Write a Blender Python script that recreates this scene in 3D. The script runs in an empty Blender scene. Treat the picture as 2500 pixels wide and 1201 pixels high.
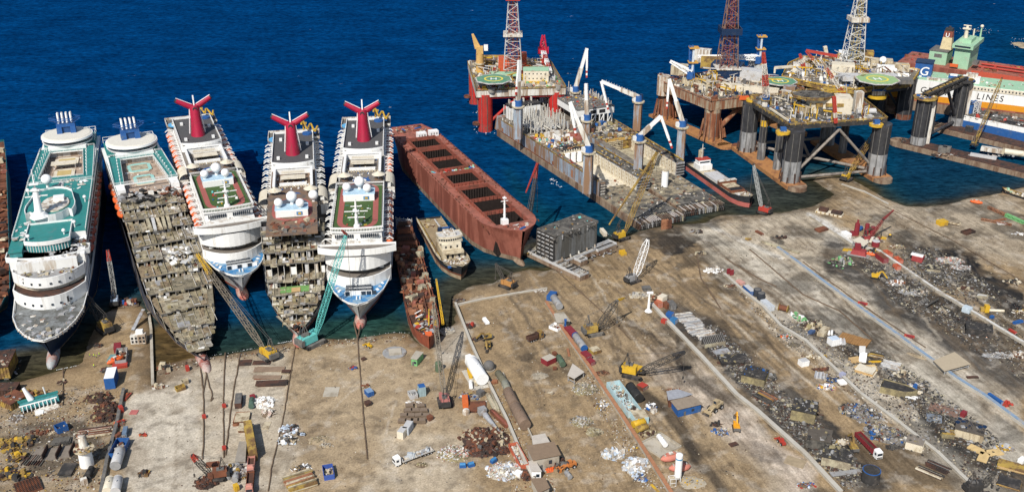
import bpy,math,random
import numpy as np
from mathutils import Vector,Matrix
random.seed(7)
R=math.radians
PI=math.pi
scene=bpy.context.scene
COL=scene.collection
# -- camera model of the photograph (2500 x 1201 px)
CAM_H,PITCH,FPX=228.0,R(24.5),2500.0
SP,CP=math.sin(PITCH),math.cos(PITCH)
YARD=1.0
def P(px,py,h=0.0):
 """world point at height h seen at photo pixel (px, py)"""
 a=(px-1250.0)/FPX;b=(py-600.5)/FPX
 d=Vector((a,CP-b*SP,-SP-b*CP))
 t=(h-CAM_H)/d.z
 return Vector((d.x*t,d.y*t,h))
def G(px,py,h=0.0):return P(px,py,YARD+h)
def S(px,py,h=YARD):
 p=P(px,py,h)
 return FPX/(p.y*CP+(CAM_H-h)*SP)
def PY(px,py,Y):
 """world point at distance Y seen at the pixel"""
 a=(px-1250.0)/FPX;b=(py-600.5)/FPX
 d=Vector((a,CP-b*SP,-SP-b*CP));t=Y/d.y
 return Vector((d.x*t,Y,CAM_H+d.z*t))
def head(p,q):return math.atan2(q.y-p.y,q.x-p.x)
def project(X,Y,Z):
 z=Y*CP+(CAM_H-Z)*SP
 return 1250+FPX*X/z,600.5+FPX*(-Y*SP+(CAM_H-Z)*CP)/z
 # -- materials
MATS={}
def M(name,col,rough=.65,var=.18,scale=.6,col2=None,amt=.45,sc2=.25,streak=False,metal=0.0,bump=0.0,spec=.3):
 if name in MATS:return MATS[name]
 m=bpy.data.materials.new(name);m.use_nodes=True
 nt=m.node_tree;N=nt.nodes;L=nt.links
 b=N['Principled BSDF']
 b.inputs['Roughness'].default_value=rough;b.inputs['Metallic'].default_value=metal
 b.inputs['Specular IOR Level'].default_value=spec
 tc=N.new('ShaderNodeTexCoord')
 n1=N.new('ShaderNodeTexNoise');n1.inputs['Scale'].default_value=scale;n1.inputs['Detail'].default_value=5;n1.inputs['Roughness'].default_value=.65
 L.new(tc.outputs['Object'],n1.inputs['Vector'])
 r1=N.new('ShaderNodeValToRGB');e=r1.color_ramp.elements
 e[0].position,e[1].position=.3,.7
 e[0].color=(*[max(0,c*(1-var))for c in col],1);e[1].color=(*[min(1,c*(1+var))for c in col],1)
 L.new(n1.outputs['Fac'],r1.inputs['Fac'])
 out=r1.outputs['Color']
 if col2 is not None:
  mp=N.new('ShaderNodeMapping')
  mp.inputs['Scale'].default_value=(1,1,.12)if streak else(1,1,1)
  L.new(tc.outputs['Object'],mp.inputs['Vector'])
  n2=N.new('ShaderNodeTexNoise');n2.inputs['Scale'].default_value=sc2;n2.inputs['Detail'].default_value=6;n2.inputs['Roughness'].default_value=.7
  L.new(mp.outputs['Vector'],n2.inputs['Vector'])
  r2=N.new('ShaderNodeValToRGB');q=r2.color_ramp.elements
  q[0].position=max(.02,.72-amt*.55);q[1].position=min(.98,q[0].position+.14)
  q[0].color=(0,0,0,1);q[1].color=(1,1,1,1)
  L.new(n2.outputs['Fac'],r2.inputs['Fac'])
  mx=N.new('ShaderNodeMix');mx.data_type='RGBA'
  L.new(r2.outputs['Color'],mx.inputs['Factor']);L.new(out,mx.inputs['A']);mx.inputs['B'].default_value=(*col2,1)
  out=mx.outputs['Result']
 L.new(out,b.inputs['Base Color'])
 if bump:
  bp=N.new('ShaderNodeBump');bp.inputs['Strength'].default_value=bump;bp.inputs['Distance'].default_value=.3
  L.new(n1.outputs['Fac'],bp.inputs['Height']);L.new(bp.outputs['Normal'],b.inputs['Normal'])
 MATS[name]=m
 return m
RUSTC=(.16,.06,.03);DIRT=(.2,.15,.1);SOOT=(.025,.024,.024)
WHITE=M('white_paint',(.8,.8,.78),.45,.05,.4,(.5,.46,.4),.28,.35,True)
CLEANW=M('clean_white',(.84,.84,.83),.4,.03)
OFFW=M('stained_white',(.68,.66,.6),.55,.1,.5,(.33,.25,.18),.5,.4,True)
CREAM=M('cream',(.66,.6,.48),.6,.1,.5,(.4,.33,.22),.35)
BUFF=M('buff',(.52,.45,.32),.65,.15,.4,(.25,.19,.12),.45,.3,True)
GLASSD=M('dark_glass',(.025,.035,.05),.15,.2,1,spec=.6)
DARK=M('dark_void',(.02,.02,.022),.8,.3)  # near-black: stands in for shade inside openings, also used for dark scrap
BLACK=M('black_paint',(.03,.031,.035),.5,.3,.4,(.09,.07,.06),.3)
GREYD=M('dark_grey_deck',(.13,.125,.12),.75,.2,.5,(.2,.18,.15),.4)
GREYM=M('mid_grey',(.3,.3,.3),.6,.15,.4,(.17,.13,.1),.35,.3,True)
GREYL=M('light_grey',(.5,.5,.5),.6,.12,.5,(.33,.28,.22),.35)
BLUEG=M('blue_grey_paint',(.3,.36,.42),.6,.15,.3,(.25,.15,.09),.55,.25,True)
TEAL=M('teal_deck',(.03,.21,.2),.6,.12,.3,(.08,.2,.2),.3)
TEALW=M('teal_glass',(.06,.24,.25),.25,.3,1.0)
TANDECK=M('tan_deck',(.4,.31,.24),.75,.12,.4,(.28,.2,.15),.4)
TEAK=M('teak_deck',(.2,.13,.085),.75,.2,.6,(.12,.1,.09),.45)
GREYTEAK=M('grey_teak_deck',(.2,.175,.15),.75,.15,.5,(.13,.12,.11),.4)
RED=M('funnel_red',(.36,.012,.045),.5,.1,.3,(.24,.02,.035),.35,.3,True)
REDP=M('red_paint',(.4,.05,.035),.5,.12,.5,(.25,.05,.03),.35)
ORANGE=M('lifeboat_orange',(.68,.13,.035),.5,.08,.6)
TRACK=M('running_track_red',(.33,.1,.085),.8,.1)
TURF=M('artificial_turf',(.055,.1,.03),.9,.3,.8)
BLUEP=M('blue_paint',(.025,.1,.3),.5,.15,.5,(.08,.13,.22),.3)
BLUED=M('blue_foredeck',(.05,.2,.42),.6,.2,.4,(.22,.33,.42),.5,.3)
NAVY=M('navy_hull',(.012,.03,.075),.45,.2,.2,(.04,.05,.08),.3)
YEL=M('yellow_paint',(.6,.37,.03),.5,.15,.5,(.3,.19,.06),.4)
YELW=M('worn_yellow',(.44,.3,.07),.65,.22,.5,(.17,.1,.045),.55)
RUST=M('rust',(.2,.075,.04),.85,.3,.5,(.1,.045,.03),.5)
RUSTL=M('light_rust',(.33,.15,.08),.85,.25,.4,(.2,.08,.04),.5)
RUSTD=M('dark_rust',(.09,.045,.032),.9,.3,.6,(.04,.03,.027),.5)
OXIDE=M('oxide_red_hull',(.33,.115,.08),.8,.22,.12,(.2,.06,.04),.55,.16,True)
OXDECK=M('oxide_red_deck',(.34,.12,.085),.8,.2,.3,(.22,.085,.06),.5,.2)
SCUM=M('waterline_scum',(.27,.2,.14),.85,.2,.3,(.14,.08,.05),.5,.2,True)
OLIVE=M('olive_insulation',(.31,.26,.14),.9,.25,.7,(.18,.15,.09),.5)
KHAKI=M('khaki_panel',(.42,.38,.27),.8,.2,.6,(.25,.21,.15),.5)
PLY=M('bare_plywood',(.5,.34,.16),.8,.15,.5)
CONC=M('concrete',(.45,.41,.34),.9,.14,.3,(.3,.26,.2),.45,.15)
CONCL=M('pale_concrete',(.47,.445,.39),.9,.12,.3,(.4,.36,.3),.4,.15)
BURNT=M('burnt_steel',(.04,.038,.037),.85,.4,.5,(.12,.1,.085),.35)
STEEL=M('bare_steel',(.33,.34,.36),.5,.2,.5,(.2,.15,.11),.4,.3,True)
TURQ=M('turquoise_paint',(.13,.5,.47),.5,.1,.5,(.2,.28,.25),.3)
GREENP=M('green_paint',(.17,.42,.17),.6,.12,.4)
PALEGREEN=M('pale_green_paint',(.32,.52,.35),.6,.1,.3,(.4,.4,.32),.3)
HELI=M('helideck_green',(.1,.25,.16),.8,.12,.4,(.18,.27,.2),.4)
LATT=M('weathered_lattice_steel',(.2,.17,.13),.7,.25,.6)
DLATT=M('dark_lattice_steel',(.075,.068,.06),.7,.25,.6)
PINK=M('faded_pink',(.5,.23,.18),.7,.1)
TIRE=M('tyre_rubber',(.02,.02,.02),.9,.2)
ROOFT=M('roof_tan',(.3,.24,.18),.85,.12,.3,(.22,.17,.13),.4)
BRICK=M('brick_cap',(.36,.17,.09),.9,.2,.6)
# -- mesh builder
def rotm(rx=0,ry=0,rz=0):
 return Matrix.Rotation(rz,3,'Z')@Matrix.Rotation(ry,3,'Y')@Matrix.Rotation(rx,3,'X')
BOXF=[(0,3,2,1),(4,5,6,7),(0,1,5,4),(1,2,6,5),(2,3,7,6),(3,0,4,7)]
class MB:
 def __init__(s):s.v=[];s.f=[];s.m=[];s.sm=[];s.mats=[]
 def mi(s,mat):
  if mat not in s.mats:s.mats.append(mat)
  return s.mats.index(mat)
 def add(s,vs,fs,mat,smooth=False):
  o=len(s.v);s.v.extend([tuple(v)for v in vs]);k=s.mi(mat)
  for f in fs:s.f.append(tuple(i+o for i in f));s.m.append(k);s.sm.append(smooth)
 def bx(s,x0,x1,y0,y1,z0,z1,mat):
  x0,x1=min(x0,x1),max(x0,x1);y0,y1=min(y0,y1),max(y0,y1);z0,z1=min(z0,z1),max(z0,z1)
  s.add([(x0,y0,z0),(x1,y0,z0),(x1,y1,z0),(x0,y1,z0),(x0,y0,z1),(x1,y0,z1),(x1,y1,z1),(x0,y1,z1)],BOXF,mat)
 def box(s,c,size,mat,rz=0,rx=0,ry=0,taper=1.0):
  """box standing on c (base centre)"""
  m=rotm(rx,ry,rz);a,b,h=size[0]/2,size[1]/2,size[2];c=Vector(c);t=taper
  pts=[(-a,-b,0),(a,-b,0),(a,b,0),(-a,b,0),(-a*t,-b*t,h),(a*t,-b*t,h),(a*t,b*t,h),(-a*t,b*t,h)]
  s.add([c+m@Vector(p)for p in pts],BOXF,mat)
 def quad(s,a,b,c,d,mat):s.add([a,b,c,d],[(0,1,2,3)],mat)
 def bar(s,p,q,w,mat,h=None):
  p=Vector(p);q=Vector(q);d=q-p
  if d.length<1e-6:return
  d.normalize();u=d.cross(Vector((0,0,1)))
  if u.length<1e-3:u=Vector((1,0,0))
  u.normalize();n=u.cross(d);a=w/2;b=(h or w)/2
  s.add([p-u*a-n*b,p+u*a-n*b,p+u*a+n*b,p-u*a+n*b,q-u*a-n*b,q+u*a-n*b,q+u*a+n*b,q-u*a+n*b],BOXF,mat)
 def cyl(s,p,q,r0,r1,mat,n=12,caps=True,smooth=True,capmat=None):
  p=Vector(p);q=Vector(q);d=(q-p).normalized()
  u=d.orthogonal().normalized();w=d.cross(u)
  c=[(math.cos(2*PI*i/n),math.sin(2*PI*i/n))for i in range(n)]
  A=[p+(u*x+w*y)*r0 for x,y in c];B=[q+(u*x+w*y)*r1 for x,y in c]
  s.add(A+B,[(i,(i+1)%n,n+(i+1)%n,n+i)for i in range(n)],mat,smooth)
  if caps:
   s.add(B,[tuple(range(n))],capmat or mat);s.add(A,[tuple(range(n-1,-1,-1))],capmat or mat)
 def path(s,pts,r,mat,n=6):
  for a,b in zip(pts[:-1],pts[1:]):s.cyl(a,b,r,r,mat,n)
 def dome(s,c,r,mat,n=14,m=8,full=True,sz=1.0):
  c=Vector(c);vs=[];fs=[]
  lo=-PI/2 if full else 0
  for j in range(m+1):
   t=lo+(PI/2-lo)*j/m
   for i in range(n):
    a=2*PI*i/n
    vs.append(c+Vector((r*math.cos(t)*math.cos(a),r*math.cos(t)*math.sin(a),r*sz*math.sin(t))))
  for j in range(m):
   for i in range(n):fs.append((j*n+i,j*n+(i+1)%n,(j+1)*n+(i+1)%n,(j+1)*n+i))
  s.add(vs,fs,mat,True)
 def prism(s,pts,z0,z1,mat,top=None,bottom=True):
  n=len(pts)
  A=[(x,y,z0)for x,y in pts];B=[(x,y,z1)for x,y in pts]
  s.add(A+B,[(i,(i+1)%n,n+(i+1)%n,n+i)for i in range(n)],mat)
  s.add(B,[tuple(range(n))],top or mat)
  if bottom:s.add(A,[tuple(range(n-1,-1,-1))],mat)
 def ring(s,outer,inner,z0,z1,mat,top=None):
  n=len(outer)
  vs=[(x,y,z0)for x,y in outer]+[(x,y,z1)for x,y in outer]+[(x,y,z0)for x,y in inner]+[(x,y,z1)for x,y in inner]
  s.add(vs,[(i,(i+1)%n,n+(i+1)%n,n+i)for i in range(n)]+[(2*n+(i+1)%n,2*n+i,3*n+i,3*n+(i+1)%n)for i in range(n)],mat)
  s.add(vs,[(n+i,n+(i+1)%n,3*n+(i+1)%n,3*n+i)for i in range(n)],top or mat)
 def loft(s,secs,mat,closed=True,caps=True,smooth=True):
  n=len(secs[0]);vs=[p for c in secs for p in c];fs=[]
  for j in range(len(secs)-1):
   for i in range(n if closed else n-1):
    fs.append((j*n+i,j*n+(i+1)%n,(j+1)*n+(i+1)%n,(j+1)*n+i))
  s.add(vs,fs,mat,smooth)
  if caps:
   s.add(secs[-1],[tuple(range(n))],mat);s.add(secs[0],[tuple(range(n-1,-1,-1))],mat)
 def lattice(s,p,q,w0,w1,mat,bay=None,t=.12,mid=None):
  """four-chord lattice girder from p to q, w0 wide at p, w1 at q, mid wide between"""
  p=Vector(p);q=Vector(q);d=q-p;Ln=d.length;d.normalize()
  u=d.cross(Vector((0,0,1)))
  if u.length<1e-3:u=Vector((1,0,0))
  u.normalize();v=u.cross(d)
  wm=mid or max(w0,w1);bay=bay or wm*1.1;n=max(3,int(Ln/bay))
  def w(k):
   f=k/n
   if mid:return w0+(mid-w0)*min(1,f/.15)if f<.5 else w1+(mid-w1)*min(1,(1-f)/.2)
   return w0+(w1-w0)*f
  C=[[p+d*(Ln*k/n)+(u*sx+v*sy)*(w(k)/2)for sx,sy in((-1,-1),(1,-1),(1,1),(-1,1))]for k in range(n+1)]
  for k in range(n):
   for i in range(4):
    j=(i+1)%4
    s.bar(C[k][i],C[k+1][i],t*1.5,mat)
    if k%2:s.bar(C[k][i],C[k+1][j],t,mat)
    else:s.bar(C[k][j],C[k+1][i],t,mat)
    s.bar(C[k][i],C[k][j],t*.9,mat)
 def rail(s,pts,h,mat,step=2.5,t=.1):
  for a,b in zip(pts[:-1],pts[1:]):
   a=Vector(a);b=Vector(b);up=Vector((0,0,h))
   s.bar(a+up,b+up,t,mat);s.bar(a+up*.5,b+up*.5,t*.8,mat)
   n=max(1,int((b-a).length/step))
   for k in range(n+1):
    q=a.lerp(b,k/n);s.bar(q,q+up,t,mat)
 def build(s,name,parent=None,label=None,stuff=False):
  me=bpy.data.meshes.new(name);me.from_pydata(s.v,[],s.f)
  for m in s.mats:me.materials.append(m)
  me.polygons.foreach_set('material_index',s.m);me.polygons.foreach_set('use_smooth',s.sm)
  me.update()
  o=bpy.data.objects.new(name,me);COL.objects.link(o)
  if parent is not None:o.parent=parent
  if label:o['label']=label
  if stuff:o['kind']='stuff'
  return o
def tag(o,label,cat,group=None):
 o['label']=label;o['category']=cat
 if group:o['group']=group
 return o
def T(name,label,cat,loc,rz=0.0,group=None):
 o=bpy.data.objects.new(name,None);COL.objects.link(o);o.empty_display_size=1
 o.location=loc;o.rotation_euler=(0,0,rz)
 return tag(o,label,cat,group)
def dup(root,loc,rz,label=None,group=None):
 r=root.copy();COL.objects.link(r);r.location=loc;r.rotation_euler=(0,0,rz)
 if label:r['label']=label
 if group:r['group']=group
 for ch in list(root.children):
  c=ch.copy();COL.objects.link(c);c.parent=r
  for g in list(ch.children):
   d=g.copy();COL.objects.link(d);d.parent=c
 return r
def U(a,b):return random.uniform(a,b)
def junk(mb,x0,x1,y0,y1,z,n,smin,smax,mats,ok=None,tall=.5):
 """a scatter of torn plates, pipes and boxes lying about on a surface"""
 for _ in range(n):
  for _t in range(6):
   x,y=U(x0,x1),U(y0,y1)
   if ok is None or ok(x,y):break
  else:continue
  s=smin*(smax/smin)**random.random();m=random.choice(mats);k=random.random();zz=z(x,y)if callable(z)else z
  if k<.35:mb.box((x,y,zz+U(.0,.25)),(s,s*U(.4,1),U(.08,.2)),m,U(0,PI),U(-.25,.25),U(-.25,.25))
  elif k<.55:
   a=U(0,PI);d=Vector((math.cos(a),math.sin(a),U(-.15,.3)))*s*.8;c=Vector((x,y,zz+.25))
   mb.bar(c-d,c+d,s*U(.06,.14),m)
  else:mb.box((x,y,zz-.05),(s*U(.5,1),s*U(.4,.9),s*U(.3,1)*tall),m,U(0,PI),U(-.12,.12),U(-.12,.12),U(.7,1))
  # -- value noise for masks
_rng=np.random.RandomState(3)
_LAT=_rng.rand(256,256)
def vnoise(x,y):
 xi=np.floor(x).astype(int);yi=np.floor(y).astype(int);fx=x-xi;fy=y-yi
 fx=fx*fx*(3-2*fx);fy=fy*fy*(3-2*fy)
 g=lambda i,j:_LAT[(xi+i)%256,(yi+j)%256]
 return(g(0,0)*(1-fx)+g(1,0)*fx)*(1-fy)+(g(0,1)*(1-fx)+g(1,1)*fx)*fy
def fbm(x,y,o=4):
 r=0;a=.5;t=0
 for k in range(o):r=r+a*vnoise((x*.8-y*.6)*2**k+17*k,(x*.6+y*.8)*2**k+31*k);t+=a;a*=.55;x,y=x*.92+y*.39,y*.92-x*.39
 return r/t
def segdist(X,Y,pts):
 D=np.full(X.shape,1e9)
 for(ax,ay),(bx,by)in zip(pts[:-1],pts[1:]):
  dx,dy=bx-ax,by-ay;l2=dx*dx+dy*dy+1e-9
  t=np.clip(((X-ax)*dx+(Y-ay)*dy)/l2,0,1)
  D=np.minimum(D,np.hypot(X-ax-t*dx,Y-ay-t*dy))
 return D
def inpoly(X,Y,pts):
 r=np.zeros(X.shape,bool);n=len(pts)
 for i in range(n):
  ax,ay=pts[i];bx,by=pts[(i+1)%n]
  c=((ay>Y)!=(by>Y))&(X<(bx-ax)*(Y-ay)/(by-ay+1e-12)+ax)
  r^=c
 return r
 # -- camera, sun, sky
cam=bpy.data.cameras.new('camera');cam.sensor_width=36;cam.lens=36*FPX/2500
cam.clip_start=1;cam.clip_end=20000
co=bpy.data.objects.new('camera',cam);COL.objects.link(co)
co.location=(0,0,CAM_H);co.rotation_euler=(PI/2-PITCH,0,0);scene.camera=co
SUN_EL,SHADOW_AZ=R(45),R(22)
sl=bpy.data.lights.new('sun','SUN');sl.energy=4.2;sl.angle=R(.53);sl.color=(1,.95,.87)
so=bpy.data.objects.new('sun',sl);COL.objects.link(so);so.location=(-200,-300,500)
so.rotation_euler=Vector((math.sin(SHADOW_AZ)*math.cos(SUN_EL),math.cos(SHADOW_AZ)*math.cos(SUN_EL),-math.sin(SUN_EL))).to_track_quat('-Z','Y').to_euler()
w=bpy.data.worlds.new('World');scene.world=w;w.use_nodes=True
bg=w.node_tree.nodes['Background'];sky=w.node_tree.nodes.new('ShaderNodeTexSky')
sky.sky_type='NISHITA';sky.sun_disc=False;sky.sun_elevation=SUN_EL;sky.sun_rotation=PI+SHADOW_AZ
w.node_tree.links.new(sky.outputs['Color'],bg.inputs['Color']);bg.inputs['Strength'].default_value=.085
scene.view_settings.view_transform='Standard';scene.view_settings.look='None';scene.view_settings.exposure=.22;scene.view_settings.gamma=1
scene.cycles.max_bounces=5;scene.cycles.diffuse_bounces=2;scene.cycles.glossy_bounces=2
scene.cycles.use_denoising=True
# -- shoreline (photo pixels of the land's edge)
SHORE=[(-120,985),(0,942),(60,928),(140,906),(204,886),(212,850),(224,815),(246,772),(290,742),(335,733),(361,762),(368,800),(371,935),(379,935),(382,890),(430,880),(490,872),(560,861),(640,846),(710,833),(760,828),(870,822),(960,811),(1000,812),(1030,840),(1058,838),(1088,802),(1112,786),(1108,745),(1112,716),(1152,694),(1204,690),(1252,664),(1292,655),(1330,660),(1420,640),(1500,590),(1560,562),(1640,548),(1720,542),(1760,524),(1840,524),(1900,518),(1965,507),(1996,496),(2040,474),(2014,458),(1984,440),(2006,424),(2075,436),(2118,458),(2170,487),(2214,503),(2262,503),(2310,497),(2372,482),(2440,470),(2500,455),(2700,420)]
SH=[tuple(P(x,y,.4).xy)for x,y in SHORE]
LAND=SH+[(600,200),(-400,200)]
# -- ground sheet
def axis(spec):
 r=[]
 for a,b,s in spec:r+=list(np.arange(a,b,s))
 return np.array(r+[spec[-1][1]])
gx=axis([(-420,-180,8),(-180,300,.8),(300,620,6)]);gy=axis([(180,285,7),(285,600,.75),(600,720,6)])
X,Y=np.meshgrid(gx,gy)
ins=inpoly(X,Y,LAND);D=segdist(X,Y,SH);sd=np.where(ins,D,-D)
sdn=sd+(fbm(X*.12,Y*.12)-.5)*3.5
Z=np.clip(sdn*.16,-4,YARD)
Z=np.where(sdn>6,YARD,Z)
PX,PYY=project(X,Y,np.full(X.shape,YARD))
# soft relief in the working yard
Z=Z+np.where(sdn>8,(fbm(X*.06,Y*.06)-.5)*.35+(fbm(X*.3,Y*.3)-.5)*.12,0)
nw1=(fbm(X*.05,Y*.05)-.5);nw2=(fbm(X*.05+40,Y*.05+9)-.5)
nf1=(fbm(X*.3+5,Y*.3)-.5);nf2=(fbm(X*.3+77,Y*.3+3)-.5)
QX=PX+nw1*70+nf1*26;QY=PYY+nw2*46+nf2*18
def blob(pts,soft=12.0):
 i=inpoly(QX,QY,pts);d=segdist(QX,QY,pts+pts[:1])
 return np.clip(np.where(i,d,-d)/soft+.5,0,1)
def stroke(pts,wd,soft=6.0,wob=1.0):
 ex=wd+soft+40*wob;xs=[a for a,b in pts];ys=[b for a,b in pts];r=np.zeros(PX.shape)
 k=(PX>min(xs)-ex)&(PX<max(xs)+ex)&(PYY>min(ys)-ex)&(PYY<max(ys)+ex)
 x=PX[k]+(QX[k]-PX[k])*wob*.35;y=PYY[k]+(QY[k]-PYY[k])*wob*.35
 r[k]=np.clip((wd/2-segdist(x,y,pts))/soft+.5,0,1);return r
col=np.zeros(X.shape+(3,));col[:]=(.31,.228,.136)
def lay(mask,c,a=1.0):
 global col
 col=col*(1-(mask*a)[...,None])+np.array(c)*(mask*a)[...,None]
n_big=fbm(X*.022+3,Y*.022);n_mid=fbm(X*.1,Y*.1+8)
lay(np.clip((n_big-.45)*4,0,1),(.36,.28,.18),.45)
PALE=(.5,.455,.375);GREY=(.35,.33,.295);SOOTC=(.02,.02,.021);BROWN=(.2,.14,.082)
# pale concrete of the slipways
lay(blob([(300,930),(520,870),(700,850),(720,1210),(300,1210)],30),PALE,.75)
lay(blob([(310,960),(470,920),(500,1200),(320,1210)],20),(.53,.49,.42),.6)
lay(blob([(700,860),(1000,840),(1120,980),(1180,1210),(720,1210)],40),(.4,.32,.22),.6)
lay(blob([(940,1050),(1180,1060),(1120,1200),(900,1200)],30),(.47,.41,.32),.6)
lay(blob([(1070,800),(1140,790),(1150,880),(1060,910)],12),(.5,.47,.41),.7)
lay(blob([(1570,760),(1850,1000),(2010,1210),(1900,1210),(1700,1000)],22),(.43,.375,.3),.6)
lay(blob([(1690,880),(1850,1010),(1990,1140),(1960,1180),(1780,1050)],16),(.5,.43,.36),.6)
lay(blob([(1660,560),(1980,500),(2060,560),(2500,960),(2500,1210),(2380,1210),(1780,690)],25),PALE,.7)
lay(blob([(1760,620),(1900,640),(2300,1000),(2440,1200),(2330,1200)],18),(.5,.46,.39),.6)
lay(blob([(2060,500),(2500,470),(2500,640),(2240,640)],30),(.4,.355,.285),.7)
lay(blob([(2080,600),(2240,650),(2500,900),(2500,990),(2280,820)],25),GREY,.6)
lay(blob([(1330,720),(1600,730),(1640,900),(1880,1200),(1650,1200)],40),(.34,.26,.165),.5)
lay(blob([(0,1000),(230,960),(270,1200),(0,1200)],30),(.26,.21,.15),.7)
lay(blob([(210,880),(300,740),(365,760),(370,940),(290,1000),(180,1020)],18),(.31,.225,.13),.8)
# soot and burnt ground
for pts,a in[([(1560,560),(1700,540),(1740,560),(1640,640),(1570,600)],.75),([(1700,790),(1800,850),(1900,960),(1880,1000),(1760,900),(1690,850)],.85),([(1890,960),(2000,1010),(2160,1180),(2120,1210),(1960,1090),(1880,1010)],.8),([(2020,800),(2130,830),(2280,960),(2440,1100),(2420,1140),(2250,1020),(2080,880)],.8),([(2220,1000),(2320,1010),(2430,1100),(2400,1150),(2260,1070)],.85),([(2090,640),(2200,660),(2330,740),(2440,860),(2400,880),(2250,770),(2120,700)],.8),([(2290,600),(2360,620),(2500,740),(2500,790),(2380,700)],.9),([(2210,590),(2290,600),(2400,700),(2310,690),(2230,640)],.75),([(2380,740),(2500,850),(2500,920),(2420,830)],.7),([(2000,620),(2070,610),(2080,680),(2010,670)],.7),([(1270,866),(1310,862),(1305,890),(1275,888)],.6),([(2400,1000),(2500,1050),(2500,1130),(2440,1080)],.6),([(40,1040),(220,1030),(250,1120),(60,1160)],.55),([(1820,1060),(1900,1080),(1920,1130),(1840,1120)],.8),([(2200,850),(2300,870),(2420,1000),(2380,1020),(2260,930)],.5),([(1330,900),(1420,905),(1400,930),(1320,925)],.35),([(1660,760),(1720,790),(1700,860),(1640,800)],.5),([(2160,900),(2280,960),(2300,1010),(2190,960)],.6)]:
 b0=blob(pts,9);lay(np.clip(b0*(.3+1.6*fbm(X*.09,Y*.09+5)),0,1),SOOTC,min(1,a*1.2))
lay(stroke([(1470,720),(1500,745),(1550,795),(1590,812),(1620,850),(1690,920),(1760,990),(1790,1010),(1850,1060)],10,5,1.6),SOOTC,.85)
lay(stroke([(1590,812),(1640,860),(1740,960),(1800,1040)],4,3,2),SOOTC,.7)
lay(stroke([(1580,965),(1625,1000),(1670,1050),(1700,1110)],30,10),SOOTC,.8)
lay(stroke([(1690,1125),(1730,1150),(1770,1210)],26,12),SOOTC,.75)
lay(stroke([(1500,880),(1530,900),(1545,925)],18,10),SOOTC,.5)
for pts,wd,c,a in[([(1640,770),(1700,800),(1780,870),(1860,940),(1950,1020),(2040,1110),(2130,1190)],84,(.075,.07,.064),.75),([(1890,752),(1960,806),(2040,876),(2110,946),(2210,1026),(2300,1096),(2400,1186)],36,(.47,.44,.38),.75),([(1990,775),(2080,840),(2170,900),(2270,990),(2370,1070),(2470,1150)],70,(.05,.048,.046),.85),([(1700,560),(1900,665),(2080,795),(2280,945),(2480,1095)],60,(.49,.455,.385),.6),([(2010,560),(2080,690),(2250,840),(2400,940)],34,(.49,.46,.4),.55),([(2030,630),(2130,695),(2240,765),(2360,835),(2480,935)],76,(.06,.057,.054),.75),([(2200,600),(2290,645),(2380,705),(2500,795)],64,(.07,.066,.06),.7),([(2290,606),(2360,640),(2400,705),(2510,770)],24,(.016,.016,.018),.95),([(1590,880),(1700,960),(1850,1080),(1960,1180)],60,(.5,.43,.36),.55),([(1400,680),(1480,700),(1560,760)],60,(.34,.25,.14),.4)]:
 lay(np.clip(stroke(pts,wd,26,2.2)*(.1+1.9*fbm(X*.08+2,Y*.08)),0,1),c,min(1,a*1.25))
lay(stroke([(1976,524),(2040,562),(2112,606)],13,4,.5),(.6,.585,.55),.85);lay(stroke([(1712,540),(1820,590),(1905,630)],9,4,.5),(.56,.54,.49),.75);lay(stroke([(1886,582),(1908,592)],13,3,.3),(.07,.065,.055),.85)
trk=random.Random(5)
for _ in range(80):
 x=trk.uniform(1180,2350);y=trk.uniform(620,800)if x<1900 else trk.uniform(520,760);k=trk.uniform(.7,1.5)if x>1500 else trk.uniform(.3,.9);pts=[(x,y)];n=trk.randint(3,7)
 for _i in range(n):k+=trk.uniform(-.12,.12);y+=48;x+=48*k;pts.append((x,y))
 lay(stroke(pts,trk.uniform(3,8),4,.8),trk.choice([(.12,.09,.06),(.1,.08,.06),(.5,.45,.37),(.16,.12,.08)]),trk.uniform(.3,.75));lay(stroke([(a+13,b-5)for a,b in pts],trk.uniform(2.5,5),3,.8),(.13,.1,.07),trk.uniform(.2,.5))
for _ in range(26):
 x=trk.uniform(330,1050);y=trk.uniform(880,1080);k=trk.uniform(-1.5,1.5);pts=[(x,y)]
 for _i in range(trk.randint(2,5)):k+=trk.uniform(-.3,.3);y+=40;x+=40*k;pts.append((x,y))
 lay(stroke(pts,trk.uniform(1.5,4),3,1),trk.choice([(.2,.15,.1),(.55,.5,.43),(.24,.19,.13)]),trk.uniform(.25,.55))
 # dark drainage and wet brown mud by the water
lay(np.clip(1-(sdn-1)/9,0,1)*(PX<1150),(.17,.115,.065),.75)
lay(np.clip(1-(sdn-2)/12,0,1)*(PX>1150)*(PX<2100),(.13,.105,.075),.7)
lay(blob([(1270,640),(1480,620),(1560,600),(1480,680),(1300,690)],20),(.2,.145,.085),.5)
lay(np.clip(1-np.abs(sdn)/2.2,0,1),(.075,.065,.045),.7)
lay(blob([(370,880),(500,870),(490,910),(380,945)],10),(.13,.085,.05),.6)
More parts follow.
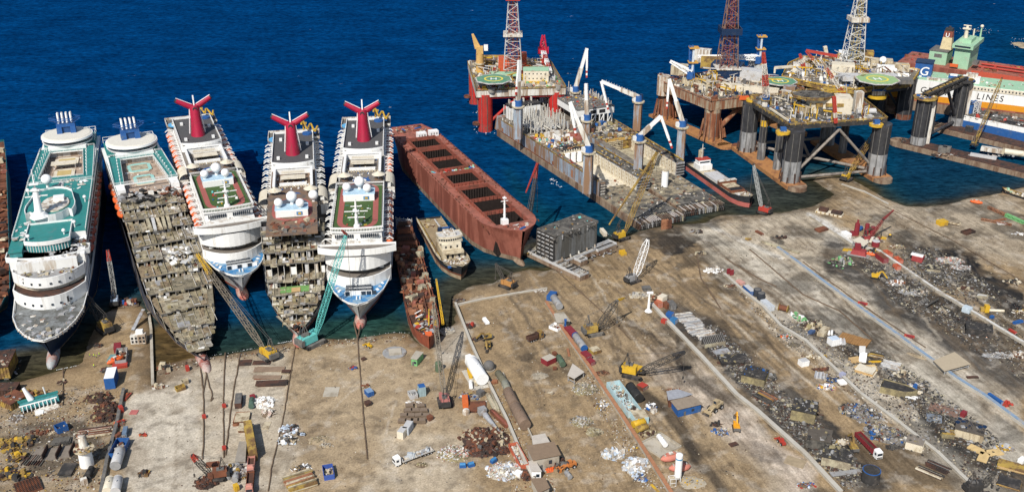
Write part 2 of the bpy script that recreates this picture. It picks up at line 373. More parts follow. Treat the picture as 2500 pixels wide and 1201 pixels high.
# haul tracks that run between the quay walls
for pts,wd,a in[([(1640,540),(1800,640),(1990,800),(2500,1190)],7,.6),([(1700,600),(1760,690),(1860,800),(1910,870),(1960,960)],9,.55),([(1600,600),(1700,720),(1830,850)],6,.5),([(1660,560),(1860,680),(2070,830),(2330,1010)],5,.6),([(1340,640),(1500,780),(1700,960)],4,.5),([(1400,660),(1560,800),(1640,880)],4,.45),([(1300,700),(1480,840)],5,.4),([(1240,800),(1290,960),(1400,1120),(1440,1210)],14,.3),([(1210,860),(1300,940),(1370,1080)],10,.35),([(2100,520),(2330,600),(2500,690)],6,.5),([(2060,640),(2200,720),(2420,900)],8,.4),([(720,1000),(690,1200)],8,.35),([(960,960),(800,1010),(700,1100)],18,.2),([(430,1030),(420,1200)],5,.5),([(470,880),(470,960)],4,.4)]:
 lay(stroke(pts,wd,4,1.2),(.14,.105,.07),a)
lay(np.clip((n_mid-.54)*6,0,1),(.17,.125,.08),.42);n3=fbm(X*.045+20,Y*.045);lay(np.clip((n3-.56)*9,0,1)*(PX>1650),SOOTC,.55);lay(np.clip((fbm(X*.3+60,Y*.3)-.6)*10,0,1),(.1,.08,.06),.4)
lay(np.clip((fbm(X*.2+9,Y*.2)-.6)*8,0,1),(.52,.48,.42),.3)
lum=.82+.36*fbm(X*.5,Y*.5,3)
col=np.clip(col*lum[...,None],0,1)
def grid_mesh(name,gx,gy,Z):
 ny,nx=Z.shape;XX,YY=np.meshgrid(gx,gy)
 me=bpy.data.meshes.new(name)
 vs=np.stack([XX.ravel(),YY.ravel(),Z.ravel()],1)
 i=np.arange(ny*nx).reshape(ny,nx)
 q=np.stack([i[:-1,:-1],i[:-1,1:],i[1:,1:],i[1:,:-1]],-1).reshape(-1,4)
 me.vertices.add(len(vs));me.vertices.foreach_set('co',vs.ravel())
 me.loops.add(q.size);me.loops.foreach_set('vertex_index',q.ravel().astype(np.int32))
 me.polygons.add(len(q));me.polygons.foreach_set('loop_start',np.arange(0,q.size,4,dtype=np.int32));me.polygons.foreach_set('loop_total',np.full(len(q),4,np.int32))
 me.polygons.foreach_set('use_smooth',np.ones(len(q),bool))
 me.update(calc_edges=True);me.validate()
 return me
def color_attr(me,name,c,al=None):
 a=me.color_attributes.new(name,'FLOAT_COLOR','POINT')
 a.data.foreach_set('color',np.concatenate([c.reshape(-1,3),(np.ones((c.shape[0]*c.shape[1],1))if al is None else al.reshape(-1,1))],1).ravel().astype(np.float32))
gm=grid_mesh('yard_ground',gx,gy,Z);color_attr(gm,'soil',col,np.clip((PX-1150)/400,0,1))
go=bpy.data.objects.new('yard_ground',gm);COL.objects.link(go);go['kind']='structure'
m=bpy.data.materials.new('yard_soil');m.use_nodes=True;N=m.node_tree.nodes;L=m.node_tree.links;b=N['Principled BSDF']
b.inputs['Roughness'].default_value=.95;b.inputs['Specular IOR Level'].default_value=.15
at=N.new('ShaderNodeAttribute');at.attribute_name='soil'
tc=N.new('ShaderNodeTexCoord')
hd=head(G(1770,660),G(2340,1200))
m0=N.new('ShaderNodeMapping');m0.inputs['Rotation'].default_value=(0,0,-hd);L.new(tc.outputs['Object'],m0.inputs['Vector'])
mp=N.new('ShaderNodeMapping');mp.inputs['Scale'].default_value=(.05,.5,1)
L.new(m0.outputs['Vector'],mp.inputs['Vector'])
def noise(sc,det,src,rough=.6):
 n=N.new('ShaderNodeTexNoise');n.inputs['Scale'].default_value=sc;n.inputs['Detail'].default_value=det;n.inputs['Roughness'].default_value=rough
 L.new(src,n.inputs['Vector']);return n.outputs['Fac']
def ramp(fac,p0,p1,c0,c1):
 r=N.new('ShaderNodeValToRGB');e=r.color_ramp.elements;e[0].position,e[1].position=p0,p1
 e[0].color=(*c0,1);e[1].color=(*c1,1);L.new(fac,r.inputs['Fac']);return r.outputs['Color']
def mul(a,c,f=1.0):
 x=N.new('ShaderNodeMix');x.data_type='RGBA';x.blend_type='MULTIPLY';x.inputs['Factor'].default_value=f
 L.new(a,x.inputs['A']);L.new(c,x.inputs['B']);return x.outputs['Result']
c=mul(at.outputs['Color'],ramp(noise(1.0,6,mp.outputs['Vector']),.3,.7,(.66,.65,.64),(1.26,1.26,1.26)));L.new(at.outputs['Alpha'],c.node.inputs['Factor'])
c=mul(c,ramp(noise(1.6,6,tc.outputs['Object'],.75),.32,.68,(.62,.6,.58),(1.34,1.33,1.32)))
c=mul(c,ramp(noise(.14,4,tc.outputs['Object']),.3,.7,(.85,.84,.82),(1.13,1.13,1.12)))
L.new(c,b.inputs['Base Color'])
bp=N.new('ShaderNodeBump');bp.inputs['Strength'].default_value=.6;bp.inputs['Distance'].default_value=.25
L.new(noise(1.2,6,tc.outputs['Object'],.7),bp.inputs['Height']);L.new(bp.outputs['Normal'],b.inputs['Normal'])
gm.materials.append(m)
# -- the sea
wx=axis([(-6000,-700,500),(-700,-320,20),(-320,420,3),(420,900,20),(900,6000,500)]);wy=axis([(250,340,6),(340,760,3),(760,1300,18),(1300,12000,700)])
X,Y=np.meshgrid(wx,wy)
ins=inpoly(X,Y,LAND);D=segdist(X,Y,SH);sd=np.where(ins,-D,D)+(fbm(X*.05,Y*.05)-.5)*14
px_,py_=project(X,np.maximum(Y,1),np.zeros(X.shape))
shal=np.exp(-np.clip(sd,0,None)/7.5);mid=np.exp(-np.clip(sd,0,None)/np.where(px_>900,75.,42.))
east=np.clip((px_-1050)/500,0,1)*np.clip((py_-120)/220,0,1)*.55
# milky shallows round the rocks off the point
rk=np.maximum(np.exp(-np.hypot(px_-2385,(py_-80)*3.0)/60),np.exp(-np.hypot(px_-2500,(py_-115)*2.0)/90))
mid=np.clip(np.maximum(mid,east)+rk*.5,0,1)
deep=np.array((.0005,.029,.112));teal=np.array((.002,.036,.058));mud=np.array((.042,.038,.02))
wc=deep+(teal-deep)*np.clip(mid*1.1,0,1)[...,None];wc=wc+(mud-wc)*np.clip(shal*1.05,0,1)[...,None]
def murk(pts,soft,c,a):
 global wc
 d=segdist(px_,py_,pts+pts[:1]);k=np.clip(np.where(inpoly(px_,py_,pts),d,-d)/soft+.6+(fbm(X*.03,Y*.03)-.5),0,1)*a;wc=wc*(1-k[...,None])+np.array(c)*k[...,None]
for pts,soft,c,a in[([(30,860),(150,850),(230,830),(215,900),(40,940)],24,(.05,.043,.02),.8),([(376,800),(420,770),(490,850),(490,890),(376,930)],18,(.075,.052,.022),.9),([(500,800),(640,790),(720,800),(720,840),(500,880)],26,(.012,.03,.028),.8),([(780,780),(960,770),(1000,820),(780,840)],26,(.012,.04,.034),.8),([(1060,690),(1160,640),(1260,650),(1300,680),(1130,740),(1090,810)],26,(.03,.032,.024),.85),([(1690,480),(1850,440),(1990,440),(2040,470),(1960,515),(1740,530)],34,(.028,.031,.024),.85),([(2200,360),(2500,430),(2500,460),(2330,500),(2240,500),(2190,440)],40,(.004,.022,.05),.6),([(1240,420),(1400,560),(1300,640)],30,(.003,.035,.05),.5)]:murk(pts,soft,c,a)
wm=grid_mesh('sea_water',wx,wy,np.zeros(X.shape));color_attr(wm,'depth',wc)
wo=bpy.data.objects.new('sea_water',wm);COL.objects.link(wo);wo['kind']='structure'
m=bpy.data.materials.new('sea');m.use_nodes=True;N=m.node_tree.nodes;L=m.node_tree.links;b=N['Principled BSDF']
b.inputs['Roughness'].default_value=.3;b.inputs['Specular IOR Level'].default_value=0
at=N.new('ShaderNodeAttribute');at.attribute_name='depth';tc=N.new('ShaderNodeTexCoord')
mp=N.new('ShaderNodeMapping');mp.inputs['Rotation'].default_value=(0,0,R(-20));mp.inputs['Scale'].default_value=(.55,1.15,1);L.new(tc.outputs['Object'],mp.inputs['Vector'])
c=mul(at.outputs['Color'],ramp(noise(.3,6,mp.outputs['Vector'],.7),.33,.68,(.36,.36,.4),(2.1,1.95,1.75)))  # light and dark of the ripples painted into the water colour
c=mul(c,ramp(noise(.02,3,tc.outputs['Object']),.3,.7,(.8,.8,.82),(1.2,1.2,1.2)))
m2=N.new('ShaderNodeMapping');m2.inputs['Rotation'].default_value=(0,0,R(-14));m2.inputs['Scale'].default_value=(.3,1.3,1);L.new(tc.outputs['Object'],m2.inputs['Vector']);c=mul(c,ramp(noise(.07,5,m2.outputs['Vector'],.6),.33,.68,(.7,.72,.74),(1.3,1.26,1.22)))  # broad swell shading painted into the colour as well
cap=ramp(noise(.11,7,mp.outputs['Vector'],.62),.715,.75,(0,0,0),(1,1,1))
mx=N.new('ShaderNodeMix');mx.data_type='RGBA';L.new(cap,mx.inputs['Factor']);L.new(c,mx.inputs['A']);mx.inputs['B'].default_value=(.6,.66,.7,1)
L.new(mx.outputs['Result'],b.inputs['Base Color'])
bp=N.new('ShaderNodeBump');bp.inputs['Strength'].default_value=.55;bp.inputs['Distance'].default_value=1.2
L.new(noise(.22,6,mp.outputs['Vector'],.65),bp.inputs['Height']);L.new(bp.outputs['Normal'],b.inputs['Normal'])
wm.materials.append(m)
# -- hull builder: stations run from the bow tip (x = 0) aft (x < 0)
def interp(st,x,k):
 for a,b in zip(st[:-1],st[1:]):
  if a[0]>=x>=b[0]:
   f=(a[0]-x)/max(1e-6,a[0]-b[0]);return a[k]+(b[k]-a[k])*f
 return st[0][k]if x>st[0][0]else st[-1][k]
def hull(mb,st,bands,deck=None,bul=1.0,flare=1.6,zb=-3.0,capm=None):
 """st: (x deck, half breadth deck, z deck, x waterline, half breadth waterline); bands: (z top or None, material)"""
 def pt(s,z,side):
  t=max(0,min(1,(z-zb)/(s[2]-zb)))
  return(s[3]+(s[0]-s[3])*t**1.2,side*(s[4]+(s[1]-s[4])*t**flare),z)
 zs=[zb]
 for zt,m in bands:zs.append(zt)
 for k,(zt,m)in enumerate(bands):
  z0=zs[k];sub=3
  for side in(1,-1):
   rows=[]
   for j in range(sub+1):
    row=[]
    for s in st:
     a=min(z0,s[2]);b=s[2]if zt is None else min(zt,s[2])
     row.append(pt(s,a+(b-a)*j/sub,side))
    rows.append(row)
   n=len(st);vs=[p for r in rows for p in r];fs=[]
   for j in range(sub):
    for i in range(n-1):
     f=(j*n+i,j*n+i+1,(j+1)*n+i+1,(j+1)*n+i)
     fs.append(f if side<0 else f[::-1])
   mb.add(vs,fs,m,True)
 s=st[-1];last=bands[-1][1]
 for k,(zt,m)in enumerate(bands):
  a=min(zs[k],s[2]);b=s[2]if zt is None else min(zt,s[2])
  mb.add([pt(s,a,1),pt(s,a,-1),pt(s,b,-1),pt(s,b,1)],[(0,1,2,3)],m)
 if deck is not None:
  e=.3;cm=capm or last;I=[];O=[]
  for s in st:
   h=max(.02,s[1]-e);I.append((s[0]-(e*2 if s is st[0]else 0)+(e if s is st[-1]else 0),h,s[2]));O.append((s[0],s[1],s[2]))
  for a,b,c,d in zip(O[:-1],O[1:],I[:-1],I[1:]):
   for sg in(1,-1):
    f=lambda p,dz=0:(p[0],p[1]*sg,p[2]-dz)
    q=[f(a),f(b),f(d),f(c)];mb.add(q,[(0,1,2,3)if sg<0 else(3,2,1,0)],cm)
    q=[f(c),f(d),f(d,bul),f(c,bul)];mb.add(q,[(0,1,2,3)],cm)
   mb.add([(c[0],c[1],c[2]-bul),(d[0],d[1],d[2]-bul),(d[0],-d[1],d[2]-bul),(c[0],-c[1],c[2]-bul)],[(0,1,2,3)],deck)
def ship_root(name,label,cat,bow,hb,stern,hs,group=None):
 """bow and stern given as photo pixels and their heights; x runs towards the bow, whose tip is the origin"""
 p=P(*bow,hb);q=P(*stern,hs);L=math.hypot(p.x-q.x,p.y-q.y)
 return T(name,label,cat,(p.x,p.y,0),head(q,p),group),L
def front(xf,hw,curve,xb,n=12,hb=None):
 """plan outline with a bowed front towards the bow"""
 pts=[(xf-curve*abs(t)**2.2,hw*t)for t in[-1+2*i/n for i in range(n+1)]]
 hb=hb or hw
 return pts+[(xb,hb),(xb,-hb)]
def tier(mb,xf,hw,curve,xb,z0,z1,mat,top,rim=0,hb=None):
 o=front(xf,hw,curve,xb,hb=hb);mb.prism(o,z0,z1,mat,top)
 if rim:mb.ring(o,front(xf-.5,hw-.35,curve,xb+.3,hb=(hb or hw)-.35),z1-.02,z1+rim,mat)
def stn(L,B,zb,zm,za,rake,full=.17,zlow=None,aft=.93):
 """cruise hull stations"""
 b=B/2;r=[]
 for f,k,kw in((0,.02,0),(.012,.3,.02),(.03,.52,.1),(.06,.74,.26),(.1,.9,.48),(full,.99,.75),(.27,1,.95),(.4,1,1),(.85,1,.97),(1,aft,.75)):
  x=-f*L;z=zb+(zm-zb)*min(1,f/.1)if f<.5 else za
  r.append((x,max(.1,b*k),z,-rake-f*(L-rake),max(.05,b*kw)))
 return r
def cutdown(st,zf,lim,fl=1.9):
 r=[]
 for a,b,c,d,e in st:
  z=min(c,zf(-a))if-a<lim else c;t=(z+3)/(c+3);r.append((d+(a-d)*t**1.2,e+(b-e)*t**fl,z,d,e))
 return r
def boats(root,mb,spots,rz=0,davit=True):
 """lifeboats slung in davits along a ship's side: each boat a part, its davit a sub-part"""
 me=mb
 for i,(x,y,z)in enumerate(spots):
  o=bpy.data.objects.new('lifeboat',me.data);COL.objects.link(o);o.parent=root;o.location=(x,y,z)
  if davit:
   d=bpy.data.objects.new('davit',DAVIT[1 if y>0 else 0].data);COL.objects.link(d);d.parent=o
def davits(root,spots):
 for x,y,z in spots:
  d=bpy.data.objects.new('davit',DAVIT[1 if y>0 else 0].data);COL.objects.link(d);d.parent=root;d.location=(x,y,z)
def lifeboat_mesh(mat,L=10,B=4.1):
 m=MB();secs=[]
 for f in(-1,-.92,-.7,-.3,.3,.7,.92,1):
  k=max(.06,(1-abs(f)**3.2));secs.append([(f*L/2,math.cos(a)*B/2*k,(math.sin(a)*(1.5 if math.sin(a)>0 else 1.25))*(k**.5))for a in[2*PI*i/12 for i in range(12)]])
 m.loft(secs,mat);m.bx(-L*.2,L*.2,-B*.2,B*.2,1.2,1.75,mat);m.bx(-L*.1,L*.1,-B*.22,B*.22,1.75,1.9,OFFW)
 for x in(-L*.3,L*.3):m.bx(x-.25,x+.25,-B*.15,B*.15,1.15,1.7,OFFW)
 return m
def hidden(mesh_builder,name):
 """keep mesh data without linking an object for it"""
 o=mesh_builder.build(name);COL.objects.unlink(o);return o
BOAT_ORANGE=hidden(lifeboat_mesh(ORANGE),'lifeboat');BOAT_SHADED=hidden(lifeboat_mesh(M('shaded_boat_orange',(.36,.085,.05),.6,.1)),'lifeboat')  # second boat is the orange one with shade painted into its colour
DAVIT=[]
for sg in(-1,1):
 m=MB()
 for x in(-3.2,3.2):
  m.bar((x,-2.6*sg,2.8),(x,.6*sg,2.9),.55,WHITE,.5);m.bar((x,.6*sg,2.9),(x,2.1*sg,1.7),.45,WHITE,.45);m.bar((x,-2.6*sg,-1.5),(x,-2.6*sg,2.9),.5,WHITE,.5);m.bar((x,-2.4*sg,.8),(x,.3*sg,2.8),.3,WHITE)
 m.bar((-3.2,-2.6*sg,2.6),(3.2,-2.6*sg,2.6),.35,WHITE)
 DAVIT.append(hidden(m,'davit'))
HULLW=M('white_ship_side',(.72,.72,.7),.5,.06,.2,(.45,.38,.3),.42,.2,True)
WRECK=[OLIVE,KHAKI,GREYM,GREYD,OFFW,BUFF,RUSTD,KHAKI,OLIVE,STEEL]
RUBBLE=[OFFW,GREYM,GREYD,KHAKI,BUFF,STEEL,RUST,OLIVE,WHITE,BURNT,BLACK,OLIVE]
FLOORS=[M('torn_floor_%d'%i,c,.9,.22,.5,d,.5,.5)for i,(c,d)in enumerate([((.31,.27,.18),(.14,.12,.085)),((.38,.34,.25),(.2,.165,.115)),((.25,.215,.15),(.1,.09,.065)),((.34,.32,.27),(.16,.14,.11)),((.29,.225,.14),(.12,.09,.06))])]
def ruin(root,steps,hw,floors=FLOORS,dens=1.0,extra=None,wallmats=None,rubble=RUBBLE):
 """cut-open cabin decks stepping down to the bow. steps: (x front, z floor) from the bow aft"""
 wm=wallmats or[OFFW,KHAKI,GREYM,BUFF,OFFW,WHITE,STEEL,OLIVE]
 for k,(xf,z)in enumerate(steps[:-1]):
  xb,zn=steps[k+1];mb=MB();n=10
  # floor plate with ragged lip
  ys=[-1+2*i/n for i in range(n+1)]
  fr=[(xf+U(-.9,.9),hw(xf)*t)for t in ys];bk=[(xb-6,hw(xb-6)*t)for t in ys]
  for i in range(n):
   a,b=fr[i],fr[i+1];c,d=bk[i+1],bk[i];m=random.choice(floors);zz=z+U(-.12,.12)
   mb.prism([a,b,c,d],zz-.5,zz,GREYD,m)
   # patches of other flooring
  for _ in range(int(5*dens)):
   x=U(xb,xf);y=U(-.9,.9)*hw(x);mb.box((x,y,z+.05),(U(2,min(7,max(2.1,xf-xb))),U(2,6),.1+U(0,.05)),random.choice(floors+[KHAKI,GREYM]),U(-.1,.1))
  h=max(1.5,zn-z)
  # ordered cabin cells in the open face behind this floor
  w=hw(xb);st_=U(2.6,3.1);y=-w+.3
  while y<w-1.2:
   ye=min(w,y+st_);mb.bx(xb-5,xb+U(-.3,.5),y,y+.18,z,z+h-U(.5,.9),random.choice(wm));r_=random.random()
   if r_<.55:q=y+.2 if random.random()<.5 else ye-1.5;mb.bx(xb-2.2,xb-U(.1,.9),q,min(w,q+1.4),z,z+h*U(.62,.82),random.choice([OFFW,KHAKI,OFFW,GREYL,BUFF]))
   elif r_<.68:mb.bx(xb-.7,xb-.5,y+.2,ye,z,z+h*U(.5,.85),random.choice(wm))
   if random.random()<.75:mb.bx(xb,xf-U(.2,1.5),y,y+.16,z,z+U(.25,.9 if k>2 else.5),random.choice([OFFW,KHAKI,GREYL,BUFF,OLIVE]))
   if random.random()<.45:x=U(xb+1,max(xb+1.2,xf-1));mb.bx(x,x+.15,y,ye,z,z+U(.25,1.0),random.choice([OFFW,KHAKI,GREYL,BUFF]))
   if random.random()<.3 and xf-xb>4:x=U(xb+.5,xf-2.4);mb.bx(x,x+1.6,y+.3,min(ye,y+1.8),z,z+U(.4,1.6),random.choice([OFFW,KHAKI,GREYM,OLIVE]))
   y+=st_
  mb.bx(xb-6.2,xb-5.2,-w+.2,w-.2,z-.3,z+h-.5,DARK)  # near-black backing paints the shade inside the cabins
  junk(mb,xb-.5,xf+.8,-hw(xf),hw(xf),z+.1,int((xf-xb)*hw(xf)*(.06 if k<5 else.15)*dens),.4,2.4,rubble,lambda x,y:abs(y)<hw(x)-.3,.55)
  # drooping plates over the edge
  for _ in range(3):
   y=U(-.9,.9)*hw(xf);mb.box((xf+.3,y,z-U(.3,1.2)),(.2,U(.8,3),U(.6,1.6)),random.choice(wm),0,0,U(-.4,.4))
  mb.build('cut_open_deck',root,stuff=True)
  # -- the ships with the winged red funnels
def wing_funnel(root,x,z,s=1.0):
 m=MB();secs=[]
 for f,a,b,dx in((0,5.0,4.0,0),(.25,4.2,3.4,-.6),(.6,3.4,2.9,-1.4),(.9,3.1,2.8,-2.0),(1,2.6,2.6,-2.2)):
  secs.append([(x+dx*s+math.cos(t)*a*s,math.sin(t)*b*s,z+f*17.5*s)for t in[2*PI*i/20 for i in range(20)]])
 m.loft(secs,RED)
 top=Vector((x-2.2*s,0,z+16*s))
 m.cyl(top+Vector((2.0,0,-.3)),top+Vector((3.2,0,-.2)),1.25*s,1.25*s,BLACK,14)
 f=m.build('funnel',root)
 for sg in(1,-1):
  w_=MB();a=top+Vector((-.3,1.2*sg*s,.2));b=top+Vector((-1.2,10.2*sg*s,5.2*s))
  w_.cyl(a,a.lerp(b,.93),1.75*s,1.35*s,RED,14);w_.cyl(a.lerp(b,.93),b,1.36*s,1.2*s,BLACK,14,capmat=DARK)
  w_.bar(a+Vector((-.2,0,1.75*s)),a.lerp(b,.93)+Vector((-.2,0,1.35*s)),.9,CLEANW,.5)
  w_.build('funnel_wing',f)
 w_=MB();w_.bar(top+Vector((0,0,1)),top+Vector((-.6,0,7.2*s)),.7,CLEANW,1.0)
 for sg in(1,-1):w_.bar(Vector((x-1.5,sg*4.45*s,z+1)),top+Vector((.5,sg*2.75*s,0)),.5,CLEANW)
 w_.build('funnel_fin',f)
 return f
def pool_area(root,x0,x1,z,tops):
 """open lido with a white horseshoe bar, cream canopies, parasols and a splash pool"""
 m=MB();L=x0-x1;cx=(x0+x1)/2+1
 for y in(-9.4,9.4):m.bx(x1+4,x0-14,y-.5,y+.5,z,z+3.2,WHITE);
 m.bx(x1+4,x1+5,-10,10,z,z+3.2,WHITE);m.bx(x1+3.8,x0-14,9.0,10.3,z+3.2,z+3.5,WHITE);m.bx(x1+3.8,x0-14,-10.3,-9.0,z+3.2,z+3.5,WHITE);m.bx(x1+3.7,x1+5.4,-10.3,10.3,z+3.25,z+3.55,WHITE)
 m.bx(x1+8,x1+11,-6,6,z+2.6,z+3,CREAM);m.bx(x1+14,x1+19.5,-6.4,6.4,z+2.4,z+2.8,CREAM)
 m.bx(x1+14,x1+14.4,-6.2,6.2,z,z+2.5,GREYD);m.bx(x1+21,x1+23.5,-7,7,z,z+1.2,WHITE)
 for i in range(14):
  y=-9+i*1.4;m.bx(x1+24.5,x1+25.5,y,y+.8,z,z+.7,BUFF)
 for i in range(40):
  x,y=U(x1+6,x0-6),U(-9,9);m.bx(x,x+1.6,y,y+.6,z,z+.4,random.choice([WHITE,BLUEP,CREAM,GREYM]))
 m.build('lido_bar',root,stuff=True)
 m=MB();m.cyl((x0-7,0,z),(x0-7,0,z+.6),4.6,4.6,BLUEP,18);m.cyl((x0-7,0,z+.6),(x0-7,0,z+.75),2.6,2.6,WHITE,14);m.cyl((x0-7,0,z+.75),(x0-7,0,z+1.3),1,.4,PALEGREEN,10)
 m.build('splash_pool',root)
 for y in(-9,9):
  m=MB();m.cyl((x0-9,y,z),(x0-9,y,z+3.4),.3,.3,WHITE,8);m.cyl((x0-9,y,z+3.2),(x0-9,y,z+4.9),3.6,.2,CREAM,14);m.cyl((x0-9,y,z),(x0-9,y,z+1.1),2.2,2.2,TEAK,12);m.build('parasol',root)
def fun_ship(label,bow,stern,lb,rb,wreck=False,crop=None):
 root,L=ship_root('cruise_ship',label,'cruise ship',bow,15.2,stern,34,'winged funnel cruise ships run ashore')
 k=L/214.0;X=lambda v:-v*k
 B=31.0
 # hull
 m=MB();st=stn(L,B,15.2,16.5,20,12)
 if wreck:st=cutdown(st,lambda a:6.5+a*.16,70)
 hull(m,st,[(1.2,SCUM),(2.2,REDP),(None,HULLW)],None if wreck else BLUED,1.1,1.9,capm=WHITE)
 h=m.build('hull',root)
 for sg in(1,-1):
  mw=MB();y=sg*(B/2+.03)
  for zz in(9.5,12.5,15.4):
   x=-60.0
   while x>-L+8:mw.bx(x,x-1.1,y-.06*sg,y+.05*sg,zz,zz+.9,GLASSD);x-=2.6
  mw.build('porthole',h)
 m=MB();m.loft([[(X(14-f*11),math.cos(a)*2.7*r,-.2+math.sin(a)*2.7*r+f)for a in[2*PI*i/14 for i in range(14)]]for f,r in((-.6,.9),(0,1.05),(.35,1),(.65,.8),(.85,.5),(.95,.15))],M('faded_bulb',(.42,.13,.1),.7,.2,.5,(.5,.38,.32),.5))
 m.build('bulbous_bow',h)
 z3=37.5
 dk=TEAK if wreck else GREYTEAK
 # superstructure sides above the boats
 m=MB();xs=X(96)if wreck else X(27)
 m.bx(X(206),xs,-11.6,11.6,16,33.6,HULLW);m.bx(X(206),xs,-15.3,15.3,19.2,20,GREYTEAK)
 m.bx(X(208),X(92)if not wreck else X(98),-11.9,11.9,31.4,34,WHITE);m.bx(X(207.5),X(92.5)if not wreck else X(98.5),-11.6,11.6,34,34.15,dk)
 for sg in(1,-1):
  for zz in(21.6,24.8,28.0):
   x=xs-3
   while x>X(200):m.bx(x,x-1.5,sg*11.58,sg*11.66,zz,zz+1.3,GLASSD);x-=2.7
  x=X(100)
  while x>X(204):m.bx(x,x-1.6,sg*11.88,sg*11.96,32,33.2,GLASSD);x-=2.7
  m.bx(X(205),xs,sg*11.6,sg*15.2,27.0,27.3,GREYL)if not wreck else None
 m.build('superstructure',root)
 # bows: curved white fronts, bridge and observation block
 if not wreck:
  m=MB();tier(m,X(16),14.9,10,X(40),14,19.3,WHITE,GREYTEAK,1.0);tier(m,X(25),14.4,8,X(40),19.4,22.2,OFFW,GREYTEAK)
  for y in(-9,-3,3.2,9):m.bx(X(25)-abs(y)*.35+.3,X(27),y-.6,y+.6,19.4,21.6,GLASSD)
  tier(m,X(20),15.2,9,X(60),22.2,29,WHITE,GREYTEAK);m.build('forward_house',root)
  m=MB();tier(m,X(20.5),14.6,8,X(40),29,29.9,GLASSD,GREYTEAK)
  tier(m,X(19.5),17.9,4,X(27),29.9,31.9,WHITE,GREYTEAK,1.0);m.build('bridge',root)
  m=MB();tier(m,X(29.5),11.4,1.6,X(95),29.9,z3,WHITE,GREYTEAK)
  for sg in(1,-1):
   for i in range(9):m.bx(X(29.2)-.5,X(29.2)+.22,sg*(1.6+i*.98),sg*(2.2+i*.98),34.6,36.3,GLASSD)if True else 0
   m.bx(X(29.2)-.5,X(29.2)+.5,sg*3.6,sg*4.8,30.9,33,GLASSD)
   x=X(34)
   while x>X(93):m.bx(x,x-1.6,sg*11.38,sg*11.46,34.6,36.2,GLASSD);x-=2.6
  m.bx(X(29)-.4,X(29)+.5,-.3,.3,31,34,GREYM);m.build('observation_block',root)
  # windscreen round the sports deck
  m=MB();o=front(X(29),12.2,1.2,X(88));m.ring(o,front(X(29.6),11.9,1.2,X(88)),z3+1.6,z3+2.2,WHITE);m.ring(o,front(X(29.6),11.9,1.2,X(88)),z3-.3,z3+.3,WHITE)
  for i in range(34):
   y=-11.6+i*.703;m.bx(X(29)-abs(y/12.2)**2.2*1.2-.35,X(29)-abs(y/12.2)**2.2*1.2-.05,y-.12,y+.12,z3+.3,z3+1.6,WHITE)
  x=X(32)
  while x>X(88):
   for sg in(1,-1):m.bx(x,x-.3,sg*11.9,sg*12.15,z3+.3,z3+1.6,WHITE)
   x-=1.6
  m.build('windscreen',root)
  fw=X(31)
 else:
  fw=X(46)
  # sports deck
 m=MB()
 def oval(hw,xa,xb,r):
  pts=[]
  for cx,s0 in((xa-r,-1),(xb+r,1)):
   for i in range(9):
    t=-PI/2+PI*i/8;pts.append((cx+(r*math.cos(t)if s0<0 else-r*math.cos(t)),(hw-0)*(math.sin(t)if s0<0 else-math.sin(t))))
  return pts
 xd=X(92)
 if not wreck:
  m.bx(X(90),fw+.5,-11.2,11.2,z3,z3+.06,TURF);m.build('turf',root);m=MB()
  m.ring(oval(9.6,fw-1,xd,9.5),oval(7,fw-3.6,xd+2.6,7),z3+.06,z3+.14,TRACK)
  m.prism(oval(12.2,X(70),xd-3,11),z3-.5,z3+.02,WHITE,GREYTEAK);m.build('running_track',root)
  m=MB();junk(m,X(62),fw-4,-6,6,z3+.1,26,.6,1.7,[WHITE,BLUEP,WHITE,YEL,REDP,GREENP,TURQ],None,.8);m.build('minigolf_course',root,stuff=True)
 else:
  m.bx(X(98),X(46),-11.8,11.8,z3-.7,z3,dk);m.prism(oval(12.2,X(70),xd-3,11),z3-.5,z3+.02,WHITE,dk)
  m.ring(oval(9.6,X(62),xd,9.5),oval(7.2,X(64),xd+2.6,7),z3+.03,z3+.1,TRACK)
  junk(m,X(62),X(47),-11,11,z3+.05,40,.6,4,[TEAK,RUST,GREYD,OXDECK,BUFF]);m.build('sports_deck',root,stuff=True)
  # radomes on a blue and white house
 m=MB();m.prism(oval(7.4,X(67),xd+1.5,7),z3+.1,z3+.5,GREYD,M('slate_deck',(.09,.1,.12),.6));m.bx(X(73),X(67),-7.6,7.6,z3+.1,z3+3.2,WHITE)
 m.bx(X(76),X(68),-7.9,7.9,z3+3.2,z3+3.5,M('pale_blue',(.4,.55,.66),.6));m.bx(X(66.9),X(66.75),2.2,5,z3+.9,z3+2.6,BLUED);m.bx(X(66.75),X(66.65),3,4.4,z3+1.3,z3+2.2,YEL)
 hs=m.build('radar_house',root)
 for x,y,r,hh in((75,0.3,2.6,2.2),(72,-6.0,2.1,1.0),(70,4.2,2.1,.9))if True else():
  q=MB();q.dome((X(x),y,z3+3.5+hh+r*.7),r,CLEANW);q.cyl((X(x),y,z3+3.4),(X(x),y,z3+3.6+hh),.9,.8,WHITE,10);q.build('radome',hs)
 if not wreck:
  q=MB();x=X(35);q.cyl((x,0,z3),(x,0,z3+14),1.0,.35,WHITE,10);q.dome((x,0,z3+.4),1.6,WHITE)
  for zz,ww in((5,4),(8,5.4),(10.5,2.4)):q.bar((x,-ww,z3+zz),(x,ww,z3+zz),.35,WHITE);q.bar((x,0,z3+zz),(x+2,0,z3+zz),.35,WHITE)
  q.bx(x-.3,x+1.6,-1.4,1.4,z3+8.3,z3+8.7,WHITE);q.build('mast',root)
 else:
  q=MB();q.dome((X(86),10.4,z3+3.4),2.4,CLEANW);q.cyl((X(86),10.4,z3),(X(86),10.4,z3+2),.8,.8,WHITE,10);q.build('radome',root)
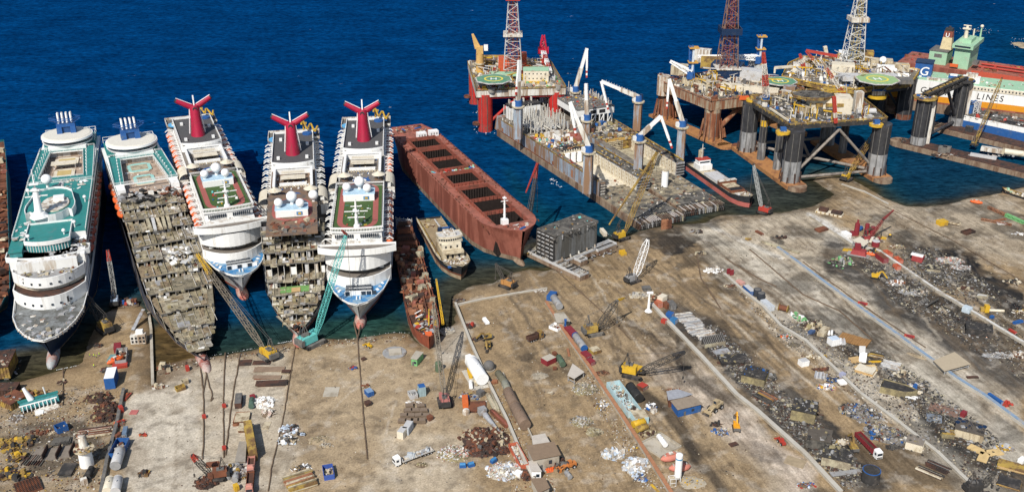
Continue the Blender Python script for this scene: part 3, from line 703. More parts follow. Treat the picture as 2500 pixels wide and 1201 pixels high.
  # canopies each side
 for sg in(1,-1):
  q=MB();xc=X(103);n=8;secs=[]
  for i in range(n+1):
   x=X(97)+(X(112)-X(97))*i/n;secs.append([(x,sg*(12.6+4.6*math.sin(t)+.2),31+5.2*math.cos(t)**.6)for t in[PI/2*j/6 for j in range(7)]])
  q.loft(secs,CREAM,closed=False,caps=False,smooth=False);q.bx(X(112),X(97),sg*13.6,sg*17.3,26,31.2,WHITE)
  for i in range(6):xx=X(98.5+i*2.3);q.bx(xx,xx-1.3,sg*17.28,sg*17.36,28,30.3,GLASSD)
  q.bx(X(112)-.1,X(112)+.1,sg*12.6,sg*17,31.2,33.5,GLASSD);q.bx(X(97)-.1,X(97)+.05,sg*12.6,sg*17,31.2,33.0,OFFW)
  q.build('canopy',root)
 pool_area(root,X(96),X(143),34.15,None)
 # funnel house
 m=MB();tier(m,X(140),11.4,3.2,X(198),34.1,38.2,WHITE,GREYD,1.3);m.bx(X(197),X(142),-10.4,10.4,38.2,38.35,M('funnel_deck',(.085,.083,.085),.8,.15))
 for x,y in((152,7.6),(152,-7.8),(175,8),(185,-7)):m.bx(X(x),X(x)+2,y-.8,y+.8,38.3,39.8,WHITE)
 m.build('funnel_house',root)
 wing_funnel(root,X(160),38.2,1.0)
 m=MB();m.bx(X(212),X(196),-15,15,33.8,34.8,GREYD);m.ring([(X(212),-15),(X(196),-15),(X(196),15),(X(212),15)],[(X(211.5),-14.6),(X(196.4),-14.6),(X(196.4),14.6),(X(211.5),14.6)],34.8,36,OFFW)
 m.bx(X(213),X(205),-14,14,16,33.8,HULLW);m.build('aft_deck',root)
 m=MB();zz=38.4;pts=[(X(200+6*math.sin(t*1.7)),5+t*1.15,zz+4.5-t*.45)for t in np.linspace(0,8,18)]
 m.path(pts,.6,YEL,8);m.cyl((X(203),6,35),(X(203),6,43),.4,.4,YEL,8);m.bx(X(205),X(202),4.5,8,42,42.4,YEL);m.bx(X(207),X(201),8,13.5,36.3,37,BLUEP);m.cyl((X(194),8,38.3),(X(194),8,39.4),2.8,2.8,BLUEP,14);m.build('water_slide',root)
 m=MB();m.cyl((X(193),-10,36.2),(X(193),-10,36.8),4.4,4.4,M('pool_blue',(.1,.36,.62),.3),16);junk(m,X(195),X(188),-12,-7,36.9,14,.5,1.6,[REDP,BLUEP,YEL,WHITE]);m.build('splash_park',root,stuff=True)
 # boats
 sp=[v for v in range(38,96,9)]+[v for v in range(120,200,10)]
 if wreck:sp=[v for v in sp if v>112]
 for sg,has in((1,rb),(-1,lb)):
  spots=[(X(v),sg*14.5,30.6 if v>100 else 29.2)for v in sp]
  if has:boats(root,BOAT_ORANGE,spots)
  else:davits(root,spots)
 return root,L,X
s3,L3,X3=fun_ship('intact white cruise ship with red winged funnel and orange lifeboats down both sides',(593,672),(462,288),True,True)
s5,L5,X5=fun_ship('intact white cruise ship with red winged funnel moored beside the rusty red bulk carrier',(873,743),(895,290),False,True)
s4,L4,X4=fun_ship('half dismantled cruise ship with red winged funnel, its bow cut down to open decks',(722,788),(718,322),False,False,True)
st4=cutdown(stn(L4,31,15.2,16.5,20,12),lambda a:6.5+a*.16,70)
hw4=lambda x:max(1.2,interp(st4,x,1)-.5)
ruin(s4,[(X4(14),6.5),(X4(19),9.5),(X4(24),12),(X4(30),14.5),(X4(37),18),(X4(43),24),(X4(48),28),(X4(52),31),(X4(56),34),(X4(60),37)],hw4,dens=1.3)
m=MB();x=X4(34);m.bx(x-3,x+2.4,-7,6,14.7,15.1,M('green_floor',(.16,.32,.1),.8,.2));m.bx(x-1,x+3,-2,2,15.05,15.4,PLY);junk(m,x-8,x-3,-12,12,16,60,.6,3.4,[M('wine_carpet',(.12,.025,.03),.9),RUSTD,RUST,RUSTD,GREYD]);m.build('torn_dance_floor',s4,stuff=True)
m=MB();junk(m,X4(17),X4(11),-3,3,6.4,26,.8,3,[RUSTL,RUST,YELW,DARK],lambda x,y:abs(y)<(-x-9)*.6);m.build('bow_stump',s4,stuff=True)
for s_,X_ in((s3,X3),(s5,X5)):
 m=MB();z=14.2
 for i in range(6):y=-6+i*2.4;m.bar((X_(16.5),y,z),(X_(10),y,z+.02),.25,WHITE);m.bar((X_(10),y,z),(X_(10),y,z+2.6),.25,WHITE);m.bx(X_(10)-.05,X_(10)+.1,y+.2,y+2.2,z,z+2.5,random.choice([GLASSD,CLEANW,GLASSD]))
 for i in range(5):y=-5.9+i*2.4;m.bx(X_(16.4),X_(10.1),y+.15,y+2.2,z+2.45,z+2.6,GLASSD)
 m.bar((X_(10),-6,z+2.6),(X_(10),6,z+2.6),.3,WHITE);m.bar((X_(13),-6,z+2.65),(X_(13),6,z+2.65),.25,WHITE)
 for y in(-.9,.6):m.bx(X_(8),X_(6),y,y+.5,z,z+1.1,CLEANW)
 for sg in(1,-1):
  for i in range(3):m.box((X_(14+i*3),sg*(8.6+i*1.1),z),(1.8,1.1,1.2),random.choice([WHITE,GREYL]),.5*sg)
 m.build('foredeck_gear',s_,stuff=True)
 # -- the two ships with a round lounge under a blue funnel
def liner(label,bow,hb,stern,wreck=False):
 root,L=ship_root('cruise_ship',label,'cruise ship',bow,hb,stern,28,'teal decked cruise ships run ashore');k=L/205.0;X=lambda v:-v*k;B=32.0
 m=MB();st=stn(L,B,15.4,16.5,19,13,.2)
 if wreck:st=cutdown(st,lambda a:3.4+a*.118,118,1.8)
 side=NAVY if not wreck else M('worn_navy',(.05,.06,.09),.6,.2,.3,(.2,.17,.13),.4,.2,True)
 hull(m,st,[(1.0,SCUM),(13.5 if not wreck else None,side)]+([]if wreck else[(None,HULLW)]),None if wreck else M('torn_grey_deck',(.2,.21,.21),.8,.25,.4,(.1,.1,.09),.5),1.2,1.8,capm=WHITE)
 h=m.build('hull',root)
 m=MB();m.loft([[(X(13.5-f*12),math.cos(a)*2.6*r,-.3+math.sin(a)*2.7*r+f)for a in[2*PI*i/14 for i in range(14)]]for f,r in((-.6,.9),(0,1.05),(.35,1),(.65,.85),(.88,.6),(.98,.2))],M('grey_bulb',(.38,.4,.4),.7,.2,.4,(.42,.22,.18),.5)if not wreck else M('pale_bulb',(.45,.36,.32),.7,.2,.4,(.3,.1,.08),.5))
 m.build('bulbous_bow',h)
 xs=X(26)if not wreck else X(120)
 m=MB();m.bx(X(198),xs-12 if not wreck else xs,-15.4,15.4,18.6,19,GREYM);m.bx(X(197),xs-16 if not wreck else xs,-12.6,12.6,15,31,HULLW);m.bx(X(196),xs-20 if not wreck else xs,-15.8,15.8,26.4,31,WHITE)
 for sg in(1,-1):
  x=X(60)if not wreck else X(122)
  while x>X(194):m.bx(x,x-1.8,sg*15.78,sg*15.86,27.4,29.8,GLASSD);m.bx(x,x-1.6,sg*12.58,sg*12.66,20.5,21.8,GLASSD);x-=2.6
 m.build('superstructure',root)
 # pool deck with raised teal gallery
 px0,px1=(124,168)
 m=MB();m.bx(X(px1),X(px0),-11.5,11.5,31,31.2,TANDECK)
 m.build('pool_deck',root)
 g=MB();o=[(X(px1+2),-14.5),(X(px0-3 if not wreck else px0+6),-16),(X(px0-3 if not wreck else px0+6),16),(X(px1+2),14.5)]
 i_=[(X(px1-3),-8.6),(X(px0+2 if not wreck else px0+6.1),-11.2),(X(px0+2 if not wreck else px0+6.1),11.2),(X(px1-3),8.6)]
 g.ring(o,i_,34.2,35,WHITE,TEAL);g.rail([(a,b,35)for a,b in o]+[(o[0][0],o[0][1],35)],1.1,WHITE,3,.14);g.rail([(a,b,35)for a,b in i_]+[(i_[0][0],i_[0][1],35)],1.1,WHITE,3,.14)
 for j in range(9):
  f=j/8;x=i_[0][0]+(i_[1][0]-i_[0][0])*f
  for sg in(1,-1):y=sg*(8.9+2.4*f);g.bx(x-.15,x+.15,y-.15,y+.15,31.2,34.2,WHITE);g.cyl((x,sg*(abs(y)+1.6),35),(x,sg*(abs(y)+1.6),37.6),.14,.14,WHITE,6);g.dome((x,sg*(abs(y)+1.6),37.8),.35,CLEANW,8,5)
 for sg in(1,-1):
  g.bx(X(px1),X(px0),sg*11.4,sg*15.6,31,34.2,WHITE)
  x=X(px0+1)
  while x>X(px1):g.bx(x,x-1.7,sg*11.36,sg*11.4,31.6,33.6,GLASSD);g.bx(x,x-1.7,sg*15.58,sg*15.66,31.8,33.6,TEALW);x-=2.5
 g.build('sun_gallery',root)
 for xa,w_ in((140,5.4),(157,6.2)):
  q=MB();pm=PALEGREEN if wreck else M('drained_pool',(.5,.38,.16),.6,.15);a=xa
  q.prism([(X(a-6),-4),(X(a-4),-w_),(X(a+4),-w_),(X(a+6),-3.4),(X(a+6),3.4),(X(a+4),w_),(X(a-4),w_),(X(a-6),4)],31.2,31.9,CREAM,M('pool_rim',(.3,.55,.5),.5)if wreck else CREAM);q.bx(X(a+3.6),X(a-3.6),-w_+1.8,w_-1.8,31.9,31.96,KHAKI if wreck else pm);q.build('swimming_pool',root)
 q=MB()
 if not wreck:q.bx(X(151),X(146),-7,6,34.2,34.7,CREAM);[q.bx(X(148)-.2,X(148)+.2,y,y+.4,31.2,34.2,WHITE)for y in(-6,5)]
 junk(q,X(px1-4),X(px0+4),-8,8,31.3,40,.6,2.2,[OFFW,TEAK,GREYD,WHITE],None,.6);q.build('pool_furniture',root,stuff=True)
 # round lounge and funnel
 xc=X(178);n=36
 q=MB();q.bx(X(196),X(167),-10,10,31,36.5,WHITE);q.bx(X(172),X(166.8),-6,6,31,33.5,OFFW);q.bx(X(197),X(182),-14,14,31,33.5,TEAL);q.cyl((xc,0,33),(xc,0,37),8,9.5,WHITE,n)
 for j in range(5):q.bx(X(176+j*4),X(178+j*4),9.98,10.06,33,35,GLASSD)
 for j in range(5):q.bx(X(192-j*3),X(194-j*3),-1,1,36.6,37.2+j*.02,WHITE)
 q.rail([(X(182),14,33.5),(X(197),14,33.5),(X(197),-14,33.5)],3.4,WHITE,3.5,.22);q.build('lounge_tower',root)
 q=MB();q.cyl((xc,0,36.4),(xc,0,37.5),13.2,13.9,CLEANW,n);q.cyl((xc,0,37.5),(xc,0,39.3),13.4,13.5,GLASSD,n);q.cyl((xc,0,39.3),(xc,0,40.4),14.2,14.0,CLEANW,n);q.cyl((xc,0,40.4),(xc,0,40.9),13.7,12.6,M('lounge_roof',(.66,.63,.55),.6,.06),n);q.build('round_lounge',root)
 q=MB();xf=X(180)
 for sg in(1,-1):q.box((xf,sg*3.7,40.6),(6,3,4.4),BLUEP,0,0,0,.9)
 q.bx(xf-2.8,xf+2.2,-5,5,44.6,46.6,BLUEP);q.bx(xf-2,xf+1.6,-3,3,40.6,44.8,M('dark_blue',(.02,.07,.2),.5))
 f_=q.build('funnel',root)
 q=MB()
 for j in range(4):
  for sg in(0,1):y=-3.6+j*2.3;q.cyl((xf-1.4+sg*2,y,46.5),(xf-2.2+sg*2,y,52.4),.55,.55,CLEANW,10,capmat=DARK)
 q.build('exhaust_pipes',f_)
 q=MB();hx=[(xf+3.2*math.cos(t)*1.3,8.6*math.sin(t),48.6)for t in[2*PI*j/6+PI/6 for j in range(7)]]
 for a,b in zip(hx[:-1],hx[1:]):q.bar(a,b,.25,BLUEP);q.bar(Vector(a)+Vector((0,0,1.2)),Vector(b)+Vector((0,0,1.2)),.25,BLUEP);q.bar(a,Vector(b)+Vector((0,0,1.2)),.18,BLUEP);q.bar(a,(xf,a[1]*.5,46.4),.25,BLUEP)
 q.build('funnel_walkway',f_)
 sp=list(range(66,164,9))if not wreck else list(range(122,166,9))
 for sg in(1,-1):boats(root,BOAT_SHADED if(sg>0 and not wreck)else BOAT_ORANGE,[(X(v),sg*15.6,22.4)for v in sp],davit=False)  # boats on the shaded side take the colour with painted shade
 return root,L,X
s1,L1,X1=liner('teal decked cruise ship with round lounge and white bow, cluttered grey foredeck still whole',(107,831),15.4,(181,337))
m=MB()
tier(m,X1(25),15.2,12,X1(60),14.2,20.4,WHITE,RUSTD,.9);tier(m,X1(33),14.6,10,X1(60),20.4,22.6,CREAM,GREYM);tier(m,X1(31),15.1,11,X1(60),22.6,26.6,WHITE,GREYM,.8);tier(m,X1(41),14,9,X1(60),26.6,28.4,OFFW,TEAL)
for y in(-10,-6.5,-3,1.5,5,9):
 for z0,xx in((17,25),(24,31)):m.bx(X1(xx)-12*(abs(y)/15.2)**2.2-1,X1(xx)-12*(abs(y)/15.2)**2.2*(.97)+.25,y-.45,y+.45,z0,z0+.9,GLASSD)
m.build('forward_house',s1)
m=MB()
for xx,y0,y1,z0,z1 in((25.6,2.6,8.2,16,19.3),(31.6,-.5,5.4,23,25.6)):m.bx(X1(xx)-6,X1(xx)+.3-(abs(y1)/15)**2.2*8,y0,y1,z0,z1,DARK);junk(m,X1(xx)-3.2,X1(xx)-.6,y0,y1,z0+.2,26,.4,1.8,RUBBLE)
m.build('burnt_opening',s1,stuff=True)
m=MB();tier(m,X1(43),17.4,5,X1(52),28.4,29.2,GLASSD,GREYM,0);tier(m,X1(42.4),17.8,5,X1(52),29.2,30.8,WHITE,GREYD,.9);m.build('bridge',s1)
m=MB();tier(m,X1(49),9.4,3,X1(70),31,34.4,TEALW,TEAL);tier(m,X1(48.6),9.8,3,X1(70),34.4,35.4,WHITE,TEAL,.9)
for i in range(15):y=-8.6+i*1.22;m.bx(X1(49)-3*(abs(y)/9.4)**2.2-.3,X1(49)-3*(abs(y)/9.4)**2.2+.12,y-.12,y+.12,31,34.4,WHITE)
m.bx(X1(62),X1(47),-15.8,-10.6,31,33.4,TEALW);m.bx(X1(63),X1(46.6),-16.2,-10.4,33.4,34.1,TEAL);m.bx(X1(128),X1(60),-15.8,15.8,31,34.2,WHITE);m.bx(X1(128.5),X1(60),-16.1,16.1,34.2,34.7,TEAL)
for i in range(24):
 x=X1(62+i*2.6)
 for sg in(1,-1):m.bx(x,x-1.7,sg*15.78,sg*15.88,31.8,33.6,TEALW)
m.rail([(X1(60),15.9,34.7),(X1(127),15.9,34.7)],1.1,WHITE,3,.14);m.rail([(X1(60),-15.9,34.7),(X1(127),-15.9,34.7)],1.1,WHITE,3,.14);m.build('observation_deck',s1)
m=MB();pl=[(X1(72+17*(1-math.cos(t))-(6 if abs(math.sin(t))>.8 else 0)),11.5*math.sin(t)-1)for t in[2*PI*i/22 for i in range(22)]]
m.prism(pl,34.7,37.6,WHITE,TEAL);m.ring(pl,[(a*.99+X1(89)*.01,b*.97)for a,b in pl],37.6,38.7,WHITE);m.prism([(X1(77+9*(1-math.cos(t))),6.5*math.sin(t)+1)for t in[2*PI*i/18 for i in range(18)]],37.6,38.3,CREAM,OFFW)
m.bx(X1(92),X1(88),0,5,38.3,40,WHITE);m.build('upper_deck_house',s1)
m=MB();x=X1(74);m.cyl((x,-5,37.6),(x,-5,39.8),4.4,2.6,CLEANW,16);m.cyl((x,-5,39.5),(x-3,-5,51),1.9,1.2,CLEANW,12);m.cyl((x-3,-5,51),(x-4,-5,60),.4,.2,WHITE,8)
for zz,ww in((47,5),(50,4),(53,2.4)):m.bar((x-2.5,-5-ww,zz),(x-2.5,-5+ww,zz),.5,WHITE);m.bx(x-4,x-1,-7,-3,zz,zz+.3,WHITE)
m.build('mast',s1)
m=MB();m.dome((X1(112),-5,40.5),2.7,CLEANW);m.cyl((X1(112),-5,34.7),(X1(112),-5,38.5),.9,.7,WHITE,10);m.build('radome',s1)
m=MB()
for x,y in((64,11),(92,14),(108,-14),(54,-8),(56,7)):m.cyl((X1(x),y,34.7),(X1(x),y,37),.3,.3,WHITE,8);m.dome((X1(x),y,37.4),.9,CLEANW,10,6)
junk(m,X1(122),X1(108),-1,13,34.8,40,.7,3,[WHITE,OFFW,GREYL,OFFW]);junk(m,X1(60),X1(50),10,16,31.2,30,.7,3,RUBBLE);junk(m,X1(75),X1(56),-15.5,-10,34.8,26,.7,2.6,[OFFW,GREYL,WHITE]);m.build('deck_gear',s1,stuff=True)
m=MB();hw1=lambda x:max(.4,14.4*min(1,(-x/24)**.62));junk(m,X1(25),X1(3),-14,14,14.3,420,.4,3.6,[GREYM,GREYL,STEEL,GREYD,BURNT,OFFW,KHAKI,GREYD,BLUEG],lambda x,y:abs(y)<hw1(x)-1.2)
junk(m,X1(42),X1(35),-13,13,26.6,60,.6,3,RUBBLE,lambda x,y:True);junk(m,X1(49),X1(42),-2,14,30.9,60,.5,2.4,[OFFW,GREYL,GREYM,STEEL]);m.build('torn_out_plating',s1,stuff=True)
m=MB()
for sg in(1,-1):
 for i in range(13):x=X1(3+i*1.75);y=sg*(interp(stn(L1,32,15,16,19,13,.2),x,1)-.55);m.box((x,y,14.2),(.2,1.2,1.5),OFFW,0)
m.build('bulwark_stays',s1,stuff=True)
s2,L2,X2=liner('teal decked cruise ship cut open from its pool deck down to the bow',(500,843),15.4,(312,352),True)
st2=cutdown(stn(L2,32,15.4,16.5,19,13,.2),lambda a:3.4+a*.118,118,1.8);hw2=lambda x:max(1.0,interp(st2,x,1)-.5)
ruin(s2,[(X2(14),5),(X2(20),6.4),(X2(27),8.6),(X2(39),10.6),(X2(52),13),(X2(64),15.6),(X2(75),18.4),(X2(85),21),(X2(95),23.8),(X2(104),26.4),(X2(112),28.6),(X2(119),31)],hw2,dens=.85)
m=MB();x0=X2(113)
for i in range(5):y=-5+i*2.4;m.box((X2(100),y,24.5),(15,1.5,1.1),random.choice([BUFF,KHAKI,GREYL]),U(-.05,.05),0,.12)
m.build('fallen_girders',s2)
m=MB();junk(m,X2(128),X2(116),-15,15,31,110,.8,4.5,[GREYD,BURNT,RUST,GREYM,OFFW,STEEL,DARK]);junk(m,X2(84),X2(66),-1,9,18.6,60,.6,4,[WHITE,OFFW,CLEANW,GREYL]);m.build('wreckage_heap',s2,stuff=True)
# -- hull at the left edge of the picture
r,L=ship_root('cargo_hull','teal sided hull with rust eaten open deck at the left edge','ship',(-66,800),11,(-50,348),14)
m=MB();st=stn(L,31,12,12.5,14,8,.12);hull(m,st,[(1,SCUM),(None,M('teal_hull',(.015,.13,.15),.5,.2,.2,(.1,.06,.04),.35,.15,True))],RUST,1.4);m.build('hull',r)
m=MB();junk(m,-L+4,-20,-14,14,12.6,420,1,6,[RUST,RUSTD,RUSTL,OXDECK,DARK,RUST,BUFF]);
for i in range(16):x=-24-i*(L-30)/16;m.bx(x,x-.6,-14.5,14.5,12.4,14,RUST);m.bx(x-2,x-6,-11,11,12.5,12.9,DARK)
m.build('stripped_deck',r,stuff=True)
# -- red bulk carrier
r6,L6=ship_root('bulk_carrier','long rust red bulk carrier with seven open holds','cargo ship',(1279,563),20,(992,307),17)
def along(root,px,py,h):
 p=P(px,py,h);d=Vector((math.cos(root.rotation_euler.z),math.sin(root.rotation_euler.z)));e=Vector((-d.y,d.x));q=p.xy-root.location.xy
 return q.dot(d),q.dot(e)
B6=31
st6=[]
for f,k1,kw,z in((0,.05,.0,20),(.012,.3,.05,20),(.03,.56,.22,19.8),(.06,.8,.5,19.4),(.1,.95,.8,18.6),(.16,1,.98,17.8),(.25,1,1,17.2),(.8,1,1,17),(.92,.93,.7,17),(1,.68,.25,17)):
 st6.append((-f*L6,max(.5,B6/2*k1),z,-5-f*(L6-5),max(.1,B6/2*kw)))
m=MB();hull(m,st6,[(2.6,SCUM),(None,OXIDE)],None,.5,2.0)
hat=[((145,155),(330,225)),((195,215),(410,300)),((260,283),(470,362)),((335,368),(572,462)),((420,460),(660,562)),((500,540),(738,640)),((580,630),(832,718))]
HL,HW=9.8,9.2
hx=[along(r6,940+(a+c)/2/2.611,280+(b+d)/2/2.611,17)[0]for(a,b),(c,d)in hat]
cuts=sorted({round(a[0],3)for a in st6}|{round(x+q,3)for x in hx for q in(-HL,HL)})
for x0,x1 in zip(cuts[:-1],cuts[1:]):
 d0,d1=interp(st6,x0,1)-.05,interp(st6,x1,1)-.05;z0,z1=interp(st6,x0,2)-.4,interp(st6,x1,2)-.4
 if any(x-HL-.01<=x0 and x1<=x+HL+.01 for x in hx):
  for sg in(1,-1):m.quad((x0,HW*sg,z0),(x1,HW*sg,z1),(x1,d1*sg,z1),(x0,d0*sg,z0),OXDECK)
 else:m.quad((x0,-d0,z0),(x1,-d1,z1),(x1,d1,z1),(x0,d0,z0),OXDECK)
h6=m.build('hull',r6)
m=MB();m.loft([[(-6+f*7,math.cos(a)*2.4*q,-.6+math.sin(a)*2.4*q)for a in[2*PI*i/12 for i in range(12)]]for f,q in((-.8,1),(0,1),(.4,.9),(.7,.6),(.85,.2))],SCUM);m.build('bulbous_bow',h6)
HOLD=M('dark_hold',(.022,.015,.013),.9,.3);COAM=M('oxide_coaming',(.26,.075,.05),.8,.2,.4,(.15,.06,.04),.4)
for xc in hx:
 m=MB();w_,hl=HW,HL
 o=[(xc-hl-.25,-w_-.25),(xc+hl+.25,-w_-.25),(xc+hl+.25,w_+.25),(xc-hl-.25,w_+.25)];i_=[(xc-hl+.2,-w_+.2),(xc+hl-.2,-w_+.2),(xc+hl-.2,w_-.2),(xc-hl+.2,w_-.2)]
 m.ring(o,i_,16.2,18.6,COAM)
 for t in np.linspace(-w_,w_,9):m.bx(xc+hl+.2,xc+hl+.7,t-.12,t+.12,16.5,18.5,COAM)
 for t in np.linspace(-hl,hl,8):m.bx(xc+t-.12,xc+t+.12,-w_-.7,-w_-.2,16.5,18.5,COAM);m.bx(xc+t-.12,xc+t+.12,w_+.2,w_+.7,16.5,18.5,COAM)
 ht=m.build('hatch_coaming',r6)
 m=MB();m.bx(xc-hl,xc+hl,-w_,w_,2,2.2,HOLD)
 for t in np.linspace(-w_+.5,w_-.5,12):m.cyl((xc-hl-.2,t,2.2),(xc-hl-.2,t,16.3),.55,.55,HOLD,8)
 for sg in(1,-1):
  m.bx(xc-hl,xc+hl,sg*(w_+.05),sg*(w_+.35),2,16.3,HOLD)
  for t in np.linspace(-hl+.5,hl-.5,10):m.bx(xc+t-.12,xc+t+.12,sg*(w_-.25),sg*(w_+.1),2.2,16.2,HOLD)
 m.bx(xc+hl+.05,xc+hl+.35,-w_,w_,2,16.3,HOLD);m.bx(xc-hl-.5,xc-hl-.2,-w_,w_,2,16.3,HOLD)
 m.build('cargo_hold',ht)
m=MB()
for sg in(1,-1):
 x=-L6*.07
 while x>-L6*.93:y=sg*(B6/2-.7);m.bx(x,x-3,y-.05,y+.05,17.2,17.6,RUST);m.bx(x-1,x-1.2,y-.2,y+.2,16.6,17.9,RUST);x-=5
for _ in range(70):x,y=U(-L6*.95,-L6*.06),random.choice([-1,1])*U(9.5,14);m.box((x,y,16.6),(U(.5,2),U(.4,1.4),U(.3,1.0)),random.choice([OXDECK,RUSTD,RUST,COAM]),U(0,3))
junk(m,-L6*.055,-4,-8,8,19.2,40,.4,2.2,[RUSTD,OXDECK,OFFW,COAM,GREYL],lambda x,y:abs(y)<-x*.7);junk(m,-L6*.99,-L6*.92,-10,10,16.7,60,.5,3,[RUSTD,OXDECK,COAM,BUFF,GREYM]);m.build('deck_fittings',r6,stuff=True)
x,y=along(r6,1232,550,18);m=MB();m.box((x,y,17.4),(3.2,3.2,4.2),CLEANW);m.cyl((x,y,21.6),(x,y,34),.7,.35,CLEANW,10);m.bar((x,y-2,31.5),(x,y+2,31.5),.3,CLEANW);m.bx(x-.9,x+.9,y-.9,y+.9,33,33.4,CLEANW)
for q in(24,27,30):m.bar((x,y-.9,q),(x,y+.9,q),.18,WHITE)
m.build('foremast',r6)
m=MB()
for px,py in((1029,334),(1058,329)):x,y=along(r6,px,py,17);m.box((x,y,16.6),(4.2,6,3.4),CLEANW);[m.bx(x+2.08,x+2.16,y+q,y+q+1,17.6,19,GREYM)for q in(-2.4,-.6,1.2)]
m.build('deck_cabins',r6)
m=MB();x,y=along(r6,1106,416,17);junk(m,x-3,x+3,-13,13,16.6,46,.8,4,[PALEGREEN,BLUEP,TURQ,WHITE,REDP,GREENP,GREYL,M('pale_blue2',(.3,.5,.65),.6)],None,.6);x,y=along(r6,1006,314,17);m.box((x,y-6,16.7),(5,1.5,.3),BLUEP);m.box((x,y+4,16.7),(1.5,5,.4),BLUEP,.3);x,y=along(r6,1277,562,20);m.box((x-3,1,19.6),(1.2,4,.5),BLUEP,.5);m.build('salvaged_gear',r6,stuff=True)
# -- small ships among the slipways
r7,L7=ship_root('small_tanker','gutted rusty small tanker with its bow on the beach','ship',(1049,824),8,(986,566),7)
st=[(0,.3,8.4,-3,.05),(-3,2.6,8.2,-4,.6),(-8,5,7.6,-8,3),(-16,6.6,6.6,-16,5.6),(-28,7,6,-28,6.8),(-L7+12,6.8,6,-L7+14,6.4),(-L7,5,7,-L7+3,3.6)]
m=MB();hull(m,st,[(1.2,SCUM),(None,M('rust_red_hull',(.28,.075,.04),.75,.2,.2,(.13,.045,.03),.5,.15,True))],RUSTD,1.2);m.build('hull',r7)
m=MB();junk(m,-L7+20,-24,-6.4,6.4,5.0,900,.5,4.5,[RUST,RUSTD,RUST,RUSTL,RUSTL,BUFF,OXDECK,KHAKI,RUSTD],None,1.0);m.bx(-L7+30,-24,1.5,2.1,5,7.2,RUST);m.bx(-L7+24,-22,5,5.5,5,7,RUSTL);[m.bx(x,x+.5,-6,6,5,6.6,RUST)for x in np.arange(-L7+24,-26,6.5)];m.build('torn_deck',r7,stuff=True)
m=MB();junk(m,-23,-5,-5,5,6.4,90,.6,3,[GREYL,GREYM,BLUEG,REDP,REDP,RUST,ORANGE,YEL,STEEL],lambda x,y:abs(y)<1.5-x*.3);m.box((-4,0,7.4),(4,3,.4),ORANGE);m.bar((-24,2.5,9),(-12,1,7.6),.5,YEL);m.bar((-20,-4,7.5),(-20,-1,9),.3,WHITE);m.bar((-24,-4,7.5),(-24,-1,9),.3,WHITE);m.box((-14,4,6.6),(2.4,1.6,1.5),YEL);m.build('foredeck_gear',r7,stuff=True)
m=MB()
for i in range(4):m.bx(-L7+4+i,-L7+19-i*3.4,-5.4+i*.7,5.4-i*.7,6+i*2.6,8.4+i*2.6,[RUST,RUSTD,RUST,RUSTD][i])
for i in range(7):m.bx(-L7+19,-L7+19.1,-4.6+i*1.4,-4+i*1.4,6.8,7.6,DARK);m.bx(-L7+15.6,-L7+15.7,-4+i*1.2,-3.4+i*1.2,9.4,10.2,DARK)
for i in range(5):m.bar((-L7+2+i,-4+i*2,10),(-L7+2+i,-4+i*2,17),.35,GREYM);m.bar((-L7+2,-4,12+i),(-L7+6,4,12+i),.3,GREYL)
junk(m,-L7+2,-L7+10,-4,4,14,40,.6,2.6,[GREYM,GREYL,RUST,OFFW]);m.build('deckhouse',r7)
m=MB();m.lattice((-14,7.6,6.4),(-38,7.8,17),.9,.5,YEL,1.2,.14);m.build('deck_crane',r7)
r8,L8=ship_root('supply_ship','small ship with cream bridge tower and dark bow between tanker and bulk carrier','ship',(1129,652),8.5,(1046,533),4.5)
st=[(0,.3,9,-4,.05),(-3,3.4,8.6,-5,.7),(-8,6.2,7.6,-9,3.6),(-16,7.6,6.4,-16,6.4),(-26,7.8,5.2,-26,7.6),(-L8,7.2,5,-L8,6.4)]
m=MB();hull(m,st,[(2.2,M('pale_boot',(.42,.33,.22),.8,.2,.3,(.25,.13,.08),.5,.2,True)),(3.4,RUST),(None,BLACK)],M('buff_deck',(.3,.23,.14),.85,.2,.4),1.0,capm=BUFF);m.build('hull',r8)
m=MB();x=-26
m.bx(x-8,x+8,-5.6,5.6,4.4,9,BUFF);m.bx(x-6,x+5,-5,5,9,12,CREAM);tier(m,x+4.6,6.2,1.6,x-3,12,13.3,CREAM,BUFF);tier(m,x+4.2,5.9,1.5,x-3,13.3,14.5,GLASSD,BUFF);tier(m,x+4.6,6.3,1.6,x-3.6,14.5,15.3,CREAM,GREYL,.4);m.bx(x-3,x+2,-3,3,15.3,16.6,OFFW)
for i in range(10):y=-5.4+i*1.2;m.bx(x+2.5,x+4.45-1.5*(abs(y)/5.9)**2.2,y-.12,y+.12,13.3,14.5,CREAM)
for y in(-3.6,-1,2.4):m.bx(x+4.98,x+5.06,y,y+.9,9.8,11,DARK);m.bx(x+7.98,x+8.06,y,y+1.2,5.4,8.2,DARK)
m.bx(x+8,x+9.4,-4.6,4.6,8.2,8.7,BUFF);junk(m,x-4,x+3,-3,3,16.6,24,.4,1.4,[WHITE,OFFW,GREYL]);m.build('bridge_tower',r8)
m=MB();m.box((x-8,-3,9),(3,2.4,7),NAVY,0,0,0,.8);m.box((x-8,3,9),(3,2.4,7),NAVY,0,0,0,.8);m.bar((x-8,-3,15.6),(x-8,3,15.6),.8,BLUEP);m.bar((x-9,-2,15),(x-11,-5,20),.6,GREYL);m.build('twin_funnels',r8)
m=MB();junk(m,-16,-4,-6.4,6.4,6.3,90,.5,2.6,[WHITE,OFFW,OFFW,GREYL,BUFF,RUST,KHAKI],lambda x,y:abs(y)<-x*.5);junk(m,-L8+2,-L8+18,-6,6,4.2,26,.6,3,[BUFF,YELW,RUST,OLIVE])
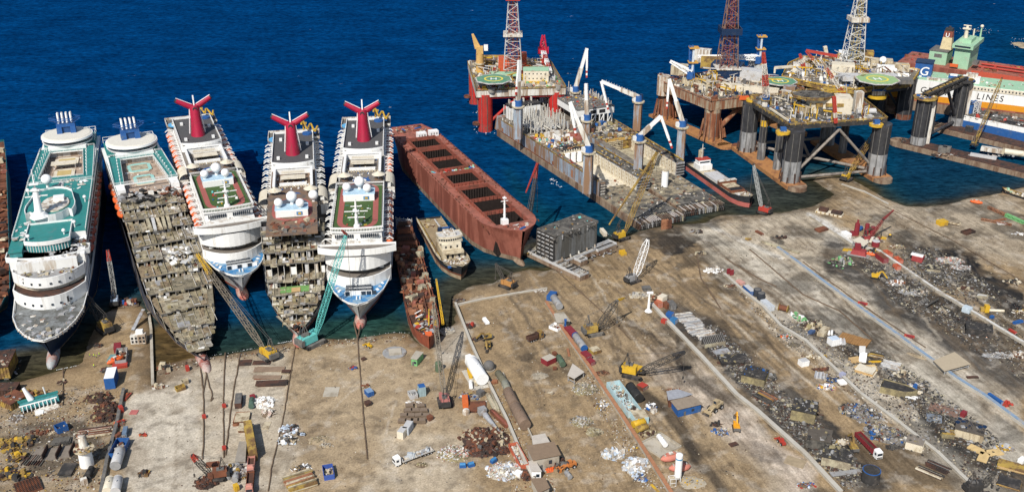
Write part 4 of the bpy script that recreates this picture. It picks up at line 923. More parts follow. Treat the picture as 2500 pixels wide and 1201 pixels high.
m.rail([(-L8,-7,5),(-26,-7.6,5.2),(-16,-7.4,6.4)],1.2,CREAM,2.5,.2);m.bar((-L8+3,-6.4,5.6),(-20,-6.9,6.6),.5,YELW);m.box((-5,-5.4,6.8),(2,1.6,.4),BLUEP);m.build('deck_debris',r8,stuff=True)
# -- offshore vessels, rigs and the ships behind them
def at(root,px,py,h=None,Y=None):
 """photo pixel -> the root's local frame, at height h or at world distance Y"""
 p=P(px,py,h)if Y is None else PY(px,py,Y)
 a=root.rotation_euler.z;d=p-root.location;return Vector((d.x*math.cos(a)+d.y*math.sin(a),-d.x*math.sin(a)+d.y*math.cos(a),p.z-root.location.z))
PIPEW=M('pale_pipe',(.6,.58,.52),.6,.1,.5,(.4,.33,.25),.4)
RUSTCOL=M('rusted_column',(.34,.19,.11),.85,.3,.35,(.2,.07,.035),.6,.4,True)
RUSTDK=M('rust_streaked_deck',(.4,.34,.24),.8,.25,.3,(.24,.1,.05),.55,.3,True)
COLB=M('black_column',(.04,.04,.043),.45,.3,.3,(.09,.09,.1),.35,.25,True)
COLG=M('greyed_column',(.31,.31,.31),.6,.2,.25,(.1,.1,.105),.45,.25,True)
COLR=M('red_column',(.47,.03,.025),.5,.15,.25,(.24,.06,.04),.4,.25,True)
PONT=M('orange_pontoon',(.42,.2,.075),.85,.25,.15,(.22,.1,.05),.45,.15)
SCORCH=M('scorched_deck',(.13,.12,.105),.9,.35,.3,(.05,.048,.045),.5)
WORKDECK=M('dirty_work_deck',(.2,.175,.14),.9,.3,.3,(.1,.085,.07),.5)
RIGMIX=[OFFW,CREAM,BUFF,WHITE,GREYM,YELW,YEL,GREYL,RUST,OFFW,BUFF]
def kcrane(root,base,hb,topy,elbow,tip=None,w=5.0,col=BLUEG,under=None):
 """pedestal crane with a two piece white box boom"""
 p=P(*base,hb);Y=p.y;a=at(root,*base,hb);top=at(root,base[0],topy,Y=Y);top.x,top.y=a.x,a.y
 m=MB();m.box(a,(w,w,top.z-a.z),col,PI/4-root.rotation_euler.z+.5);m.cyl(top,top+Vector((0,0,.8)),w*.85,w*.85,BUFF,14);ped=m.build('deck_crane',root)
 m=MB();m.cyl(top+Vector((0,0,.8)),top+Vector((0,0,4.6)),w*.52,w*.45,BLUEP,12);m.bx(top.x-2.6,top.x+.4,top.y-3.4,top.y-1.4,top.z+.6,top.z+3.4,WHITE);m.bx(top.x-1,top.x+1.4,top.y+1.2,top.y+2.6,top.z+2,top.z+5.4,NAVY);m.build('crane_turret',ped)
 m=MB();s=top+Vector((0,0,3.6));e=at(root,*elbow,Y=Y+.5);m.bar(s,s.lerp(e,.5),2.0,OFFW,2.8);m.bar(s.lerp(e,.5),e,1.7,WHITE,2.1)
 for k in range(12):q=s.lerp(e,.1+.07*k);m.bar(q,q+Vector((0,0,2.2)),.22,GREYL)
 m.bar(s+Vector((0,0,-1.6)),s.lerp(e,.45),.7,WHITE)
 if tip:
  t=at(root,*tip,Y=Y-1.5);n=10;m.bar(e,e.lerp(t,.68),1.3,WHITE,1.5)
  for k in range(4):m.bar(e.lerp(t,.68+.08*k),e.lerp(t,.76+.08*k),1.1,REDP if k%2 else WHITE,1.2)
 m.build('crane_boom',ped)
 return ped
def posts(mb,x0,x1,y0,y1,nx,ny,z,h,mat=PIPEW,t=.45):
 for i in range(nx):
  for j in range(ny):
   if random.random()<.12:continue
   x=x0+(x1-x0)*i/max(1,nx-1)+U(-.3,.3);y=y0+(y1-y0)*j/max(1,ny-1)+U(-.3,.3);mb.bar((x,y,z),(x,y,z+h*U(.6,1.1)),t,mat)
BASEF=M('grimy_tank_floor',(.3,.25,.17),.9,.3,.25,(.1,.09,.075),.5,.2)
# -- the two pipe carriers, cut from the bow
def carrier(label,origin,hd,La,Lf,B,wallc):
 r=T('pipelay_vessel',label,'ship',(origin[0],origin[1],0),hd,'cut down pipelay vessels');b=B/2;z=12.5
 m=MB();xt=-58
 m.bx(-La,xt,-b,b,5,z,BLUEG);m.bx(-La,Lf,-b-.5,b-3.6,-3,4.2,SCUM);m.bx(-La-.1,xt,-b-.1,b+.1,4.2,5,RUST);m.bx(-La,xt,-b,b,-3,4.1,SCUM)
 m.bx(-La+.3,xt-.3,-b+.3,b-.3,z,z+.2,WORKDECK)
 for i in range(16):
  x=-La+6+i*(La-8)/16;m.bx(x,x+.3,-b-.06,-b,5.4,z-.2,GREYM)
  if i%3==0:m.bx(x+1,x+3.5,-b-.05,-b+.05,5.2,U(7,11),RUSTL)
 m.box((-La-6,0,1),(12,B*.8,10),BLUEG,0,0,0,.9)
 h=m.build('hull',r)
 m=MB();wl=-b+4.6;wr=b-9 if wallc else b-6
 m.bx(xt,0,-b,wl,4.2,z,BLUEG);m.bx(xt+.1,-.2,-b+.2,wl-.2,z,z+.2,WORKDECK)
 for i in range(9):m.bx(-.1,.5,-b+.3,wl-.2,4.4+i*.88,4.8+i*.88,OFFW if i%2 else GREYD)
 for y in(-b+.2,wl-.6):m.bx(-.1,.6,y,y+.4,4.2,z,BURNT)
 m.bx(xt,-.3,wl,wl+.25,4.2,z-.4,CREAM);m.build('wing_wall',r)
 m=MB();m.bx(xt,2,wr,b,4.2,z,BLUEG);m.bx(xt+.1,1.6,wr+.2,b-.2,z,z+.2,SCORCH);m.bx(xt+.1,1.4,wr-.3,wr,4.2,z-.3,CREAM)
 for i in range(14):
  x=xt+3+i*4;m.bx(x,x+.35,wr-.6,wr-.2,4.2,z-.2,BUFF);
  for q in range(3):m.bx(x+1.4,x+2,wr-.34,wr-.28,6+q*2.4-.4,7+q*2.2,M('rust_drip',(.3,.2,.09),.8))
  m.box((x+.2,wr-1,4.2),(.5,1.4,1.6),CREAM,0,0,0,.5)
 for i in range(9):m.bx(1.9,2.6,wr+.2,b-.3,4.4+i*.9,4.9+i*.9,BURNT if i%2 else GREYM)
 m.bar((xt,b-1,z+1),(2,b-1,z+1),.5,YELW);m.bar((xt,wr+1,z+1),(-18,wr+1,z+1),.4,YELW);m.build('wing_wall',r)
 m=MB();m.bx(xt+1,Lf-24,wl,wr,4.2,4.4,CREAM if wallc else KHAKI);m.bx(-10,Lf-5,-b+.5,b-4,4.21,4.45,BASEF);m.bx(Lf-22,Lf-6,-b+4,b-5,4.4,4.5,SCORCH)
 m.bx(xt-.2,xt+.3,wl,wr,4.2,z-.1,BUFF)
 for i in range(6):m.bx(xt+.3,xt+.6,wl+1,wr-1,5.2+i*1.1,5.5+i*1.1,YELW)
 junk(m,-20,Lf-3,-b+1,b-4,4.45,260,.3,2.4,[SCORCH,GREYM,RUST,BURNT,KHAKI,OFFW]);m.build('tank_floor',r,stuff=True)
 m=MB();y=-b
 while y<b-4:
  m.bx(Lf-.2,Lf+1.6,y,y+.35,.6,4.2+U(-1.2,.5),random.choice([BURNT,BURNT,GREYM,KHAKI,RUSTD,GREYD]));m.bar((Lf-7,y,4.5),(Lf+1.5,y,4.3),.3,random.choice([BURNT,GREYL,BURNT]));y+=1.35
 m.bx(Lf-7,Lf-6,-b,b-4,4.3,4.8,BURNT);m.bx(Lf+.3,Lf+.9,-b,b-4,2.2,2.6,GREYM);m.build('cut_frames',r)
 return r,z
d=Vector((.438,-.899));hdA=math.atan2(d.y,d.x)
rA,zA=carrier('grey blue pipelay vessel with cream open tank, lying nearest the red bulk carrier',(66.4,568.6),hdA,140,44,34,True)
m=MB();posts(m,-128,-95,-12,14,9,9,zA,11);posts(m,-136,-128,-14,12,3,7,zA+3,8);posts(m,-134,-84,-15.6,-15.2,16,1,zA-4,6,OFFW,.6);m.build('pipe_stanchions',rA,stuff=True)
m=MB()
for j in range(22):y=-11+j*1.1;m.cyl((-124,y,zA+1+U(0,2.5)),(-98+U(-3,3),y,zA+1+U(0,2.5)),.5,.5,random.choice([PIPEW,GREYL,GREYM,STEEL]),6)
m.build('pipe_stack',rA,stuff=True)
m=MB();m.bx(-139,-131,-11,12,zA,zA+9,WHITE);m.bx(-139.2,-130.8,-11.2,12.2,zA+9,zA+10.4,BLACK);[m.bx(-139,-137,y,y+.6,zA+10.4,zA+13,OFFW)for y in(-9,-5,2,8)];m.build('stern_house',rA)
m=MB();junk(m,-94,-68,-14,15,zA+.2,620,.4,3.4,RIGMIX+[YEL,TURQ,REDP,BLUEP,OXDECK],None,.9);m.bx(-88,-86,-8,6,zA,zA+4,OFFW);m.bx(-90,-76,-2,-1.4,zA,zA+3,WHITE);m.bx(-84,-70,8,14,zA,zA+2.6,OXDECK);m.build('deck_machinery',rA,stuff=True)
m=MB();m.bx(-72,-58,-10,5,zA,zA+.3,DARK);  # near-black sheet on the deck paints the shade of an open well
for y in(-7,-2.5,2):m.cyl((-57,y,5),(-57,y,11.5),1.9,1.9,CLEANW,14)
for i in range(8):m.bx(-58.2,-57.6,-9+i*1.8,-8.4+i*1.8,4.4,zA+.8,CREAM)
m.bx(-58,-56.5,-9.6,5,10.6,11.2,YELW);m.build('open_tank_room',rA)
m=MB();junk(m,-60,-2,-16.6,-13,zA+.2,120,.3,2,[YELW,GREYD,RUST,REDP,BURNT,OFFW]);junk(m,-50,0,9,16.4,zA+.2,150,.3,1.8,[GREYD,BURNT,YEL,OFFW,GREYM]);m.rail([(-130,-16.8,zA),(-2,-16.8,zA)],1.2,YELW,3,.22);junk(m,-94,-60,-16,16,zA+.2,500,.3,2.2,[BUFF,RUST,KHAKI,YELW,GREYD,OFFW,RUSTL]);m.build('deck_litter',rA,stuff=True)
kcrane(rA,(1265,338),12.5,262,(1268,148),(1260,232));kcrane(rA,(1434,470),9,374,(1392,250),(1407,332))
rB,zB=carrier('grey blue pipelay vessel with a dark burnt deck and orange stained tank end',(91.5,594),hdA-.05,150,52,32,False)
m=MB();posts(m,-150,-118,-12,13,10,9,zB,12);posts(m,-118,-96,11,14.4,12,2,zB,9);m.build('pipe_stanchions',rB,stuff=True)
m=MB();m.bx(-151,-144,-13,4,zB,zB+11,WHITE);m.bx(-151.2,-143.8,-13.2,4.2,zB+11,zB+13,BLACK);m.build('stern_house',rB)
m=MB();m.bx(-120,-88,-13.5,14.5,zB+6.4,zB+11,WHITE);m.bx(-120.3,-87.7,-13.8,14.8,zB+11,zB+11.4,GREYD)
for y in(-4,3):m.bx(-87.9,-87.6,y,y+4.4,zB+7.6,zB+9.8,DARK);
for i in range(9):
 y=-12.6+i*3.2;m.bar((-88,y,zB),(-88,y,zB+6.4),.6,WHITE);m.bar((-88,y,zB),(-88,y+3.2,zB+6.2),.4,WHITE)if i%2 and i<8 else 0;m.bar((-100,y,zB),(-100,y,zB+6.4),.6,OFFW)
m.build('stilted_deckhouse',rB)
m=MB();junk(m,-119,-90,-12,13,zB+11.5,180,.4,2.4,[GREYD,GREYM,YEL,OFFW,RUST,REDP,BUFF]);posts(m,-119,-92,12,14,12,2,zB+11.4,3.5,OFFW,.35);junk(m,-86,-58,-14,15,zB+.2,420,.5,4.5,[GREYD,BURNT,RUST,BUFF,KHAKI,GREYM,OFFW,OLIVE,SCORCH,BLUEP,YELW],None,.8)
for i in range(5):m.box((-78+i*4,2+i,zB+.6),(8,3.2,.5),random.choice([CREAM,BUFF,KHAKI,RUSTD]),U(0,3),U(-.2,.2),U(-.2,.2))
m.build('deck_wreckage',rB,stuff=True)
m=MB();junk(m,-56,0,8,15.4,zB+.2,130,.3,1.8,[GREYD,BURNT,OFFW,YEL,RUST]);m.bar((-130,15.6,zB+.9),(0,15.6,zB+.9),.5,YELW);junk(m,-90,-50,-15,15,zB+.2,500,.3,2.4,[BURNT,RUST,KHAKI,YELW,GREYD,OFFW,RUSTL,SCORCH]);m.build('deck_litter',rB,stuff=True)
m=MB();m.bx(-56,-54,-11,10,5,zB,YELW)
for i in range(6):m.bx(-54.1,-53.2,-9,3,4.6+i*1.2,5.2+i*1.2,BUFF)
m.bx(-54,-53.4,-10,9,11,zB+.2,M('orange_stained_steel',(.45,.28,.08),.8,.2));q=at(rB,1622,455,4.4);m.build('tank_end',rB)
m=MB();m.cyl((q.x,q.y,4.4),(q.x,q.y,14.5),2.1,2.1,CLEANW,16);m.cyl((q.x,q.y,14.5),(q.x,q.y,15),2.2,2.0,BUFF,16);m.build('white_tank',rB)
for nm,base,hb,ty,el,tp in((0,(1404,262),14,226,(1433,119),(1432,190)),(0,(1432,325),12.5,296,(1431,205),None),(0,(1555,318),12.5,250,(1468,199),(1485,268)),(0,(1557,425),9,346,(1614,284),(1641,362)),(0,(1660,390),9,312,(1634,194),(1628,266))):
 kcrane(rB,base,hb,ty,el,tp,5.0)
 # -- cut midship block on the slip
p=G(1361,655);ang=math.atan2(.66,.75)
rk=T('ship_section','grey cut ship section standing on floor frames beside the bulk carrier bow','ship section',(P(1358,578,18).x,P(1358,578,18).y,YARD),ang)
m=MB();W,D_=30,13.5
m.bx(0,W,.3,D_,3,17,GREYD);m.bx(-.4,W+.4,0,D_+.4,16.6,17.2,SCORCH);m.bx(.8,W-.8,-.1,.3,3,16.6,M('grey_bulkhead',(.17,.175,.175),.75,.2,.2,(.09,.085,.075),.55,.2,True))
for i in range(5):m.box((4+i*6,-.4,14.5),(.3,.8,2.4),GREYM);m.box((4+i*6,-.5,3),(.3,1.2,1.6),OFFW,0,0,0,.4)
m.build('bulkhead_block',rk)
m=MB()
for i in range(12):m.bx(-.9,0,.8,D_-.4,3.4+i*1.1,3.7+i*1.1,GREYL if i%2 else BURNT)
for y in(.6,3.6,7,10,D_-.4):m.bx(-1.1,.1,y,y+.5,3,16.6,BURNT)
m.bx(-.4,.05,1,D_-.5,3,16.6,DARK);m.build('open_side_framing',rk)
m=MB()
for x0,x1,y0,y1 in((-2.4,4.2,-20,D_+20),(4.2,W-4,-3,0),(W-4,W+10,-5,1.5),(10,15,-8,-3)):
 m.bx(x0,x1,y0,y1,0,2.2,SCUM);m.bx(x0+.2,x1-.2,y0+.2,y1-.2,2.2,2.4,BURNT);y=y0+.3
 while y<y1-.4:m.bx(x0+.2,x1-.2,y,y+.3,2.3,U(3,3.7),random.choice([OFFW,GREYL,BURNT]));y+=1.3
 for x in(x0,x1-.3):m.bx(x,x+.3,y0+.1,y1-.1,2.2,3.5,random.choice([GREYL,BURNT]))
m.build('floor_frames',rk)
m=MB();junk(m,0,W,.5,D_,17.2,26,.4,2.4,[GREYD,RUST,OFFW,YELW,GREYM,TURQ]);junk(m,-3,4,D_+2,D_+18,2.6,40,.6,3,[BURNT,GREYM,YELW,KHAKI]);m.bx(-4,6,D_+6,D_+24,2,6.5,KHAKI);junk(m,-3,W+8,-8,0,.4,120,.3,2.2,[BURNT,SCORCH,GREYM,RUSTD,GREYL]);junk(m,-2,W+2,-1.2,.2,16,24,.5,2,[BURNT,SCORCH]);m.build('loose_steel',rk,stuff=True)
# -- small red and black coaster
rs,Ls=ship_root('coaster','small black and red coaster beached beside the cut pipelay vessel','ship',(1834,487),5.5,(1694,395),5)
st=[(0,.4,7.2,-1.5,.1),(-2.5,3.2,6.9,-2.4,1.6),(-7,5.6,6.2,-6,4.4),(-14,6.4,5.2,-13,6.2),(-Ls,6,5,-Ls,5.5)]
m=MB();hull(m,st,[(2.8,M('faded_red_boot',(.45,.13,.11),.7,.15,.2,(.35,.1,.05),.4)),(None,BLACK)],BUFF,.9,capm=BLACK);m.build('hull',rs)
m=MB();m.bx(-27,-15,-4.6,4.6,4.2,5.8,RUST);m.bx(-26.6,-20,-4.2,4.2,5.8,6,BUFF);m.bx(-19.6,-15.4,-4.2,4.2,5.8,5.86,DARK);m.bx(-48,-29,-4.6,4.6,4.2,5.8,GREYL);m.bx(-29,-27,-6,6,4.2,7.4,RUST);m.bx(-29.4,-26.6,-6,6,7.4,7.7,OFFW);m.build('hatches',rs)
m=MB();junk(m,-12,-2,-4,4,5.4,46,.4,1.8,[OFFW,RUST,WHITE,GREYL,OXDECK],lambda x,y:abs(y)<-x*.45);m.build('foredeck_gear',rs,stuff=True)
m=MB();m.bx(-62,-54,-4.4,4.4,4.4,8,WHITE);m.bx(-61,-56,-4,4,8,10.6,WHITE);m.bx(-61,-56,-4.2,4.2,10.6,11,REDP);m.bar((-60,0,11),(-60,0,20),.4,OFFW);m.bar((-60,-1.6,17),(-60,1.6,17),.3,OFFW);m.box((-64,1.5,4.4),(2.4,2.4,10),BUFF);m.bx(-55.95,-55.85,-3.4,3.4,8.8,9.8,GLASSD);m.build('wheelhouse',rs)
# -- semi submersible rigs
def rig_root(name,label,x,y,group=None):return T(name,label,'oil rig',(x,y,0),0,group)
def column(r,x,y,z0,z1,rad,bands,name='column',n=18,ladder=True):
 """bands: (z top, material) from the water up"""
 m=MB();z=z0
 for zt,mt in bands:m.cyl((x,y,z),(x,y,zt),rad,rad,mt,n);z=zt
 if ladder:
  for a in(3.6,4.3,5.0):m.bar((x+math.cos(a)*(rad+.3),y+math.sin(a)*(rad+.3),z0+1),(x+math.cos(a)*(rad+.3),y+math.sin(a)*(rad+.3),z1-1),.3,GREYD)
 return m.build(name,r)
def helideck(r,c,rad,mat,tilt=0,rim=OFFW,sides=8):
 m=MB();o=[(c[0]+rad*math.cos(t),c[1]+rad*math.sin(t))for t in[2*PI*i/sides+PI/8+tilt for i in range(sides)]];m.prism(o,c[2]-.6,c[2],GREYL,mat)
 m.ring(o,[(c[0]+(a-c[0])*.94,c[1]+(b-c[1])*.94)for a,b in o],c[2]+.01,c[2]+.06,rim)
 for t in range(6):a=2*PI*t/6;m.bar((c[0]+rad*.8*math.cos(a),c[1]+rad*.8*math.sin(a),c[2]-.5),(c[0]+rad*.4*math.cos(a),c[1]+rad*.4*math.sin(a),c[2]-7),.5,GREYM)
 h=m.build('helideck',r);m=MB();n=28
 m.ring([(c[0]+rad*.5*math.cos(2*PI*i/n),c[1]+rad*.5*math.sin(2*PI*i/n))for i in range(n)],[(c[0]+rad*.41*math.cos(2*PI*i/n),c[1]+rad*.41*math.sin(2*PI*i/n))for i in range(n)],c[2]+.04,c[2]+.1,M('helideck_yellow',(.72,.6,.08),.6));
 k=rad*.13
 for sx in(-1,1):m.bx(c[0]+sx*k-k*.22,c[0]+sx*k+k*.22,c[1]-k*1.4,c[1]+k*1.4,c[2]+.04,c[2]+.1,CLEANW)
 m.bx(c[0]-k,c[0]+k,c[1]-k*.22,c[1]+k*.22,c[2]+.04,c[2]+.09,CLEANW);m.build('helideck_marking',h)
def derrick(r,c,w0,w1,h,mat,mat2=None,plat=None,t=.34):
 m=MB();a=Vector(c);b=a+Vector((0,0,h));m.lattice(a,b,w0,w1,mat,h/13,t)
 if mat2:m.lattice(a+Vector((.2,.2,0)),b,w0*.45,w1*.5,mat2,h/10,t)
 o=m.build('derrick',r)
 if plat:
  m=MB()
  for f,mt,hh in plat:w=(w0+(w1-w0)*f)+4;m.bx(c[0]-w/2,c[0]+w/2,c[1]-w/2,c[1]+w/2,c[2]+h*f,c[2]+h*f+hh,mt)
  m.build('derrick_platform',o)
 return o
def boomcrane(r,base,top,tip,mat,cab,w=1.8,tip2=None,bands=None):
 """pedestal crane with lattice boom; points in the rig's frame"""
 m=MB();m.cyl(base,top,2,2,cab,12);m.cyl(Vector(top)-Vector((0,0,.6)),top,3,3,YELW,12);c=m.build('deck_crane',r)
 m=MB();t=Vector(top);m.bx(t.x-2,t.x+2,t.y-2,t.y+2,t.z,t.z+3,BLUEP);m.bar(t+Vector((-1.4,0,3)),t+Vector((0,0,11)),.4,OFFW);m.bar(t+Vector((1.4,0,3)),t+Vector((0,0,11)),.4,OFFW);m.build('crane_cab',c)
 m=MB();s=t+Vector((0,-1.5,2));e=Vector(tip)
 if bands:
  n=len(bands)
  for k,b_ in enumerate(bands):m.lattice(s.lerp(e,k/n),s.lerp(e,(k+1)/n),w*(1-.6*k/n),w*(1-.6*(k+1)/n),b_,w,.3)
 else:m.lattice(s,e,w,w*.4,mat,w*.9,.3)
 m.bar(t+Vector((0,0,11)),e,.15,GREYD);m.build('crane_boom',c)
 return c
def slab(mb,pts,z0,z1,side,top):mb.prism([(p.x,p.y)for p in pts],z0,z1,side,top)
def inside(pts):
 def f(x,y):
  n=len(pts);c=False
  for i in range(n):
   a,b=pts[i],pts[(i+1)%n]
   if(a[1]>y)!=(b[1]>y)and x<(b[0]-a[0])*(y-a[1])/(b[1]-a[1])+a[0]:c=not c
  return c
 return f
def scatter_on(r,pts,z,n,smin,smax,mats,name='deck_machinery',tall=.8):
 m=MB();xs=[p[0]for p in pts];ys=[p[1]for p in pts];junk(m,min(xs),max(xs),min(ys),max(ys),z,n,smin,smax,mats,inside(pts),tall);return m.build(name,r,stuff=True)
 # red rig
ra=rig_root('oil_rig','red legged oil rig with green helideck and tall lattice derrick',1.5,736);o=ra.location
C=[Vector((-19,699))-o.xy,Vector((31,706))-o.xy,Vector((22,774))-o.xy,Vector((-28,767))-o.xy]
for c in C:column(ra,c.x,c.y,-2,27,5.2,[(6,M('red_column_low',(.42,.04,.035),.5,.2,.3,(.22,.07,.05),.4)),(27,COLR)])
m=MB()
for a,b in((0,3),(1,2)):
 p,q=C[a],C[b];d_=(q-p).normalized();m.bar((p.x-d_.x*9,p.y-d_.y*9,-1.6),(q.x+d_.x*9,q.y+d_.y*9,-1.6),12,RUST,3)
for a,b in((0,1),(2,3),(0,3),(1,2)):
 p,q=C[a],C[b];mid_=(p+q)/2;m.cyl((p.x,p.y,3),(mid_.x,mid_.y,26),1.1,1.1,COLR,8);m.cyl((q.x,q.y,3),(mid_.x,mid_.y,26),1.1,1.1,COLR,8)
for sx in(-1,1):c=C[0]if sx<0 else C[3];m.ring([(c.x-6+3*math.cos(t),c.y-2+3*math.sin(t))for t in[2*PI*i/8 for i in range(8)]],[(c.x-6+2*math.cos(t),c.y-2+2*math.sin(t))for t in[2*PI*i/8 for i in range(8)]],5,6.5,RUST)
m.build('braces',ra)
dk=[(C[0].x-6,C[0].y-5),(C[1].x+7,C[1].y-4),(C[2].x+7,C[2].y+6),(C[3].x-6,C[3].y+6)]
m=MB();m.prism(dk,25.5,30,OFFW,WORKDECK);m.prism([(a*.97,b*.97)for a,b in dk],24,25.5,COLR);m.rail([(a,b,30)for a,b in dk+dk[:1]],1.4,YELW,4,.3);m.build('main_deck',ra)
scatter_on(ra,[(a*.95,b*.95)for a,b in dk],30,800,.5,4,RIGMIX+[REDP,ORANGE,GREENP],tall=1.0)
c=at(ra,1252,166,38);m=MB()
for px,py,sx,sy,h,mt in((1230,172,8,8,11,ORANGE),(1248,178,11,6,6,REDP),(1276,165,6,8,12,ORANGE),(1262,172,14,9,8,REDP),(1280,178,10,8,6,ORANGE)):q=at(ra,px,py,31);m.box((q.x,q.y,30),(sx,sy,h),M('drill_house_red',(.5,.1,.04),.6,.15,.4,(.3,.1,.05),.3))
m.build('drill_house',ra)
derrick(ra,(c.x,c.y,38),13,3.6,66,M('pale_lattice',(.5,.48,.46),.6,.2),M('red_lattice',(.4,.12,.08),.6,.2),[(.36,OFFW,1.6),(.74,REDP,.8)])
q=at(ra,1308,196,31);m=MB();m.box((q.x,q.y,30),(18,10,9),CREAM);m.bx(q.x-9.2,q.x+9.2,q.y-5.2,q.y+5.2,39,39.4,PALEGREEN)
for i in range(6):
 for z in(33,36.4):m.bx(q.x-8+i*2.8,q.x-7.2+i*2.8,q.y-5.05,q.y-4.9,z,z+.9,GLASSD)
m.bx(q.x-6,q.x+8,q.y-8,q.y-5,30,31.6,YEL);m.bx(q.x-10,q.x+14,q.y-12,q.y-7,28.5,30.4,CREAM);m.build('living_quarters',ra)
q=at(ra,1200,152,31);m=MB();m.box((q.x,q.y,30),(20,14,3),M('brown_pipe_deck',(.17,.1,.07),.8));m.bx(q.x-10,q.x+12,q.y+6,q.y+8,33,34.5,YELW);m.bx(q.x-10,q.x+10,q.y-8,q.y-7,33,34,YELW);m.bx(q.x+5,q.x+8,q.y-8.6,q.y-5,33,36.5,WHITE);m.build('pipe_deck',ra)
q=at(ra,1172,176,30);m=MB();m.cyl((q.x,q.y,29),(q.x,q.y,44),3.2,2.8,M('tan_crane',(.55,.34,.12),.6),12);m.cyl((q.x,q.y,36),(q.x,q.y,37),4,4,BUFF,12);m.box((q.x,q.y,44),(5,5,5),M('tan_crane',(0,0,0)));m.box((q.x-1.4,q.y,48),(4.4,2.6,11),M('tan_crane',(0,0,0)),0,0,-.35,.35);m.bx(q.x+3,q.x+6,q.y-1,q.y+2,46,50,WHITE);m.cyl((q.x,q.y,28),(q.x,q.y,31),4,3.6,YEL,12);m.build('deck_crane',ra)
q=at(ra,1326,148,34);e=at(ra,1345,180,36);boomcrane(ra,(q.x,q.y,30),(q.x,q.y,38),(e.x,e.y,37),None,REDP,3.4,None,[CLEANW,REDP,CLEANW,REDP,CLEANW]);m=MB();m.lattice((q.x,q.y+1,40),(q.x,q.y,53),6,1.6,M('crane_red',(.5,.02,.05),.5),2.4,.5);m.bx(q.x-4,q.x+4,q.y-1,q.y+2,39,44,M('crane_red',(0,0,0)));m.build('crane_mast',ra)
q=at(ra,1205,193,37);helideck(ra,(q.x,q.y,37),13.5,HELI,.15);m=MB();q2=at(ra,1205,180,35);m.box((q2.x+8,q2.y,34),(22,8,1.4),PALEGREEN);m.build('upper_walkway',ra)
m=MB()
for a,b in((1325,208),(1362,215),(1175,210),(1200,222),(1292,212)):q=at(ra,a,b,30);m.cyl((q.x,q.y,29),(q.x,q.y,32),2.4,2.4,M('winch_grey',(.3,.28,.25),.7,.3),10)
m.build('anchor_winches',ra)
# rusty rig
rb=rig_root('oil_rig','rust streaked oil rig with blue crane towers and dark derrick box',155,712);o=rb.location
C=[Vector((112,724))-o.xy,Vector((137.5,676))-o.xy,Vector((195,703))-o.xy,Vector((170,752))-o.xy]
for c in C:column(rb,c.x,c.y,-1,25,5.6,[(4,PONT),(21,RUSTCOL),(25,RUSTDK)])
m=MB()
for a,b in((0,1),(3,2)):
 p,q=C[a],C[b];d_=(q-p).normalized();s0=p-d_*12;e0=q+d_*16;m.bar((s0.x,s0.y,-.2),(e0.x,e0.y,-.2),11,PONT,4);m.cyl((e0.x,e0.y,-2),(e0.x,e0.y,1.8),5.5,5.5,PONT,14)
p,q=C[1],C[2];m.cyl((p.x,p.y,3),((p.x*.6+q.x*.4),(p.y*.6+q.y*.4),24),1.8,1.8,RUSTCOL,10)
for c in C[:2]:
 for a in range(8):t=2*PI*a/8;m.bar((c.x+8.4*math.cos(t),c.y+8.4*math.sin(t),2),(c.x+6*math.cos(t),c.y+6*math.sin(t),16),.8,RUSTCOL)
 m.box((c.x+6,c.y+5,1.5),(9,7,7),RUSTL,.4,0,0,.7)
m.build('pontoons',rb)
dk=[(C[0].x-7,C[0].y-1),(C[1].x-3,C[1].y-7),(C[2].x+10,C[2].y-4),(C[3].x+6,C[3].y+8)]
m=MB();m.prism(dk,23.5,29.5,RUSTDK,WORKDECK);m.rail([(a,b,29.5)for a,b in dk+dk[:1]],1.4,RUSTL,4,.35);m.build('main_deck',rb)
scatter_on(rb,[(a*.95,b*.95)for a,b in dk],29.5,800,.5,4,[BUFF,RUSTDK,CREAM,RUSTL,GREYL,YELW,BUFF,OFFW,GREYD,NAVY,RUST],tall=1.1)
m=MB()
for px,py,sx,sy,h,mt in((1775,178,22,14,8,NAVY),(1820,190,26,10,7,GREYL),(1845,160,10,8,8,GREYL),(1700,205,20,6,4,BUFF),(1830,222,40,5,4,CREAM),(1660,180,12,9,7,BUFF),(1735,165,14,8,9,YELW),(1715,150,12,7,10,OFFW),(1925,240,8,6,9,BLUEG)):q=at(rb,px,py,30);m.box((q.x,q.y,29.5),(sx,sy,h),mt,-.4)
for i in range(10):q=at(rb,1812+i*5,222,33.6);m.box((q.x,q.y-2.6,31),(.9,.4,1.3),GLASSD,-.4)
m.build('deck_houses',rb)
q=at(rb,1620,205,28);m=MB();m.cyl((q.x,q.y,20),(q.x,q.y,34),4.6,4.6,M('stained_tank',(.55,.5,.42),.7,.2,.4,(.3,.16,.08),.5,.5,True),14);junk(m,q.x-4,q.x+4,q.y-4,q.y+4,34,20,.6,2.4,RIGMIX);m.build('corner_tower',rb)
c=at(rb,1775,160,38);dr=derrick(rb,(c.x,c.y,37),13.5,3.4,72,M('rusty_lattice',(.2,.12,.09),.7,.3),M('dark_red_lattice',(.24,.07,.06),.7),None);m=MB();w=7.4;z=61.5;m.ring([(c.x-w,c.y-w),(c.x+w,c.y-w),(c.x+w,c.y+w),(c.x-w,c.y+w)],[(c.x-w+.5,c.y-w+.5),(c.x+w-.5,c.y-w+.5),(c.x+w-.5,c.y+w-.5),(c.x-w+.5,c.y+w-.5)],z,z+4.6,NAVY);m.bx(c.x-w+.3,c.x+w-.3,c.y-w+.3,c.y+w-.3,z,z+.5,BUFF);m.build('derrick_platform',dr);m=MB();m.bx(c.x-8,c.x+8,c.y-8,c.y+8,29.5,37,NAVY);m.bx(c.x-9,c.x+9,c.y-9,c.y+9,36.6,37.4,OFFW);m.build('drill_floor',rb)
